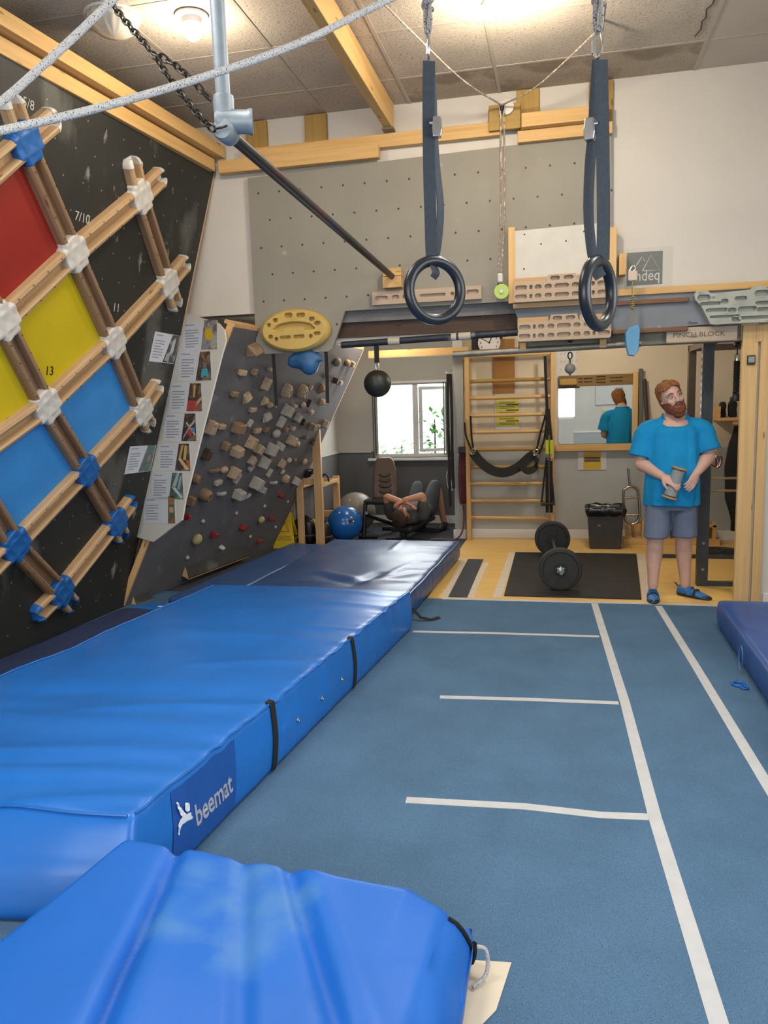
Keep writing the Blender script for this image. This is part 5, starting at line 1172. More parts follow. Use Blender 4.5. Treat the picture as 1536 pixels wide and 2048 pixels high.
quad_strip('floor_tape', 'cream tape along the left edge of the black platform mat', [(-0.515, 6.40), (-0.50, 8.38)], 0.075, K['tape_cream'])
quad_strip('floor_tape', 'cream tape along the right edge of the black platform mat', [(0.70, 6.42), (0.835, 8.38)], 0.075, K['tape_cream'])
quad_strip('floor_tape', 'cream tape along the far edge of the black platform mat', [(-0.46, 8.385), (0.79, 8.40)], 0.045, K['tape_cream'])
quad_strip('floor_tape', 'left of the two curved cream tapes by the dull blue mat', [(-0.955, 6.36), (-0.965, 7.2), (-0.985, 7.95)], 0.055, K['tape_cream'])
quad_strip('floor_tape', 'right of the two curved cream tapes by the dull blue mat', [(-0.735, 6.38), (-0.745, 7.2), (-0.735, 7.80)], 0.055, K['tape_cream'])
quad_strip('carpet_strip', 'curved charcoal carpet strip between two cream tapes', [(-0.845, 6.36), (-0.855, 7.2), (-0.86, 7.95)], 0.16, K['bay_carpet'], 0.006, 'carpet strip', None)

# ---- barbell
bc_ = thing('barbell', (-0.03, 7.4, 0.012), 'barbell with black discs resting on the platform mat', 'barbell')
ax0 = Vector((0.016, 6.50, 0.195)); ax1 = Vector((-0.088, 8.42, 0.195)); axd = (ax1-ax0).normalized()
build('bar', MB().cyl(ax0, ax1, 0.0135, k=14), K['steel'], bc_, smooth=True)
K['iron'] = pm('black_cast_iron', '#232321', 0.6, var=0.2, scale=16, bump=0.1, bscale=60)
def disc(c, r, par, nm='weight_plate', th=0.035):
    prof = [(0.016, -th/2), (0.05, -th/2-0.004), (0.055, -th/2+0.006), (r*0.80, -th/2+0.006), (r*0.84, -th/2-0.002), (r*0.97, -th/2), (r, -th/2+0.006), (r, th/2-0.006), (r*0.97, th/2), (0.05, th/2), (0.016, th/2)]
    return build(nm, MB().lathe(c, axd, prof, 40, False), K['iron'], par, smooth=True, angle=35)
for y in (6.655, 6.70, 8.16, 8.20):
    k = (y-ax0.y)/(ax1.y-ax0.y); disc(ax0.lerp(ax1, k), 0.183, bc_)
for y, s_ in ((6.612, 1), (8.25, 1)):
    c = ax0.lerp(ax1, (y-ax0.y)/(ax1.y-ax0.y)); a, b = perp(axd)
    pts = [c+(a*math.cos(i*math.pi/6)+b*math.sin(i*math.pi/6))*(0.040 if i % 2 else 0.026) for i in range(12)]
    build('star_collar', MB().prism(pts, axd*0.02), K['steel'], bc_, bevel=0.003)

# ---- wall bars
wbz = thing('wall_bars', (-0.58, 9.1, 0), 'pine wall bars with ten round rungs', 'wall bars')
for x0, x1, zt, nm in ((-1.085, -1.035, 2.26, 'upright'), (-0.105, -0.065, 2.20, 'upright')):
    build(nm, MB().box((x0, 9.08, 0), (x1, 9.20, zt)), K['pine_orange'], wbz, bevel=0.004, grain=(0,0,1))
for z in (2.167, 1.88, 1.684, 1.481, 1.287, 1.081, 0.874, 0.677, 0.473, 0.268):
    build('rung', MB().cyl((-1.05, 9.13, z), (-0.09, 9.13, z), 0.021, k=12), K['pine_green'] if random.random() < 0.4 else K['pine'], wbz, smooth=True, grain=(1,0,0))
tag(build('timber_rail', MB().box((-2.22, 9.02, 2.19), (-1.03, 9.07, 2.275)), K['pine_orange'], bevel=0.004, grain=(1,0,0)), 'pine rail between the grey climbing board and the wall bars', 'timber')
tag(build('backing_panel', MB().box((-0.772, 9.262, 1.73), (-0.52, 9.278, 2.36)), pm('brown_hardboard', '#9A6B33', 0.7, var=0.05)), 'brown hardboard panel behind the upper wall bars', 'panel')
t = thing('wall_poster', (-0.6, 9.27, 1.3), 'yellow and black poster on the wall behind the wall bars', 'poster')
K['poster_y'] = pm('poster_yellow', '#C9BE1E', 0.5, var=0.04); K['poster_k'] = pm('poster_black', '#2A2A28', 0.5); K['poster_w'] = pm('poster_white', '#C9C7C0', 0.5, var=0.03)
build('poster_sheet', MB().box((-0.755, 9.270, 1.305), (-0.465, 9.274, 1.765)), K['poster_w'], t)
for z0, z1, x0 in ((1.655, 1.685, -0.62), (1.60, 1.645, -0.74), (1.535, 1.59, -0.735), (1.475, 1.525, -0.74), (1.41, 1.455, -0.735), (1.345, 1.40, -0.73)):
    build('yellow_block', MB().box((-0.74, 9.267, z0), (-0.475, 9.2695, z1)), K['poster_y'], t)
for z0 in (1.69, 1.592, 1.528, 1.462, 1.402): build('black_strip', MB().box((-0.62, 9.266, z0), (-0.475, 9.2695, z0+0.012)), K['poster_k'], t)
for z0 in (1.617, 1.628, 1.556, 1.574, 1.49, 1.507, 1.425, 1.438, 1.362, 1.38):
    build('text_line', MB().box((-0.70, 9.2660, z0), (-0.52, 9.2668, z0+0.005)), K['poster_k'], t)
ck = thing('wall_clock', (-0.811, 9.25, 2.2), 'round white wall clock above the wall bars', 'clock')
build('clock_case', MB().lathe((-0.811, 9.27, 2.325), (0,-1,0), [(0.0, 0), (0.128, 0.0), (0.132, 0.02), (0.128, 0.035), (0.120, 0.037), (0.118, 0.028), (0.0, 0.028)], 36), K['white_gloss'], ck, smooth=True, angle=35)
cfm = Frame((-0.811, 9.241, 2.325), (1,0,0), (0,0,1))
for i in range(12):
    a = math.radians(30*i); build('hour_mark', MB().fbox(cfm.sub(0.098*math.sin(a), 0.098*math.cos(a)), -0.004, 0.004, -0.010, 0.010, 0.0, 0.0012), K['poster_k'], ck)
for L_, a, w in ((0.06, 25, 0.005), (0.09, 300, 0.004)):
    a = math.radians(90-a); build('clock_hand', MB().fbox(cfm.sub(0, 0, a), -0.012, L_, -w, w, 0.002, 0.003), K['poster_k'], ck)
tag(build('dark_board', MB().box((-1.02, 9.272, 2.2), (-0.66, 9.279, 2.5)), K['black']), 'black board on the wall behind the clock', 'board')

# ---- sling and suspension straps on the wall bars
bl = thing('padded_sling', (-0.55, 9.0, 0.8), 'padded black sling hung across the wall bars', 'sling')
p = lambda x, y, Y=9.03: atY(x, y, Y)
build('sling_pad', MB().ribbon(catmull([p(946, 905), p(962, 925, 8.98), p(985, 941, 8.95), p(1010, 945, 8.94), p(1035, 935, 8.95), p(1055, 918, 8.98), p(1068, 908)], 6), 0.11, 0.012, (0.1, 0.4, 1)), K['black_fabric'], bl)
build('sling_pad_end', MB().ribbon(catmull([p(1040, 930, 8.93), p(1055, 942, 8.93), p(1070, 935, 8.95), p(1072, 915, 9.0)], 5), 0.08, 0.012, (0.1, 0.6, 1)), K['black_fabric'], bl)
for pts in (((929, 845), (932, 872), (944, 902)), ((941, 832), (943, 870), (947, 900)), ((1072, 905), (1080, 870), (1091, 830)), ((1078, 908), (1088, 880), (1092, 850))):
    build('sling_strap', MB().ribbon(catmull([p(*q) for q in pts], 4), 0.022, 0.004, (1, 0.4, 0)), K['black_fabric'], bl)
for q in ((946, 903), (1071, 905)): build('sling_ring', MB().torus(p(*q, 9.0), (1,0,0.4), (0,0,1), 0.03, 0.006, 16, 6), K['steel'], bl, smooth=True)
tr = thing('suspension_trainer', (-0.12, 9.0, 0.25), 'black suspension trainer straps with lime tabs on the right upright of the wall bars', 'suspension trainer')
q = lambda x, y, Y=9.02: atY(x, y, Y)
build('main_strap', MB().ribbon(catmull([q(1090, 712), q(1092, 770), q(1094, 815), q(1096, 870)], 5), 0.032, 0.006, (1,0,0)), K['black_fabric'], tr)
build('side_strap', MB().ribbon([q(1093, 818), q(1094, 880)], 0.03, 0.005, (1,0,0)), K['black_fabric'], tr); build('side_strap', MB().ribbon([q(1097, 818), q(1103, 880)], 0.03, 0.005, (1,0,0)), K['black_fabric'], tr)
K['lime'] = pm('lime_webbing', '#B9C419', 0.7, var=0.04)
for x in (1094, 1103): build('lime_tab', MB().ribbon([q(x, 880), q(x+0.5, 908)], 0.034, 0.006, (1,0,0)), K['lime'], tr)
for x in (1094, 1102): build('lower_strap', MB().ribbon([q(x, 920), q(x+0.5, 1025)], 0.036, 0.005, (1,0,0)), K['black_fabric'], tr)
for a, b in ((( 1093, 915), (1083, 1005)), ((1100, 915), (1108, 1005))): build('handle_strap', MB().ribbon([q(*a, 9.04), q(*b, 9.0)], 0.02, 0.004, (1,0,0)), K['black_fabric'], tr)
build('handle', MB().cyl(q(1082, 1009, 9.0), q(1110, 1007, 9.0), 0.017, k=12), K['black'], tr, smooth=True)
build('buckle', MB().torus(q(1103, 918), (1,0,0), (0,0,1), 0.018, 0.005, 14, 6), pm('copper_clip', '#A98468', 0.35, 0.8), tr, smooth=True)
build('end_ring', MB().torus(q(1095, 1034), (1,0,0), (0,0,1), 0.02, 0.004, 14, 6), K['steel'], tr, smooth=True)

# ---- mirror with its timbers
mz0, mz1 = 1.125, 1.86
mr = thing('wall_mirror', (0.43, 9.26, 1.05), 'large wall mirror above a pine ledge', 'mirror')
m_, nt, b = _new('mirror_silver'); b.inputs['Metallic'].default_value = 1.0; b.inputs['Roughness'].default_value = 0.01; b.inputs['Base Color'].default_value = (0.86, 0.90, 0.87, 1)
build('mirror_glass', MB().fprism(Frame((0, 9.27, 0), (1,0,0), (0,0,1)), stadium(0.40, (mz0+mz1)/2, 0.84, mz1-mz0)[:0] or [(x, z) for x, z in ((0.0, mz0), (0.83, mz0), (0.83, mz1), (-0.018, mz1), (-0.018, mz0+0.03))], 0.0, 0.008), m_, mr)
build('mirror_ledge', MB().box((-0.05, 9.19, 1.045), (0.86, 9.28, 1.12)), K['pine_orange'], mr, bevel=0.004, grain=(1,0,0))
build('mirror_side_timber', MB().box((0.805, 9.22, 1.12), (0.862, 9.28, 1.93)), K['pine_orange'], mr, bevel=0.003, grain=(0,0,1))
f = Frame((-0.018, 9.225, 1.785), (1,0,0), (0,0,1)); w, h = 0.822, 0.125
pk = [stadium(0.40*w+i*0.0, 0.5, 0.01, 0.01) for i in range(0)]
for u in (0.30, 0.37, 0.43, 0.72, 0.78, 0.84): pk += [stadium(w*u, 0.045, 0.045, 0.018), stadium(w*u, 0.082, 0.045, 0.018)]
pk += [stadium(w*0.575, 0.035, 0.10, 0.018), stadium(w*0.575, 0.068, 0.10, 0.018), stadium(w*0.575, 0.100, 0.10, 0.014)]
K['walnut'] = wood('brown_ply', '#7E6336', 0.65)
tag(build('hangboard', pocket_plate(f, [(0,0),(w,0),(w,h),(0,h)], pk, -0.05, 0.0, 0.02), K['walnut'], grain=(1,0,0)), 'brown wooden hangboard with small pockets along the top of the mirror', 'hangboard')
tag(build('wooden_rung', MB().box((-0.01, 9.175, 1.80), (0.19, 9.224, 1.875)), K['pine_green'], bevel=0.015, grain=(1,0,0)), 'rounded pine rung at the left end of the brown hangboard', 'rung')
build('mirror_shadow_strip', MB().box((-0.018, 9.235, 1.765), (0.22, 9.262, 1.784)), K['dark_wood'], mr)  # dark strip put in as the shade under the hangboard
tag(build('grey_upright', MB().box((0.868, 9.20, 1.0), (0.905, 9.27, 1.96)), pm('grey_steel_channel', '#5B5850', 0.5, 0.3)), 'grey metal channel at the right side of the mirror', 'channel')
tag(build('leaning_pole', MB().tube([atY(1289, 758, 9.22), atY(1292, 810, 9.2), atY(1298, 905, 9.15), atY(1303, 1000, 9.1), Vector((1.03, 9.165, 0.222))], 0.022, 8), pm('dark_brown_pole', '#3B3029', 0.6), smooth=True), 'dark pole leaning on the wall right of the mirror', 'pole')
t = thing('wall_chart', (0.07, 9.277, 1.9), 'white exercise chart with small figures left above the mirror', 'chart')
build('chart_sheet', MB().box((-0.04, 9.276, 1.88), (0.185, 9.279, 2.21)), K['poster_w'], t)
mb = MB()
for r_ in range(3):
    for c_ in range(5):
        x = 0.0+c_*0.042; z = 2.15-r_*0.09; mb.add([Vector((x, 9.2752, z)), Vector((x+0.006, 9.2752, z)), Vector((x+0.02, 9.2752, z+0.03)), Vector((x+0.014, 9.2752, z+0.03))], [(0,1,2,3)])
o = build('printed_figures', mb, K['ink'], t); o['kind'] = 'stuff'
t = thing('paper_sign', (0.35, 9.25, 0.8), 'yellow and white paper sign below the mirror ledge', 'sign')
sfm = Frame((0, 9.272, 0), (1,0,0), (0,0,1)); a0 = sfm.uv(1156, 940); a1 = sfm.uv(1213, 905)
build('sign_sheet', MB().fbox(sfm, a0[0], a1[0], a0[1], 1.03, 0, 0.001), K['poster_w'], t)
build('yellow_field', MB().fbox(sfm, a0[0]+0.06, a1[0]-0.06, a0[1]+0.005, 1.03, 0.0011, 0.0016), pm('sign_yellow', '#C9A21C', 0.5, var=0.05), t)
for z, tx in ((0.955, 'PLEASE RETURN'), (0.925, 'EQUIPMENT AFTER USE')):
    build('text_bar', MB().fbox(sfm, a0[0]+0.07, a1[0]-0.07, z-0.013, z+0.013, 0.0017, 0.002), pm('sign_dark', '#4A4438', 0.5), t)

# ---- bin with liner
bn = thing('waste_bin', (0.49, 8.78, 0), 'dark grey waste bin with a black liner', 'bin')
z1 = 0.43; lo = [(0.325, 8.63), (0.655, 8.63), (0.655, 8.93), (0.325, 8.93)]; hi_ = [(0.30, 8.61), (0.68, 8.61), (0.68, 8.95), (0.30, 8.95)]
build('bin_body', MB().add([(x, y, 0.0) for x, y in lo]+[(x, y, z1) for x, y in hi_], [(3,2,1,0),(0,1,5,4),(1,2,6,5),(2,3,7,6),(3,0,4,7),(4,5,6,7)]), pm('charcoal_plastic', '#3A3735', 0.45, var=0.06), bn, bevel=0.012, seg=2)
n = 48; rg = []
def sq(i, k): 
    a = 2*math.pi*i/n; c, s_ = math.cos(a), math.sin(a); m2 = max(abs(c), abs(s_)); return Vector((0.49+0.20*k*c/m2, 8.78+0.185*k*s_/m2, 0))
for j, (k, z) in enumerate(((1.0, 0.37), (1.05, 0.40), (1.06, 0.43), (1.03, 0.455), (0.96, 0.462), (0.9, 0.44), (0.85, 0.40))):
    rg.append([sq(i, k*(1+0.05*noise.noise(Vector((i*0.9, j*0.7, 1)))))+Vector((0, 0, z+0.028*noise.noise(Vector((i*0.5, j*1.1, 5))))) for i in range(n)])
mb = MB(); mb.loft(rg, False); build('bin_liner', mb, pm('black_bin_liner', '#141414', 0.25, spec=0.6), bn, smooth=True, angle=180)
build('bin_label', MB().box((0.405, 8.612, 0.262), (0.435, 8.618, 0.268)), K['poster_w'], bn)

# ---- neutral grip bar, plate rack
nb = thing('grip_bar', (0.80, 9.0, 0.1), 'steel neutral grip bar standing beside the bin', 'weight bar')
P2 = lambda x, y: atY(x, y, 9.0)
K['chrome'] = pm('chrome', '#B5B0A8', 0.2, 1.0, var=0.04)
build('grip_frame', MB().tube(catmull([P2(1247, 985), P2(1250, 978), P2(1257, 974), P2(1266, 974), P2(1274, 979), P2(1277, 990), P2(1279, 1025), P2(1277, 1038), P2(1271, 1046), P2(1262, 1048), P2(1253, 1043), P2(1249, 1032)], 5, True), 0.016, 10, True), K['chrome'], nb, smooth=True)
build('sleeve', MB().cyl(P2(1260, 974), P2(1256, 937), 0.014, k=12), K['chrome'], nb, smooth=True); build('sleeve', MB().cyl(P2(1264, 1048), Vector((0.815, 9.0, 0.075)), 0.014, k=12), K['chrome'], nb, smooth=True)
build('grip', MB().cyl(P2(1248, 996), P2(1277, 994), 0.013, k=10), K['chrome'], nb, smooth=True); build('grip', MB().cyl(P2(1250, 1030), P2(1278, 1029), 0.013, k=10), K['chrome'], nb, smooth=True)
pr = thing('plate_rack', (1.2, 9.0, 0), 'low wooden plate rack along the wall behind the man', 'rack')
build('rack_base', MB().box((0.70, 8.92, 0), (1.72, 9.10, 0.07)), K['pine_orange'], pr, bevel=0.003, grain=(1,0,0))
build('rack_base', MB().box((0.74, 9.12, 0), (1.70, 9.20, 0.20)), K['pine_orange'], pr, bevel=0.003, grain=(1,0,0))
for x in (0.92, 1.02, 1.18, 1.30, 1.48, 1.66):
    build('rack_upright', MB().box((x-0.02, 8.93, 0.07), (x+0.02, 9.10, 0.24)), K['pine_orange'], pr, bevel=0.003, grain=(0,0,1))
build('rack_top', MB().box((0.90, 8.93, 0.24), (1.32, 9.10, 0.27)), K['pine_orange'], pr, bevel=0.003, grain=(1,0,0)); build('rack_top', MB().box((1.46, 8.93, 0.20), (1.68, 9.10, 0.23)), K['pine_orange'], pr, bevel=0.003, grain=(1,0,0))
tag(build('steel_dumbbell_bar', MB().lathe((1.56, 8.98, 0.231), (0.0,0.02,1), [(0.0, 0), (0.022, 0.002), (0.022, 0.16), (0.012, 0.165), (0.012, 0.36), (0.0, 0.362)], 14), K['chrome'], smooth=True), 'short steel bar standing upright on the plate rack', 'weight bar')

# ---- power rack
rk = thing('power_rack', (1.7, 7.6, 0), 'grey steel power rack behind the man', 'power rack')
K['rack_grey'] = pm('dark_grey_rack_steel', '#4A4F55', 0.45, 0.4, var=0.08, scale=6); K['rack_brown'] = pm('brown_grey_rack_steel', '#5C5046', 0.5, 0.3, var=0.08)
build('upright', MB().box((1.165, 6.98, 0.0), (1.255, 7.06, 2.30)), K['rack_grey'], rk, bevel=0.004)
mb = MB()
for i in range(17):
    z = 1.0+i*0.06; mb.add([Vector((1.164, 7.005, z)), Vector((1.164, 7.035, z)), Vector((1.164, 7.035, z+0.03)), Vector((1.164, 7.005, z+0.03))], [(0,1,2,3)])
o = build('peg_holes', mb, K['white_gloss'], rk); o['kind'] = 'stuff'
build('upright', MB().box((1.235, 8.18, 0.0), (1.305, 8.25, 2.13)), K['rack_brown'], rk, bevel=0.004)
build('upright', MB().box((2.32, 6.98, 0), (2.40, 7.06, 2.30)), K['rack_grey'], rk, bevel=0.004); build('upright', MB().box((2.33, 8.18, 0), (2.40, 8.25, 2.13)), K['rack_brown'], rk, bevel=0.004)
build('crossbar', MB().box((1.235, 8.19, 2.075), (2.40, 8.24, 2.135)), K['rack_brown'], rk, bevel=0.003)
build('crossbar', MB().box((1.255, 6.99, 2.235), (2.32, 7.05, 2.295)), K['rack_grey'], rk, bevel=0.003)
build('side_rail', MB().box((1.24, 7.06, 2.07), (1.29, 8.18, 2.13)), K['rack_brown'], rk, bevel=0.003)
build('foot_rail', MB().box((1.255, 6.99, 0.0), (2.32, 7.05, 0.035)), K['rack_grey'], rk, bevel=0.003); build('foot_rail', MB().box((0.93, 8.19, 0.0), (2.40, 8.24, 0.035)), K['rack_grey'], rk, bevel=0.003)
for z in (0.938, 0.831): build('safety_bar', MB().cyl((1.255, 7.02, z), (2.32, 7.02, z), 0.011, k=10), pm('brassy_bar', '#A89578', 0.4, 0.6), rk, smooth=True)
for x, z in ((1.21, 0.15), (1.21, 0.38)): build('bolt', MB().cyl((x, 6.978, z), (x, 6.968, z), 0.013, k=8), K['steel'], rk)
build('band_loop', MB().tube(catmull([(1.25, 8.10, 2.09), (1.30, 8.0, 2.12), (1.36, 7.9, 2.10), (1.30, 7.8, 2.16), (1.38, 7.6, 2.18)], 5), 0.014, 8), pm('pale_band', '#C0A97C', 0.6), rk, smooth=True)
# peg with carabiners
cb = thing('carabiner_bunch', (1.40, 7.6, 0.98), 'bunch of carabiners hanging on a peg behind the man', 'carabiners')
build('peg', MB().cyl((1.41, 7.6, 1.125), (1.41, 7.72, 1.12), 0.016, k=10), K['pine_orange'], cb)
for i, (dx, cl) in enumerate(((-0.02, 'r'), (0.0, 's'), (0.022, 's'), (0.036, 'r'), (0.01, 'k'))):
    a = math.radians(-25+12*i); c = Vector((1.40+dx, 7.60+0.008*i, 1.04-0.012*(i % 2)))
    build('carabiner', MB().torus(c, (math.sin(a), 0, math.cos(a)), (math.cos(a), 0.3, -math.sin(a)), 0.055, 0.006, 18, 6, 0.028), {'r': HW['r'], 's': K['steel'], 'k': K['black']}[cl], cb, smooth=True)
# shelf, rounded black blocks
sh = thing('wall_shelf', (1.9, 8.95, 1.3), 'pine shelf on the wall right of the rack', 'shelf')
build('shelf_board', MB().box((1.66, 8.86, 1.365), (2.3, 9.26, 1.40)), K['pine_orange'], sh, bevel=0.003, grain=(1,0,0))
build('shelf_bracket', MB().box((1.80, 8.88, 1.325), (2.3, 8.93, 1.364)), K['pine_orange'], sh, bevel=0.003, grain=(1,0,0)); build('shelf_side', MB().box((1.66, 8.88, 1.402), (1.675, 9.2, 1.52)), K['pine_orange'], sh)
def tombstone(x0, x1, z1, label):
    f = Frame((x0, 9.0, 1.401), (1,0,0), (0,0,1)); w = x1-x0; pts = [(0.01, 0), (w-0.005, 0), (w-0.012, z1*0.5)]+[(w/2+(w/2-0.004)*math.cos(math.radians(a)), z1-0.05+0.05*math.sin(math.radians(a))) for a in range(0, 181, 30)]+[(0.004, z1*0.5)]
    tag(build('rounded_block', MB().fprism(f, pts, -0.06, 0.06), K['black_fabric'], bevel=0.02, seg=3), label, 'foam block', 'black blocks on the shelf')
tombstone(1.68, 1.75, 0.17, 'left black rounded block on the pine shelf'); tombstone(1.77, 1.86, 0.18, 'right black rounded block on the pine shelf')
jk = MB(); rg = []
for j in range(14):
    k = j/13; z = 1.30-1.15*k; w = 0.07+0.09*math.sin(math.pi*min(1, k*1.1))+0.02*noise.noise(Vector((k*5, 0, 2)))
    rg.append([Vector((1.92+w*math.cos(2*math.pi*i/16)+0.012*noise.noise(Vector((i, j*0.6, 3))), 9.05+0.09*math.sin(2*math.pi*i/16), z)) for i in range(16)])
jk.loft(rg); tag(build('hanging_jacket', jk, K['black_fabric'], smooth=True, angle=180), 'black jacket hanging below the pine shelf', 'jacket')
tag(build('hook_peg', MB().cyl((1.92, 9.05, 1.30), (1.92, 9.05, 1.326), 0.012, k=8), K['steel'], None), 'small hook under the pine shelf holding the black jacket', 'hook')
# discs by the rack
fp_ = thing('weight_plate', (1.63, 8.48, 0), 'black weight disc lying flat on the boards beside the rack', 'weight disc')
build('disc', MB().lathe((1.63, 8.48, 0.0), (0,0,1), [(0.016, 0.0), (0.215, 0.0), (0.22, 0.006), (0.22, 0.028), (0.21, 0.034), (0.175, 0.034), (0.17, 0.024), (0.06, 0.024), (0.055, 0.036), (0.018, 0.036), (0.016, 0.0)], 40, False), K['iron'], fp_, smooth=True, angle=35)
tag(build('weight_plate', MB().lathe((1.95, 8.62, 0.22), (1, 0.25, 0.1), [(0.016, -0.02), (0.20, -0.02), (0.215, -0.012), (0.215, 0.012), (0.20, 0.02), (0.016, 0.02)], 36, False), K['iron'], smooth=True, angle=35), 'black weight disc standing on edge at the far right', 'weight disc')
build('stored_disc', MB().lathe((1.80, 7.50, 0.885), (1, 0.0, 0.0), [(0.012, -0.02), (0.12, -0.02), (0.13, -0.012), (0.13, 0.012), (0.12, 0.02), (0.012, 0.02)], 32, False), K['iron'], rk, smooth=True, angle=35); build('storage_peg', MB().cyl((2.36, 7.50, 0.885), (1.74, 7.50, 0.885), 0.012, k=8), K['steel'], rk); build('storage_rail', MB().box((2.33, 7.06, 0.86), (2.39, 8.18, 0.91)), K['rack_grey'], rk)
# rope handle
rh = thing('triceps_rope', (1.355, 6.62, 1.58), 'black rope handle hanging from a cable under the header beam', 'cable rope')
build('cable', MB().cyl((1.355, 6.62, 2.05), (1.356, 6.62, 1.95), 0.005, k=8), K['black'], rh); build('cable_ball', MB().ball((1.355, 6.62, 2.03), 0.024), K['black'], rh, smooth=True)
build('cable_bracket', MB().box((1.33, 6.55, 2.045), (1.40, 6.65, 2.058)), K['black'], rh)
build('carabiner', MB().torus((1.356, 6.62, 1.935), (0,0,1), (1,0,0), 0.03, 0.005, 16, 6, 0.015), K['steel'], rh, smooth=True)
pts = []
mb = MB()
for ph in (0, 2.09, 4.18):
    mb.tube([(1.356+0.013*math.cos(ph+i*0.45), 6.62+0.013*math.sin(ph+i*0.45), 1.91-0.0052*i) for i in range(50)], 0.012, 7)
build('twisted_rope', mb, K['black_fabric'], rh, smooth=True)['kind'] = 'stuff'
build('rope_collar', MB().cyl((1.356, 6.62, 1.925), (1.356, 6.62, 1.905), 0.026, k=14), K['steel'], rh, smooth=True)
build('end_stop', MB().lathe((1.356, 6.62, 1.655), (0,0,-1), [(0.018, 0), (0.034, 0.012), (0.045, 0.04), (0.042, 0.062), (0.0, 0.066)], 18), K['black'], rh, smooth=True)

# ---- posts at the right of the opening
ps = [(1.335, 1.445, 'wide pine post at the right side of the opening'), (1.462, 1.528, 'narrow pine post next to the white wall end')]
for x0, x1, lab in ps:
    tag(build('timber_post', MB().box((x0, 6.345, 0), (x1, 6.39 if x0 < 1.4 else 6.375, 2.16)), K['pine'], bevel=0.004, grain=(0,0,1)), lab, 'post', 'pine posts of the opening')
tag(build('timber_stub', MB().box((1.425, 6.34, 2.03), (1.475, 6.344+0.03, 2.155)), K['pine_pale'], bevel=0.003, grain=(0,0,1)), 'short pine piece joining the two posts at the top', 'timber')
tm = thing('interval_timer', (1.394, 6.335, 1.86), 'small black interval timer on the wide pine post', 'timer')
build('timer_case', MB().box((1.368, 6.328, 1.862), (1.425, 6.344, 1.932)), K['black'], tm, bevel=0.005); build('timer_screen', MB().box((1.375, 6.3265, 1.878), (1.418, 6.3285, 1.922)), pm('grey_lcd', '#7F887C', 0.3), tm)

# ---- hanging ball below the scaffold bar
gbz = atY(1140, 737, 6.36); hg = thing('grip_ball', gbz-Vector((0,0,0.05)), 'small grey grip ball on a loop under the scaffold bar', 'grip ball')
build('ball', MB().ball(gbz, 0.042, k=24, m=16), pm('grey_rubber_ball', '#77746C', 0.6, var=0.08), hg, smooth=True); build('ball_nub', MB().cyl(gbz-Vector((0,0,0.036)), gbz-Vector((0,0,0.056)), 0.012, 0.008, 12), pm('grey_nub', '#6C675E', 0.6), hg, smooth=True)
build('cord', MB().cyl(gbz+Vector((0,0,0.04)), gbz+Vector((0,0,0.075)), 0.006, k=8), K['black'], hg); build('cord_loop', MB().torus(gbz+Vector((0,0,0.10)), (0,0,1), (1,0,0), 0.026, 0.006, 18, 6, 0.016), K['black'], hg, smooth=True)
hk = Vector((gbz.x, 6.36, 2.075)); tag(build('eye_bolt', MB().ball(hk+Vector((0, -0.0, 0.045)), 0.022, 0.022, 0.035, 12, 8), K['black'], smooth=True), 'black eye bolt over the scaffold bar above the grip ball', 'eye bolt')

# ---- window bay: timber stand, balls, benches, bags, sign, bands
st_ = thing('timber_stand', (-2.85, 8.600, 0), 'raw pine stand with one tall post beside the blue ball', 'stand')
def bx(a, b, nm, par, mat='pine_pale', g=(0,0,1)): return build(nm, MB().box(a, b), K[mat], par, bevel=0.004, grain=g)
bx((-2.985, 8.43, 0), (-2.915, 8.48, 0.80), 'post', st_); bx((-2.77, 8.43, 0), (-2.675, 8.48, 1.40), 'post', st_); bx((-3.00, 9.25, 0), (-2.93, 9.30, 0.745), 'post', st_); bx((-2.79, 9.25, 0), (-2.71, 9.30, 0.77), 'post', st_)
bx((-2.985, 8.485, 0.745), (-2.68, 8.53, 0.82), 'rail', st_, g=(1,0,0)); bx((-3.0, 9.20, 0.675), (-2.71, 9.245, 0.745), 'rail', st_, g=(1,0,0)); bx((-2.93, 9.205, 0.26), (-2.79, 9.245, 0.34), 'rail', st_, g=(1,0,0)); bx((-2.98, 8.535, 0.70), (-2.93, 9.20, 0.745), 'rail', st_, g=(0,1,0)); bx((-2.76, 8.535, 0.70), (-2.71, 9.20, 0.745), 'rail', st_, g=(0,1,0))
tag(build('brochure_tag', MB().box((-2.745, 8.426, 1.22), (-2.715, 8.429, 1.26)), K['poster_w']), 'small white sticker on the tall post of the stand', 'sticker')
bd = thing('band_bundle', (-2.88, 8.520, 0.82), 'tangle of black and pink exercise bands on the pine stand', 'exercise bands')
for i in range(4):
    an = i*0.9; pts = [(-2.90+0.075*math.cos(t*0.7+an)+0.012*i, 8.510+0.02*math.sin(t*1.1+an), 0.865+0.035*math.sin(t*0.7+an*2)+0.006*i) for t in range(10)]
    build('band', MB().tube(catmull(pts, 4, True), 0.011, 6, True), [K['black'], pm('pink_band', '#8A6A66', 0.6), K['black_fabric'], K['black']][i], bd, smooth=True)
kb = thing('hand_gripper', (-2.72, 8.66, 0.746), 'black handled gripper hooked on the pine stand', 'gripper')
build('handle', MB().tube(catmull([(-2.745, 8.65, 0.757), (-2.72, 8.65, 0.84), (-2.67, 8.66, 0.83), (-2.66, 8.67, 0.76)], 5), 0.012, 8), K['black'], kb, smooth=True); build('end_cap', MB().ball((-2.735, 8.68, 0.764), 0.018), K['lime'], kb, smooth=True)
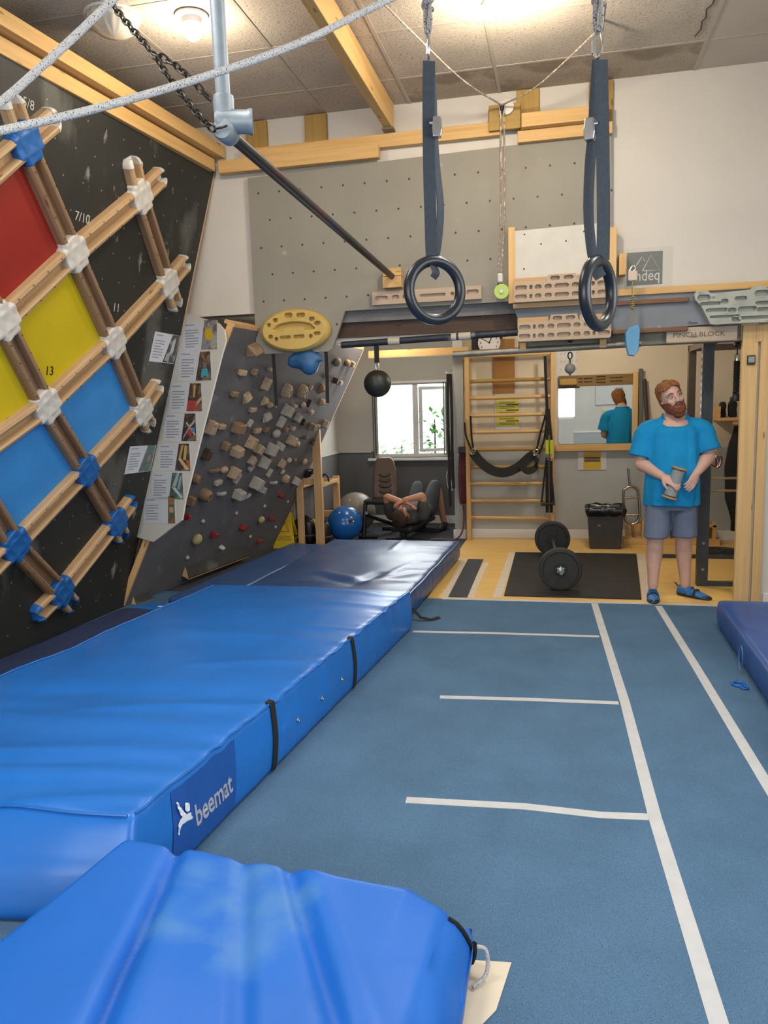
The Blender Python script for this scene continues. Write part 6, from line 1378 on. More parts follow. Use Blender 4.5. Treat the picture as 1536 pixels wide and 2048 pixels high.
def stability_ball(c, r, mat, label, logo=False):
    t = thing('exercise_ball', (c[0], c[1], 0), label, 'exercise ball')
    mb = MB(); k, m = 40, 26; rg = []
    for j in range(m+1):
        th = math.pi*j/m; q = max(math.sin(th), 1e-3); rr = r*(1+0.004*math.cos(th*40)); z = c[2]-rr*math.cos(th); rg.append([Vector((c[0]+rr*q*math.cos(2*math.pi*i/k), c[1]+rr*q*math.sin(2*math.pi*i/k), max(z, 0.0005))) for i in range(k)])
    mb.loft(rg, False); o = build('ball', mb, mat, t, smooth=True, angle=180)
    if logo:
        d = Vector((0.62, -0.75, 0.22)).normalized(); f = Frame(Vector(c)+d*(r+0.0008), Vector((0,0,1)).cross(d), (0,0,1))
        build('printed_badge', MB().fbox(f, -0.042, 0.042, -0.02, 0.02, -0.004, 0.001), K['poster_k'], o)
        build('printed_dot', MB().cyl(f.p(-0.02, 0, 0.001), f.p(-0.02, 0, 0.002), 0.014, k=12), HW['r'], o); build('printed_dot', MB().cyl(f.p(0.018, 0, 0.001), f.p(0.018, 0, 0.002), 0.013, k=12), K['poster_w'], o)
    build('valve', MB().cyl(Vector(c)+Vector((-0.1, -0.7, 0.7)).normalized()*(r-0.001), Vector(c)+Vector((-0.1, -0.7, 0.7)).normalized()*(r+0.002), 0.012, k=10), K['poster_w'], t)
stability_ball((-2.566, 8.97, 0.216), 0.216, pm('glossy_blue_ball', '#1C5FA6', 0.22, var=0.05), 'shiny blue exercise ball beside the pine stand', True)
stability_ball((-2.60, 9.62, 0.26), 0.26, pm('grey_beige_ball', '#7E766A', 0.45, var=0.05), 'beige grey exercise ball behind the bench')
# upright bench with quilted backrest
be = thing('weight_bench', (-2.1, 9.4, 0), 'adjustable bench with a quilted brown backrest raised upright', 'bench')
bf = Frame((-2.15, 9.42, 0.47), (1, 0.25, 0), Vector((0.10, 0.22, 1)))
K['leather'] = pm('brown_black_vinyl', '#4A3524', 0.42, var=0.15, scale=8)
out = [(-0.15, 0.0), (0.14, 0.0), (0.155, 0.10), (0.145, 0.35), (0.12, 0.47), (0.08, 0.52), (-0.08, 0.52), (-0.12, 0.47), (-0.145, 0.35), (-0.16, 0.10)]
pad = build('backrest', MB().fprism(bf, out, -0.05, 0.0), K['leather'], be, bevel=0.02, seg=3)
K['stitch'] = pm('tan_stitching', '#8C7654', 0.7)
for s_ in (-1, 1): build('stitch_line', MB().tube([bf.p(s_*0.085, 0.02, 0.001), bf.p(s_*0.09, 0.20, 0.001), bf.p(s_*0.075, 0.33, 0.001)], 0.003, 5), K['stitch'], pad)
for i in range(4):
    v = 0.08+i*0.07; build('quilt_roll', MB().tube(catmull([bf.p(-0.07, v+0.02, 0.0), bf.p(-0.03, v-0.005, 0.008), bf.p(0.03, v-0.005, 0.008), bf.p(0.07, v+0.02, 0.0)], 4), 0.018, 8), K['leather'], pad, smooth=True)
build('seat', MB().box((-2.36, 9.10, 0.425), (-2.02, 9.42, 0.485)), pm('black_vinyl_seat', '#1D1C1C', 0.3), be, bevel=0.02, seg=3)
for a, b in (((-2.34, 9.13, 0.43), (-2.37, 9.10, 0.02)), ((-2.06, 9.40, 0.43), (-2.10, 9.75, 0.03)), ((-2.34, 9.13, 0.30), (-2.10, 9.62, 0.10))):
    build('frame_tube', MB().cyl(a, b, 0.026, k=10), K['black'], be, smooth=True)
build('foot_bar', MB().cyl((-2.44, 9.13, 0.03), (-2.20, 9.14, 0.03), 0.028, k=10), K['black'], be, smooth=True); build('foot_bar', MB().cyl((-2.28, 9.76, 0.03), (-1.98, 9.74, 0.03), 0.028, k=10), K['black'], be, smooth=True)
build('adjust_knob', MB().cyl((-2.31, 9.09, 0.33), (-2.31, 9.06, 0.33), 0.02, k=12), K['steel'], be)
# flat bench under the lying person
fbn = thing('weight_bench', (-1.75, 9.3, 0), 'low flat black bench under the lying person', 'bench')
ff2 = Frame((-1.84, 8.80, 0.20), (0.99, -0.14, 0), (0.14, 0.99, 0))
build('bench_pad', MB().fbox(ff2, -0.13, 0.13, 0.0, 1.0, -0.06, 0.0), K['black'], fbn, bevel=0.02, seg=3)
build('frame_tube', MB().fbox(ff2, -0.03, 0.03, 0.05, 0.95, -0.12, -0.062), K['black'], fbn, bevel=0.004)
for v in (0.12, 0.88): build('frame_leg', MB().fbox(ff2, -0.03, 0.03, v-0.03, v+0.03, -0.185, -0.10), K['black'], fbn); build('foot_bar', MB().fbox(ff2, -0.22, 0.22, v-0.03, v+0.03, -0.199, -0.15), K['black'], fbn, bevel=0.006)
# bags and floor sign
def soft_bag(c, rx, ry, rz, label, mat):
    mb = MB(); mb.ball((c[0], c[1], rz), rx, ry, rz, 28, 18)
    for i, v_ in enumerate(mb.v):
        d = v_-Vector((c[0], c[1], rz)); s_ = 1.0+0.06*noise.noise(v_*9); e = max(abs(d.x)/rx, abs(d.y)/ry, abs(d.z)/rz); sc = 0.55+0.45*(1/max(e, 0.3))*min(1, (d.length/max(rx, rz)))
        q = Vector((c[0], c[1], rz))+d*s_*min(1.25, sc); q.z = max(q.z, 0.002); mb.v[i] = q
    t = thing('kit_bag', (c[0], c[1], 0), label, 'bag'); build('bag_body', mb, mat, t, smooth=True, angle=180)
    build('bag_handle', MB().tube(catmull([(c[0]-rx*0.45, c[1]-ry*0.2, rz*1.75), (c[0]-rx*0.25, c[1]-ry*0.3, rz*2.05), (c[0]+rx*0.25, c[1]-ry*0.3, rz*2.05), (c[0]+rx*0.45, c[1]-ry*0.2, rz*1.75)], 5), 0.011, 6), K['black_fabric'], t, smooth=True)
    build('bag_band', MB().torus((c[0], c[1], rz*0.75), (1,0,0), (0,1,0), rx*1.08, 0.012, 36, 6, ry*1.08), pm('olive_strap', '#3C3B30', 0.8), t, smooth=True)
soft_bag((-2.97, 8.66, 0), 0.15, 0.11, 0.17, 'black kit bag behind the front post of the stand', pm('black_nylon', '#161616', 0.35))
soft_bag((-2.73, 8.62, 0), 0.09, 0.09, 0.15, 'smaller black bag with a yellow tag under the stand', pm('black_nylon_dull', '#1A1A1A', 0.5))
tag(build('luggage_tag', MB().tube(catmull([(-2.83, 8.53, 0.33), (-2.81, 8.515, 0.31), (-2.79, 8.51, 0.25), (-2.785, 8.515, 0.18)], 5), [0.012]*16, 8), pm('yellow_tag', '#B9A61E', 0.5), smooth=True), 'yellow strap dangling from the smaller black bag', 'strap')
wfs = thing('floor_sign', (-3.12, 8.4, 0), 'yellow wet floor warning stand behind the climbing board', 'floor sign')
sfr2 = Frame((-3.12, 8.40, 0), (1,0.05,0), (0, 0.22, 1))
K['sign_y'] = pm('yellow_sign_plastic', '#D3AE12', 0.4, var=0.04)
build('front_panel', MB().fprism(sfr2, [(-0.17, 0.0), (0.10, 0.0), (0.035, 0.42), (0.0, 0.45), (-0.09, 0.45), (-0.12, 0.42)], -0.012, 0.0), K['sign_y'], wfs, bevel=0.004)
sfr3 = Frame((-3.12, 8.60, 0), (1,0.05,0), (0, -0.22, 1)); build('rear_panel', MB().fprism(sfr3, [(-0.17, 0.0), (0.10, 0.0), (0.035, 0.42), (-0.12, 0.42)], -0.006, 0.006), K['sign_y'], wfs)
mb = MB().tube([sfr2.p(-0.10, 0.20, 0.002), sfr2.p(0.02, 0.20, 0.002), sfr2.p(-0.03, 0.31, 0.002), sfr2.p(-0.10, 0.20, 0.002)], 0.006, 5); build('warning_triangle', mb, HW['r'], wfs)
for v, tx in ((0.135, 'CAUTION'), (0.105, 'WET FLOOR')): build('sign_letters', text_mesh(tx, Frame(sfr2.p(-0.03, v, 0.001), sfr2.u, sfr2.v), 0.032), K['poster_k'], wfs)
# bands and ropes on the return wall
tag(build('hook_rail', MB().tube([(-1.40, 10.37, 2.07), (-1.38, 9.6, 2.02), (-1.30, 9.22, 1.985), (-1.25, 9.19, 1.985)], 0.007, 6), K['white_gloss'], smooth=True), 'white bar from the window wall carrying the black bands', 'hook')
for dx, lab, z0 in ((-0.012, 'left of the two long black bands hanging right of the window', 0.40), (0.020, 'right of the two long black bands hanging right of the window', 0.62)):
    pts = [(-1.285+dx, 9.19, 1.985), (-1.285+dx*1.5, 9.17, 1.5), (-1.28+dx*1.2, 9.16, 1.0), (-1.275+dx*1.4, 9.165, z0)]
    tag(build('resistance_band', MB().ribbon(catmull(pts, 6), 0.035, 0.008, (1, 0.3, 0)), K['black_fabric']), lab, 'band', 'black resistance bands')
rr = thing('rope_coil', (-1.15, 9.12, 0.3), 'dark red coiled rope hanging beside the wall bars', 'rope')
K['red_rope'] = pm('dark_red_rope', '#5E2A30', 0.8, var=0.3, scale=60, spots=[('#8A4A50', 90, 0.6)])
for i in range(5):
    x = -1.165+0.018*i; build('rope_loop', MB().tube(catmull([(x, 9.17, 1.06), (x-0.012, 9.14, 0.85), (x-0.01, 9.14, 0.6), (x+0.004, 9.15, 0.43), (x+0.012, 9.165, 0.6), (x+0.008, 9.17, 0.85), (x, 9.17, 1.06)], 4), 0.009, 6), K['red_rope'], rr, smooth=True)
build('rope_hanger', MB().box((-1.18, 9.12, 1.04), (-1.08, 9.185, 1.12)), K['black'], rr, bevel=0.01)
build('rope_tail', MB().tube(catmull([(-1.13, 9.14, 0.42), (-1.12, 9.10, 0.25), (-1.14, 9.02, 0.10), (-1.22, 8.96, 0.025), (-1.38, 8.95, 0.02)], 6), 0.011, 6), K['red_rope'], rr, smooth=True)
build('rope_grip', MB().cyl((-1.36, 8.95, 0.022), (-1.50, 8.94, 0.022), 0.02, k=10), K['black'], rr, smooth=True)
cw = thing('blind_cord', (-1.46, 10.28, 0.4), 'white coiled blind cord hanging below the window sill', 'cord')
build('cord_drop', MB().cyl((-1.46, 10.27, 1.85), (-1.455, 10.27, 0.72), 0.003, k=6), K['white_gloss'], cw)
build('cord_coil', MB().tube(catmull([(-1.455, 10.27, 0.74), (-1.49, 10.27, 0.68), (-1.47, 10.27, 0.5), (-1.43, 10.27, 0.46), (-1.42, 10.27, 0.55), (-1.45, 10.26, 0.70), (-1.44, 10.26, 0.6), (-1.41, 10.26, 0.49), (-1.44, 10.26, 0.45)], 6), 0.004, 6), K['white_gloss'], cw, smooth=True)
tag(build('wall_hook', MB().tube(catmull([(-1.245, 9.6, 1.33), (-1.33, 9.6, 1.31), (-1.37, 9.6, 1.32), (-1.38, 9.6, 1.37)], 5), 0.008, 6), K['white_gloss'], smooth=True), 'white hook on the wall left of the wall bars', 'hook')

# ---- garden seen through the window
def shrub(c, r, h, n, label, seed, mat):
    random.seed(seed); t = thing('garden_shrub', (c[0], c[1], -0.3), label, 'shrub'); mb = MB()
    for i in range(n):
        a = random.random()*6.283; b = random.random(); rr = r*math.sqrt(random.random()); p = Vector((c[0]+rr*math.cos(a), c[1]+rr*math.sin(a), -0.2+h*b)); s_ = 0.05+0.06*random.random()
        u = Vector((random.uniform(-1,1), random.uniform(-1,1), random.uniform(-0.5,0.5))).normalized(); w = u.cross(Vector((0,0,1))).normalized()*0.45
        mb.add([p-u*s_, p+w*s_, p+u*s_, p-w*s_], [(0,1,2,3)])
    o = build('foliage', mb, mat, t); o['kind'] = 'stuff'
    build('stem', MB().cyl((c[0], c[1], -0.3), (c[0], c[1], h*0.8), 0.03, 0.01, 8), K['dark_wood'], t)
K['leaf'] = pm('green_leaves', '#7FA85E', 0.6, var=0.3, scale=9); K['leaf2'] = pm('pale_green_leaves', '#A3BC86', 0.6, var=0.3, scale=9)
shrub((-1.85, 11.6, 0), 0.30, 1.75, 300, 'leafy green shrub seen through the open casement', 3, K['leaf'])
shrub((-2.45, 12.0, 0), 0.45, 1.25, 320, 'low pale green shrub seen through the left pane', 4, K['leaf2'])
slab('ground_outside', (-8, 10.7, -0.35), (6, 22, -0.3), pm('pale_paving', '#A9A79F', 0.9))
random.seed(11)
# ---- notices on the rear wall (seen in the mirror)
t = thing('wall_poster', (1.25, -1.29, 1.6), 'white poster with red heading seen in the mirror', 'poster')
build('poster_sheet', MB().box((0.85, -1.289, 1.45), (1.55, -1.284, 2.05)), K['poster_w'], t); build('red_heading', MB().box((1.25, -1.284, 1.95), (1.50, -1.282, 1.99)), HW['r'], t); build('grey_heading', MB().box((0.9, -1.284, 1.93), (1.15, -1.282, 1.99)), K['ink'], t)
build('picture', MB().box((1.32, -1.284, 1.55), (1.50, -1.282, 1.88)), K['ink'], t); build('red_line', MB().box((0.85, -1.284, 1.46), (1.55, -1.282, 1.475)), HW['r'], t)
t = thing('wall_poster', (1.2, -1.29, 0.9), 'yellow and black poster seen in the mirror', 'poster')
build('poster_sheet', MB().box((1.02, -1.289, 0.92), (1.36, -1.284, 1.40)), K['poster_w'], t)
for z in (0.94, 1.05, 1.16, 1.25): build('yellow_block', MB().box((1.035, -1.284, z), (1.345, -1.282, z+0.08)), K['poster_y'], t)

# ================================================================== people
K['skin'] = pm('skin', '#CBA392', 0.55, var=0.06, scale=14, spec=0.35)
K['skin2'] = pm('skin_warm', '#C08A6C', 0.55, var=0.06, scale=14, spec=0.35)
def limb(mb, pts, rs, n=5, k=14):
    P = catmull(pts, n); m = len(pts); R = []
    for i in range(len(P)):
        q = i/n; a = min(int(q), m-2); f = q-a; R.append(rs[a]*(1-f)+rs[a+1]*f)
    mb.tube(P, R, k)
    mb.ball(P[0], R[0]*0.98, k=12, m=8); mb.ball(P[-1], R[-1]*0.98, k=12, m=8)
def torso_rings(spec, k=24, power=1.0):
    """spec rows: centre, half width vector, half depth vector"""
    return [[c+a*math.cos(2*math.pi*i/k)+b*math.sin(2*math.pi*i/k) for i in range(k)] for c, a, b in spec]
def hand(mb, wrist, palm_dir, normal, curls, spread=0.2, side=1, sc=1.0, thumb=(0.5, 0.6)):
    """Palm plus five bent fingers. palm_dir: wrist to knuckles; normal: out of the back of the hand."""
    d = Vector(palm_dir).normalized(); n = Vector(normal); n = (n-d*n.dot(d)).normalized(); s_ = d.cross(n)*side
    kn = Vector(wrist)+d*0.085*sc
    rings = []
    for t, w, th in ((0.0, 0.026, 0.019), (0.03, 0.034, 0.018), (0.06, 0.041, 0.016), (0.088, 0.041, 0.013)):
        c = Vector(wrist)+d*t*sc; rings.append([c+s_*w*sc*math.cos(2*math.pi*i/14)+n*th*sc*math.sin(2*math.pi*i/14) for i in range(14)])
    mb.loft(rings)
    for i, (off, L_) in enumerate(((-0.030, 0.074), (-0.010, 0.082), (0.010, 0.078), (0.029, 0.062))):
        base = kn+s_*off*sc; ang = spread*off*12; dd = (d*math.cos(ang)+s_*math.sin(ang)).normalized(); c1 = curls[i] if isinstance(curls, (list, tuple)) else curls
        p = [base-d*0.015*sc]; cur = base; a_ = 0
        p.append(cur)
        for f_, l_ in ((0.6, 0.42), (1.0, 0.32), (0.7, 0.26)):
            a_ += c1*f_; v_ = dd*math.cos(a_)-n*math.sin(a_); cur = cur+v_*L_*l_*sc; p.append(cur)
        limb(mb, p, [0.0095*sc, 0.0095*sc, 0.0088*sc, 0.0082*sc, 0.0070*sc], 3, 8)
    tb = Vector(wrist)+d*0.025*sc-s_*0.024*sc; v1 = (d*thumb[0]-s_*0.8-n*thumb[1]*0.6).normalized(); v2 = (d*0.9-s_*0.2-n*thumb[1]).normalized()
    limb(mb, [tb, tb+v1*0.034*sc, tb+v1*0.034*sc+v2*0.028*sc, tb+v1*0.034*sc+v2*0.05*sc], [0.014*sc, 0.011*sc, 0.010*sc, 0.008*sc], 3, 8)

HEAD = [(-0.118, 0.022, 0.026, -0.058), (-0.108, 0.040, 0.048, -0.042), (-0.085, 0.054, 0.072, -0.022), (-0.05, 0.063, 0.088, -0.006), (-0.01, 0.069, 0.095, 0.002), (0.03, 0.074, 0.099, 0.005), (0.065, 0.073, 0.098, 0.008), (0.095, 0.063, 0.084, 0.010), (0.115, 0.044, 0.060, 0.012), (0.126, 0.016, 0.022, 0.013)]
def head_rings(M, k=28, grow=0.0):
    out = []
    for z, rx, ry, cy in HEAD:
        out.append([M @ Vector(((rx+grow)*math.cos(2*math.pi*i/k), cy+(ry+grow)*math.sin(2*math.pi*i/k), z+(grow if z > 0.05 else 0))) for i in range(k)])
    return out
def add_head(mb, M):
    mb.loft(head_rings(M))
    T = lambda x, y, z: M @ Vector((x, y, z))
    limb(mb, [T(0, -0.094, 0.028), T(0, -0.104, 0.004), T(0, -0.118, -0.020), T(0, -0.108, -0.030)], [0.008, 0.010, 0.013, 0.010], 3, 8)     # nose
    for s_ in (-1, 1):
        mb.ball(T(s_*0.012, -0.106, -0.024), 0.010, k=8, m=6)                                                                             # nostril wings
        mb.ball(T(s_*0.074, 0.012, -0.002), 0.009, 0.020, 0.030, 10, 8, Frame(T(0,0,0), M.to_3x3() @ Vector((1,0,0)), M.to_3x3() @ Vector((0,1,0))))   # ears
        limb(mb, [T(s_*0.012, -0.095, 0.034), T(s_*0.034, -0.090, 0.038), T(s_*0.056, -0.070, 0.030)], [0.008, 0.009, 0.007], 3, 8)         # brow ridge
        mb.ball(T(s_*0.042, -0.066, -0.022), 0.022, 0.020, 0.018, 10, 8)                                                                     # cheek
def face_parts(M, par, hair_c, iris='#4A5A5E', lips='#A3635A'):
    T = lambda x, y, z: M @ Vector((x, y, z)); R = M.to_3x3()
    fr = Frame(T(0,0,0), R @ Vector((1,0,0)), R @ Vector((0,0,1)))
    for s_ in (-1, 1):
        e = build('eye', MB().ball(T(s_*0.031, -0.082, 0.014), 0.0135, 0.008, 0.0125, 14, 10, fr), pm('eye_white', '#C9BFB6', 0.3), par, smooth=True)
        build('iris', MB().ball(T(s_*0.031+0.002, -0.0935, 0.015), 0.0058, 0.0058, 0.003, 12, 8, fr), pm('iris', iris, 0.2), e, smooth=True)
        build('eyelid', MB().tube(catmull([T(s_*0.031-0.014, -0.089, 0.016), T(s_*0.031, -0.0955, 0.025), T(s_*0.031+0.014, -0.087, 0.016)], 4), 0.0035, 6), K['skin'], e, smooth=True)
        build('eyebrow', MB().tube(catmull([T(s_*0.014, -0.101, 0.036), T(s_*0.034, -0.099, 0.043), T(s_*0.054, -0.080, 0.035)], 4), [0.003, 0.004, 0.0045, 0.005, 0.005, 0.005, 0.004, 0.003, 0.0025], 6), hair_c, par, smooth=True)
    build('lips', MB().tube(catmull([T(-0.024, -0.094, -0.055), T(-0.008, -0.106, -0.051), T(0, -0.107, -0.053), T(0.008, -0.106, -0.051), T(0.024, -0.094, -0.055)], 4), [0.003]+[0.0055]*15+[0.003], 6), pm('lips', lips, 0.5), par, smooth=True)
    build('mouth_opening', MB().ball(T(0, -0.100, -0.0605), 0.017, 0.004, 0.006, 14, 8, fr), pm('mouth_dark', '#3A1D1A', 0.6), par, smooth=True)
    build('lower_lip', MB().tube(catmull([T(-0.019, -0.094, -0.064), T(0, -0.104, -0.068), T(0.019, -0.094, -0.064)], 4), [0.003]+[0.005]*7+[0.003], 6), pm('lips', lips, 0.5), par, smooth=True)

# ---------------------------------------------------------------- the man with the roller
man = thing('person', (0.93, 6.52, 0), 'bearded person in a bright blue T-shirt and grey shorts holding a wooden roller', 'person')
def mp(px, py, y=6.52): return atY(px, py, y)
ft_l = mp(1304, 1180, 6.50); ft_r = mp(1369, 1172, 6.60)
an_l = Vector((mp(1306, 1160).x, 6.52, 0.095)); an_r = Vector((mp(1371, 1158, 6.62).x, 6.62, 0.095))
kn_l = mp(1311, 1080, 6.49); kn_l.z = 0.50; kn_r = mp(1367, 1080, 6.55); kn_r.z = 0.50
hp_l = Vector((kn_l.x+0.035, 6.56, 0.92)); hp_r = Vector((kn_r.x-0.005, 6.57, 0.92))
mb = MB()
for hp, kn, an in ((hp_l, kn_l, an_l), (hp_r, kn_r, an_r)):
    limb(mb, [hp, hp.lerp(kn, 0.5)+Vector((0, -0.01, 0)), kn, kn.lerp(an, 0.30)+Vector((0, 0.025, 0)), kn.lerp(an, 0.72)+Vector((0, 0.012, 0)), an], [0.092, 0.086, 0.064, 0.066, 0.047, 0.040], 6, 18)
toe_l = an_l+Vector((-0.01, -0.15, -0.055)); toe_r = an_r+Vector((0.13, -0.10, -0.055))
for an, toe in ((an_l, toe_l), (an_r, toe_r)):
    d = (toe-an); d.z = 0; limb(mb, [an-d*0.25-Vector((0,0,0.05)), an-Vector((0,0,0.05)), toe-Vector((0,0,0.015))], [0.028, 0.030, 0.016], 4, 12)
X0 = (hp_l.x+hp_r.x)/2
tors = [(0.86, 0.175, 0.135, 0.02), (0.95, 0.190, 0.150, 0.0), (1.05, 0.195, 0.165, -0.02), (1.18, 0.190, 0.150, -0.01), (1.30, 0.195, 0.130, 0.0), (1.38, 0.175, 0.115, 0.005), (1.44, 0.125, 0.090, 0.01), (1.48, 0.075, 0.07, 0.01)]
XT = lambda z: X0+0.012*(z-0.9)
sp = [(Vector((XT(z), 6.56+dy, z)), Vector((a, 0, 0)), Vector((0, b, 0))) for z, a, b, dy in tors]
mb.loft(torso_rings(sp))
nk = Vector((XT(1.5), 6.57, 1.46)); hc = mp(1342, 797, 6.52); 
mb.loft([[Vector((XT(1.5)+r*math.cos(2*math.pi*i/24), 6.572+r*0.94*math.sin(2*math.pi*i/24), z-0.075*max(0, -math.sin(2*math.pi*i/24))*q)) for i in range(24)] for z, r, q in ((1.40, 0.088, 1), (1.503, 0.089, 1), (1.512, 0.078, 0.9), (1.53, 0.064, 0.4))])
limb(mb, [nk, nk.lerp(hc, 0.5)+Vector((0, 0.012, 0)), hc+Vector((0, 0.03, -0.04))], [0.066, 0.060, 0.058], 4, 16)
HM = Matrix.Translation(hc) @ Matrix.Rotation(math.radians(17), 4, 'Z') @ Matrix.Rotation(math.radians(-18), 4, 'Y') @ Matrix.Rotation(math.radians(-4), 4, 'X') @ Matrix.Scale(1.04, 4)
add_head(mb, HM)
# arms: image-left (his right) and image-right (his left)
sh_l = Vector((XT(1.4)-0.200, 6.575, 1.365)); sh_r = Vector((XT(1.4)+0.208, 6.575, 1.370))
el_l = mp(1282, 926, 6.55); el_r = mp(1417, 912, 6.55); wr_l = mp(1325, 953, 6.36); wr_r = mp(1393, 946, 6.38)
for sh, el, wr in ((sh_l, el_l, wr_l), (sh_r, el_r, wr_r)):
    limb(mb, [sh, sh.lerp(el, 0.55), el, el.lerp(wr, 0.28), el.lerp(wr, 0.75), wr], [0.066, 0.060, 0.051, 0.054, 0.041, 0.031], 6, 16)
rc0 = mp(1358, 940, 6.33); rc1 = mp(1340, 992, 6.33); rax = (rc1-rc0).normalized()
# his right hand wraps the roller from the left, the other rests open beside it
hd = (mp(1352, 966, 6.285)-wr_l).normalized()
hand(mb, wr_l, hd, Vector((0.25, -1, 0.45)), [0.45, 0.5, 0.5, 0.5], 0.12, -1, 1.08, (0.8, 0.7))
hand(mb, wr_r, (mp(1381, 972, 6.30)-wr_r).normalized(), Vector((0.55, -1, 0.05)), [0.40, 0.45, 0.48, 0.5], 0.12, 1, 1.05, (0.6, 0.9))
body = fused('body', mb, K['skin'], man, 0.0062, 4)
K['ginger'] = pm('ginger_hair', '#955C2E', 0.7, var=0.3, scale=60, bump=0.8, bscale=160); K['beard'] = pm('ginger_beard', '#7A4528', 0.75, var=0.35, scale=60, bump=0.9, bscale=160)
# hair cap: the skull grown outwards, open over the face
def hair_cap(M, keep, grow, mat, par, nm, rows=44, k=84):
    mb = MB(); idx = {}; 
    zs = [-0.118+0.250*i/rows for i in range(rows+1)]
    def interp(z):
        for a, b in zip(HEAD, HEAD[1:]):
            if a[0] <= z <= b[0]:
                f = (z-a[0])/(b[0]-a[0]); return [a[q]*(1-f)+b[q]*f for q in (1, 2, 3)]
        return [0.004, 0.004, 0.013] if z > 0 else HEAD[0][1:]
    pts = []
    for j, z in enumerate(zs):
        rx, ry, cy = interp(z)
        pts.append([Vector(((rx+grow(z, i))*math.cos(2*math.pi*i/k), cy+(ry+grow(z, i))*math.sin(2*math.pi*i/k), z+(0.012 if z > 0.06 else 0))) for i in range(k)])
    used = {}
    for j in range(rows):
        for i in range(k):
            q = [(j, i), (j, (i+1) % k), (j+1, (i+1) % k), (j+1, i)]; c = sum((pts[a][b] for a, b in q), Vector((0,0,0)))/4
            if keep(c):
                f = []
                for key in q:
                    if key not in used: used[key] = len(mb.v); mb.v.append(M @ (pts[key[0]][key[1]]+Vector((0.004*noise.noise(pts[key[0]][key[1]]*70), 0.004*noise.noise(pts[key[0]][key[1]]*70+Vector((5,5,5))), 0))))
                    f.append(used[key])
                mb.f.append(f); mb.mi.append(0)
    if keep(Vector((0, 0.01, 0.13))):
        c = len(mb.v); mb.v.append(M @ Vector((0, 0.013, 0.140)))
        for i in range(k):
            a, b = used.get((rows, i)), used.get((rows, (i+1) % k))
            if a is not None and b is not None: mb.f.append([a, b, c]); mb.mi.append(0)
    return build(nm, mb, mat, par, smooth=True, angle=180, solid=0.009)
hair_cap(HM, lambda c: (c.z > 0.100-0.028*abs(c.x)/0.07 or (c.y > -0.012 and c.z > 0.0) or (c.y > 0.03 and c.z > -0.06)), lambda z, i: 0.010+0.004*math.sin(i*1.7), K['ginger'], man, 'hair')
hair_cap(HM, lambda c: c.y < 0.02 and ((c.z < -0.072) or (c.z < -0.02 and abs(c.x) > 0.050) or (c.z < -0.048 and abs(c.x) > 0.030)), lambda z, i: 0.008+0.010*max(0, (-z-0.05)/0.07), K['beard'], man, 'beard')
T = lambda x, y, z: HM @ Vector((x, y, z))
mb = MB(); mb.ball(T(0, -0.062, -0.118), 0.050, 0.042, 0.042, 22, 14, Frame(T(0,0,0), HM.to_3x3() @ Vector((1,0,0)), HM.to_3x3() @ Vector((0,0,1))))
for i, v_ in enumerate(mb.v): mb.v[i] = v_+Vector((1,1,1))*0.005*noise.noise(v_*60)
build('chin_beard', mb, K['beard'], man, smooth=True, angle=180)
build('moustache', MB().tube(catmull([T(-0.036, -0.084, -0.060), T(-0.018, -0.104, -0.041), T(0, -0.110, -0.040), T(0.018, -0.104, -0.041), T(0.036, -0.084, -0.060)], 5), [0.005]+[0.0065]*19+[0.005], 8), K['beard'], man, smooth=True)
face_parts(HM, man, K['ginger'])
# T-shirt
K['tee'] = pm('bright_blue_cotton', '#1987BE', 0.85, var=0.06, scale=7, bump=0.12, bscale=16, spec=0.2)
hem_l, hem_r = mp(1286, 1004, 6.5), mp(1396, 1008, 6.5); k = 44
zs = [(0.775, 0.215, 0.175, 0.0), (0.80, 0.216, 0.177, 0.0), (0.88, 0.214, 0.182, -0.01), (0.98, 0.214, 0.190, -0.02), (1.08, 0.212, 0.190, -0.02), (1.18, 0.210, 0.172, -0.012), (1.28, 0.215, 0.152, 0.0), (1.36, 0.208, 0.140, 0.004), (1.41, 0.185, 0.128, 0.008), (1.45, 0.150, 0.114, 0.010), (1.48, 0.116, 0.100, 0.012), (1.500, 0.096, 0.088, 0.012)]
rings = []
for j, (z, a, b, dy) in enumerate(zs):
    r = []
    for i in range(k):
        an = 2*math.pi*i/k; w = (0.016*noise.noise(Vector((math.cos(an)*3.0, math.sin(an)*3.0, z*2.2+1)))+0.007*noise.noise(Vector((math.cos(an)*6, math.sin(an)*6, z*9))))*(1.2 if z < 1.25 else 0.5)
        f = max(0, -math.sin(an)); zz = z - 0.075*f*max(0, min(1, (z-1.40)/0.08))
        r.append(Vector((XT(z)+(a+w)*math.cos(an), 6.56+dy+(b+w)*math.sin(an), zz+0.006*math.sin(an*3+1)*(z < 0.8))))
    rings.append(r)
mb = MB(); mb.loft(rings, True)
for sh, el, sg in ((sh_l, el_l, -1), (sh_r, el_r, 1)):
    P0 = sh+Vector((-sg*0.12, 0, 0.030)); end = sh.lerp(el, 0.80)+Vector((sg*0.012, 0, 0.0)); P1 = sh+Vector((sg*0.004, 0, 0.0))
    cl = catmull([P0, P1, P1.lerp(end, 0.5), end], 5); b0 = len(mb.v)
    mb.tube(cl, [0.080+0.018*q/(len(cl)-1) for q in range(len(cl))], 28)
    for i in range(b0, len(mb.v)): mb.v[i] = mb.v[i]+Vector((1, 1, 0))*0.010*noise.noise(mb.v[i]*8)
shirt = fused('t_shirt', mb, K['tee'], man, 0.0075, 2)
build('collar', MB().tube([Vector((XT(1.5)+0.092*math.cos(t*0.2094), 6.572+0.086*math.sin(t*0.2094), 1.504-0.075*max(0, -math.sin(t*0.2094)))) for t in range(30)], 0.0065, 8, True), K['tee'], shirt, smooth=True)
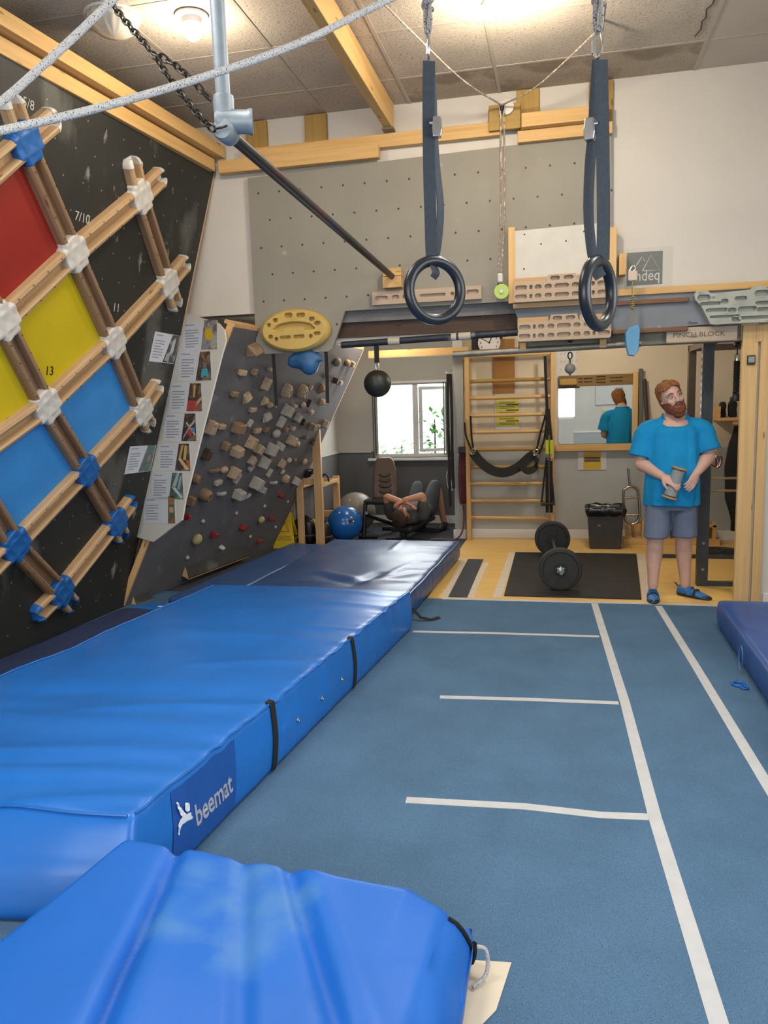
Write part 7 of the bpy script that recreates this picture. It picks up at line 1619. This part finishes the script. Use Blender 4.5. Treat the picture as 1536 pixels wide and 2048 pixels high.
# shorts
K['shorts'] = pm('slate_grey_shorts', '#667084', 0.8, var=0.08, scale=9, bump=0.1, bscale=14, spec=0.2)
mb = MB(); sp = [(0.96, 0.180, 0.145, 0.0), (0.90, 0.192, 0.152, -0.005), (0.86, 0.196, 0.155, 0.0), (0.80, 0.198, 0.150, 0.005), (0.735, 0.196, 0.146, 0.01)]
mb.loft([[Vector((X0+a*math.cos(2*math.pi*i/36), 6.56+dy+b*math.sin(2*math.pi*i/36), z)) for i in range(36)] for z, a, b, dy in sp], True)
for kn, hp, sg in ((kn_l, hp_l, -1), (kn_r, hp_r, 1)):
    rr = []
    for t, r, z in ((0, 0.106, 0.90), (0.3, 0.102, 0.74), (0.6, 0.102, 0.64), (0.85, 0.103, 0.55), (1, 0.104, 0.515)):
        c = Vector((hp.x+(kn.x-hp.x)*t*0.8+sg*0.004, hp.y+(kn.y-hp.y)*t, z)); rr.append([c+Vector(((r+0.006*noise.noise(Vector((i*0.5, t*3, sg))))*math.cos(2*math.pi*i/30), (r*1.12+0.006*noise.noise(Vector((i*0.5, t*3, sg+7))))*math.sin(2*math.pi*i/30), 0)) for i in range(30)])
    mb.loft(rr, True)
fused('shorts', mb, K['shorts'], man, 0.009, 3)
# climbing shoes
K['shoe_blue'] = pm('blue_shoe_leather', '#2E6CA8', 0.55, var=0.1, scale=20); K['shoe_rubber'] = pm('black_shoe_rubber', '#1E1F22', 0.6)
def shoe(an, toe):
    d = toe-an; d.z = 0; L_ = d.length; d = d.normalized(); s_ = Vector((-d.y, d.x, 0)); heel = Vector((an.x, an.y, 0))-d*0.065
    t = bpy.data.objects.new('climbing_shoe', None); COL.objects.link(t); t.parent = man; t.location = Vector((an.x, an.y, 0.0))-wloc(man); WLOC[t.name] = Vector((an.x, an.y, 0))
    tot = L_+0.125
    prof = [(0.0, 0.022, 0.055, 0.030), (0.04, 0.034, 0.088, 0.0), (0.25, 0.038, 0.094, 0.0), (0.45, 0.043, 0.072, 0.0), (0.68, 0.046, 0.052, 0.0), (0.88, 0.036, 0.036, 0.0), (1.0, 0.014, 0.020, 0.004)]
    def sec(k0, k1, grow):
        return [[heel+d*tot*q+s_*(w+grow)*math.cos(2*math.pi*i/18)+Vector((0,0,(k0*h if math.sin(2*math.pi*i/18) < 0 else k1*h)*0+zb+(h-zb)*(0.5+0.5*math.sin(2*math.pi*i/18)))) for i in range(18)] for q, w, h, zb in prof]
    mb = MB(); mb.loft(sec(0, 1, 0)); up_ = build('shoe_upper', mb, K['shoe_blue'], t, smooth=True, angle=180)
    mb = MB(); mb.loft([[heel+d*tot*q+s_*(w+0.004)*math.cos(2*math.pi*i/18)+Vector((0,0,0.001+max(0, zb*0.5)+min(h*0.42, 0.030)*(0.5+0.5*math.sin(2*math.pi*i/18)))) for i in range(18)] for q, w, h, zb in prof]); build('shoe_rand', mb, K['shoe_rubber'], t, smooth=True, angle=180)
    mb = MB(); mb.loft([[heel+d*tot*(q)+s_*(w+0.003)*math.cos(2*math.pi*i/18)+Vector((0,0,h*0.42+(h*0.60)*(0.5+0.5*math.sin(2*math.pi*i/18)))) for i in range(18)] for q, w, h in ((0.80, 0.036, 0.036), (0.90, 0.033, 0.032), (1.0, 0.015, 0.020))]); build('toe_patch', mb, K['shoe_rubber'], t, smooth=True, angle=180)
    for q, h, m_ in ((0.40, 0.078, 'shoe_blue'), (0.56, 0.064, 'shoe_rubber')):
        c = heel+d*tot*q; build('shoe_strap', MB().ribbon([c+s_*x+Vector((0,0,z)) for x, z in ((-0.048, 0.022), (-0.040, h*0.72), (-0.016, h+0.004), (0.016, h+0.004), (0.040, h*0.72), (0.048, 0.022))], 0.024, 0.004, d), K[m_], t)
    build('pull_tab', MB().ribbon([heel-d*0.0+Vector((0,0,0.07)), heel-d*0.02+Vector((0,0,0.095)), heel-d*0.035+Vector((0,0,0.10))], 0.012, 0.003, s_), K['shoe_rubber'], t)
shoe(an_l, toe_l); shoe(an_r, toe_r)
# the roller in his hands
ro = thing('wrist_roller', rc1, 'grey cylinder with cork discs at both ends held by the bearded person', 'roller')
build('cylinder', MB().lathe(rc0, rax, [(0.0, 0.0), (0.040, 0.0), (0.047, 0.006), (0.047, (rc1-rc0).length-0.006), (0.040, (rc1-rc0).length), (0.0, (rc1-rc0).length)], 28), pm('grey_foam', '#8E9193', 0.75, var=0.05), ro, smooth=True, angle=40)
for c, s_ in ((rc0, -1), (rc1, 1)):
    build('end_disc', MB().lathe(c+rax*s_*0.004, rax*s_, [(0.0, 0.0), (0.056, 0.0), (0.060, 0.004), (0.060, 0.012), (0.056, 0.016), (0.0, 0.016)], 30), pm('cork_wood', '#A9865C', 0.75, var=0.12, scale=40), ro, smooth=True, angle=40)
    build('end_washer', MB().cyl(c+rax*s_*0.0005, c+rax*s_*0.004, 0.036, k=20), K['dark_wood'], ro)

# ---------------------------------------------------------------- the person lying on the bench
ly = thing('person', (-1.75, 9.3, 0.2), 'person in a dark grey T-shirt lying on a bench with arms folded over the face', 'person')
Lx = Vector((0.14, 0.99, 0))        # along the body, head to feet
Rx = Vector((0.99, -0.14, 0))
O = Vector((-1.80, 8.96, 0.0))
L = lambda s_, r, z: O+Lx*s_+Rx*r+Vector((0,0,z))
mb = MB()
sp = [(-0.02, 0.08, 0.07, 0.30), (0.05, 0.18, 0.095, 0.305), (0.15, 0.205, 0.115, 0.315), (0.30, 0.185, 0.12, 0.32), (0.45, 0.165, 0.105, 0.31), (0.58, 0.175, 0.105, 0.305), (0.66, 0.15, 0.10, 0.305)]
mb.loft([[L(s_, a*math.cos(2*math.pi*i/24), z+b*math.sin(2*math.pi*i/24)) for i in range(24)] for s_, a, b, z in sp])
HL = Matrix.Translation(L(-0.15, -0.01, 0.325)) @ Matrix(((Rx.x, 0, -Lx.x, 0), (Rx.y, 0, -Lx.y, 0), (0, -1, 0, 0), (0, 0, 0, 1))) @ Matrix.Rotation(math.radians(-6), 4, 'X')
limb(mb, [L(0.0, 0, 0.31), L(-0.08, 0, 0.31)], [0.062, 0.058], 3, 12)
add_head(mb, HL)
kL, kR = L(0.86, -0.13, 0.575), L(0.88, 0.10, 0.59); aL, aR = L(0.98, -0.15, 0.085), L(0.96, 0.19, 0.085)
for hp, kn, an in ((L(0.60, -0.09, 0.31), kL, aL), (L(0.60, 0.09, 0.31), kR, aR)):
    limb(mb, [hp, hp.lerp(kn, 0.5), kn, kn.lerp(an, 0.3)+Lx*0.03, kn.lerp(an, 0.75)+Lx*0.01, an], [0.095, 0.085, 0.058, 0.060, 0.042, 0.036], 5, 14)
    limb(mb, [an+Lx*0.03-Vector((0,0,0.04)), an-Lx*0.04-Vector((0,0,0.045)), an-Lx*0.16-Vector((0,0,0.055))], [0.036, 0.038, 0.024], 3, 10)
sL, sR = L(0.06, -0.20, 0.32), L(0.06, 0.20, 0.32)
eL, eR = L(-0.02, -0.235, 0.535), L(0.04, 0.20, 0.545); wL, wR = L(-0.06, 0.02, 0.475), L(-0.08, 0.01, 0.515)
for sh, el, wr in ((sL, eL, wL), (sR, eR, wR)):
    limb(mb, [sh, sh.lerp(el, 0.5), el, el.lerp(wr, 0.3), el.lerp(wr, 0.75), wr], [0.058, 0.050, 0.043, 0.044, 0.034, 0.029], 5, 14)
hand(mb, wL, (Rx*1.0-Lx*0.25-Vector((0,0,0.25))), Vector((0,0.2,1)), 0.35, 0.2, 1, 1.0); hand(mb, wR, (-Rx*0.9-Lx*0.4-Vector((0,0,0.5))), Vector((0,-0.3,1)), 0.3, 0.2, -1, 1.0)
fused('body', mb, K['skin2'], ly, 0.0075, 4)
K['brown_hair'] = pm('dark_brown_hair', '#3A2417', 0.7, var=0.3, scale=60, bump=0.8, bscale=160)
hair_cap(HL, lambda c: (c.z > 0.075 or (c.y > -0.02 and c.z > 0.0) or (c.y > 0.02 and c.z > -0.07)), lambda z, i: 0.012+0.004*math.sin(i*1.7), K['brown_hair'], ly, 'hair')
face_parts(HL, ly, K['brown_hair'])
K['dark_tee'] = pm('charcoal_cotton', '#4A4A48', 0.85, var=0.08, scale=9, bump=0.12, bscale=18, spec=0.2)
mb = MB(); mb.loft([[L(s_, (a+0.014)*math.cos(2*math.pi*i/32)*(1+0.03*noise.noise(Vector((i*0.4, s_*5, 2)))), z+(b+0.014)*math.sin(2*math.pi*i/32)) for i in range(32)] for s_, a, b, z in [(-0.03, 0.085, 0.075, 0.30)]+sp[1:6]], True)
for sh, el in ((sL, eL), (sR, eR)):
    P0 = sh.lerp(L(0.1, 0, 0.32), 0.5); end = sh.lerp(el, 0.55); limb(mb, [P0, sh, end], [0.078, 0.080, 0.070], 4, 18)
sh_ = fused('t_shirt', mb, K['dark_tee'], ly, 0.009, 2)
mb = MB(); K['dark_shorts'] = pm('charcoal_shorts', '#35383C', 0.85, var=0.08, scale=9)
mb.loft([[L(s_, (a+0.015)*math.cos(2*math.pi*i/24), z+(b+0.015)*math.sin(2*math.pi*i/24)) for i in range(24)] for s_, a, b, z in ((0.50, 0.165, 0.105, 0.308), (0.58, 0.175, 0.105, 0.305), (0.68, 0.15, 0.10, 0.305))])
for hp, kn in ((L(0.60, -0.09, 0.31), kL), (L(0.60, 0.09, 0.31), kR)): limb(mb, [hp, hp.lerp(kn, 0.5), hp.lerp(kn, 0.97)], [0.112, 0.102, 0.080], 5, 16)
fused('shorts', mb, K['dark_shorts'], ly, 0.011, 3)
for an in (aL, aR):
    mb = MB(); c = lambda q, w, h: [an+Lx*q+Rx*w*math.cos(2*math.pi*i/14)+Vector((0,0,-an.z+0.004+h*(0.5+0.5*math.sin(2*math.pi*i/14)))) for i in range(14)]
    mb.loft([c(0.07, 0.026, 0.07), c(0.05, 0.038, 0.10), c(0.0, 0.042, 0.11), c(-0.08, 0.046, 0.08), c(-0.16, 0.042, 0.055), c(-0.21, 0.018, 0.03)]); build('shoe', mb, pm('black_trainer', '#1D1D1D', 0.6), ly, smooth=True, angle=180)

# ================================================================== lamps
WARM = (1.0, 0.87, 0.70)
K['bulb'] = emit('lamp_glow', (1.0, 0.86, 0.62), 22)
def ceiling_lamp(name, loc, label, power, kind):
    t = thing(name, loc, label, 'lamp')
    x, y, z = loc
    if kind == 'spot':
        build('lamp_base', MB().lathe((x, y, CE-0.004), (0,0,-1), [(0.0, 0), (0.10, 0.002), (0.10, 0.012), (0.06, 0.018), (0.055, 0.05), (0.0, 0.05)], 24), K['white_gloss'], t, smooth=True)
        build('bulb', MB().ball((x, y, CE-0.095), 0.055, 0.055, 0.05, 20, 12), K['bulb'], t, smooth=True)
        lz = CE-0.20
    else:
        build('lamp_base', MB().box((x-0.16, y-0.05, CE-0.05), (x+0.16, y+0.05, CE-0.004)), K['white_gloss'], t, bevel=0.008)
        for dx, s_ in ((-0.10, -0.25), (0.10, 0.25)):
            a = Vector((x+dx, y, CE-0.05)); b = a+Vector((s_*0.12, -0.03, -0.07))
            build('lamp_arm', MB().cyl(a, b, 0.018, 0.022, 14), K['steel'], t, smooth=True)
            build('bulb', MB().lathe(b, b-a, [(0.012, 0), (0.028, 0.02), (0.030, 0.05), (0.012, 0.085), (0.0, 0.09)], 16), K['bulb'], t, smooth=True)
        lz = CE-0.22
    p = point(name+'_light', (x, y, lz), power, WARM, 0.06); p.parent = t; p.location = Vector((x, y, lz))-Vector(loc)
    return t
c = atZ(385, 62, CE-0.09); ceiling_lamp('ceiling_spotlight', (c.x, c.y, CE-0.15), 'round glowing ceiling lamp behind the grey hanger pipe', 34, 'spot')
c = atZ(1012, 8, CE-0.10); ceiling_lamp('ceiling_spotlight', (c.x, c.y, CE-0.16), 'twin bulb ceiling lamp glowing between the rings', 95, 'twin')
# unlit ribbed glass dome
c = atZ(225, 30, CE); dm = thing('dome_lamp', (c.x, c.y, CE-0.14), 'unlit ribbed glass dome lamp at the upper left of the ceiling', 'lamp')
mb = MB(); rings = []
for j in range(9):
    a = j/8*math.pi/2; rings.append([Vector((c.x+(0.155+0.004*math.sin(i*math.pi/2))*math.cos(a)*math.cos(2*math.pi*i/64)+0, c.y+(0.155+0.004*math.sin(i*math.pi/2))*math.cos(a)*math.sin(2*math.pi*i/64), CE-0.015-0.11*math.sin(a))) for i in range(64)])
mb.loft(rings); build('glass_dome', mb, pm('frosted_glass', '#C9C0AE', 0.15, var=0.05, spec=0.8), dm, smooth=True, angle=180)
build('lamp_base', MB().cyl((c.x, c.y, CE-0.002), (c.x, c.y, CE-0.016), 0.165, k=32), K['white_gloss'], dm, smooth=True)
# lamps of the weights area, on its low ceiling out of sight of the viewer
for x, y, pw in ((0.3, 7.9, 66), (-1.9, 8.6, 40)):
    t = thing('ceiling_light', (x, y, 2.56), 'flat ceiling light over the %s' % ('weights area' if x > 0 else 'window bay'), 'lamp', 'ceiling lights of the weights area')
    build('diffuser', MB().lathe((x, y, 2.619), (0,0,-1), [(0.0, 0), (0.13, 0.002), (0.13, 0.03), (0.10, 0.05), (0.0, 0.055)], 24), K['white_gloss'], t, smooth=True)
    p = point('ceiling_light_bulb', (x, y, 2.50), pw, WARM, 0.10); p.parent = t; p.location = (0, 0, -0.06)

# flat LED panels added out of view to brighten the floor (their light is set at the top)
for x, y, lab in ((-2.1, 2.3, 'added unseen ceiling panel lamp above the long blue mat'), (0.95, 3.3, 'added unseen ceiling panel lamp above the carpet')):
    t = thing('added_panel_lamp', (x, y, CE-0.04), lab, 'lamp', 'added ceiling panel lamps')
    build('lamp_frame', MB().box((x-0.60, y-0.30, CE-0.035), (x+0.60, y+0.30, CE-0.003)), K['white_gloss'], t, bevel=0.004)
    build('lamp_diffuser', MB().box((x-0.57, y-0.27, CE-0.040), (x+0.57, y+0.27, CE-0.035)), emit('added_panel_glow', (1.0, 0.985, 0.96), 6), t)
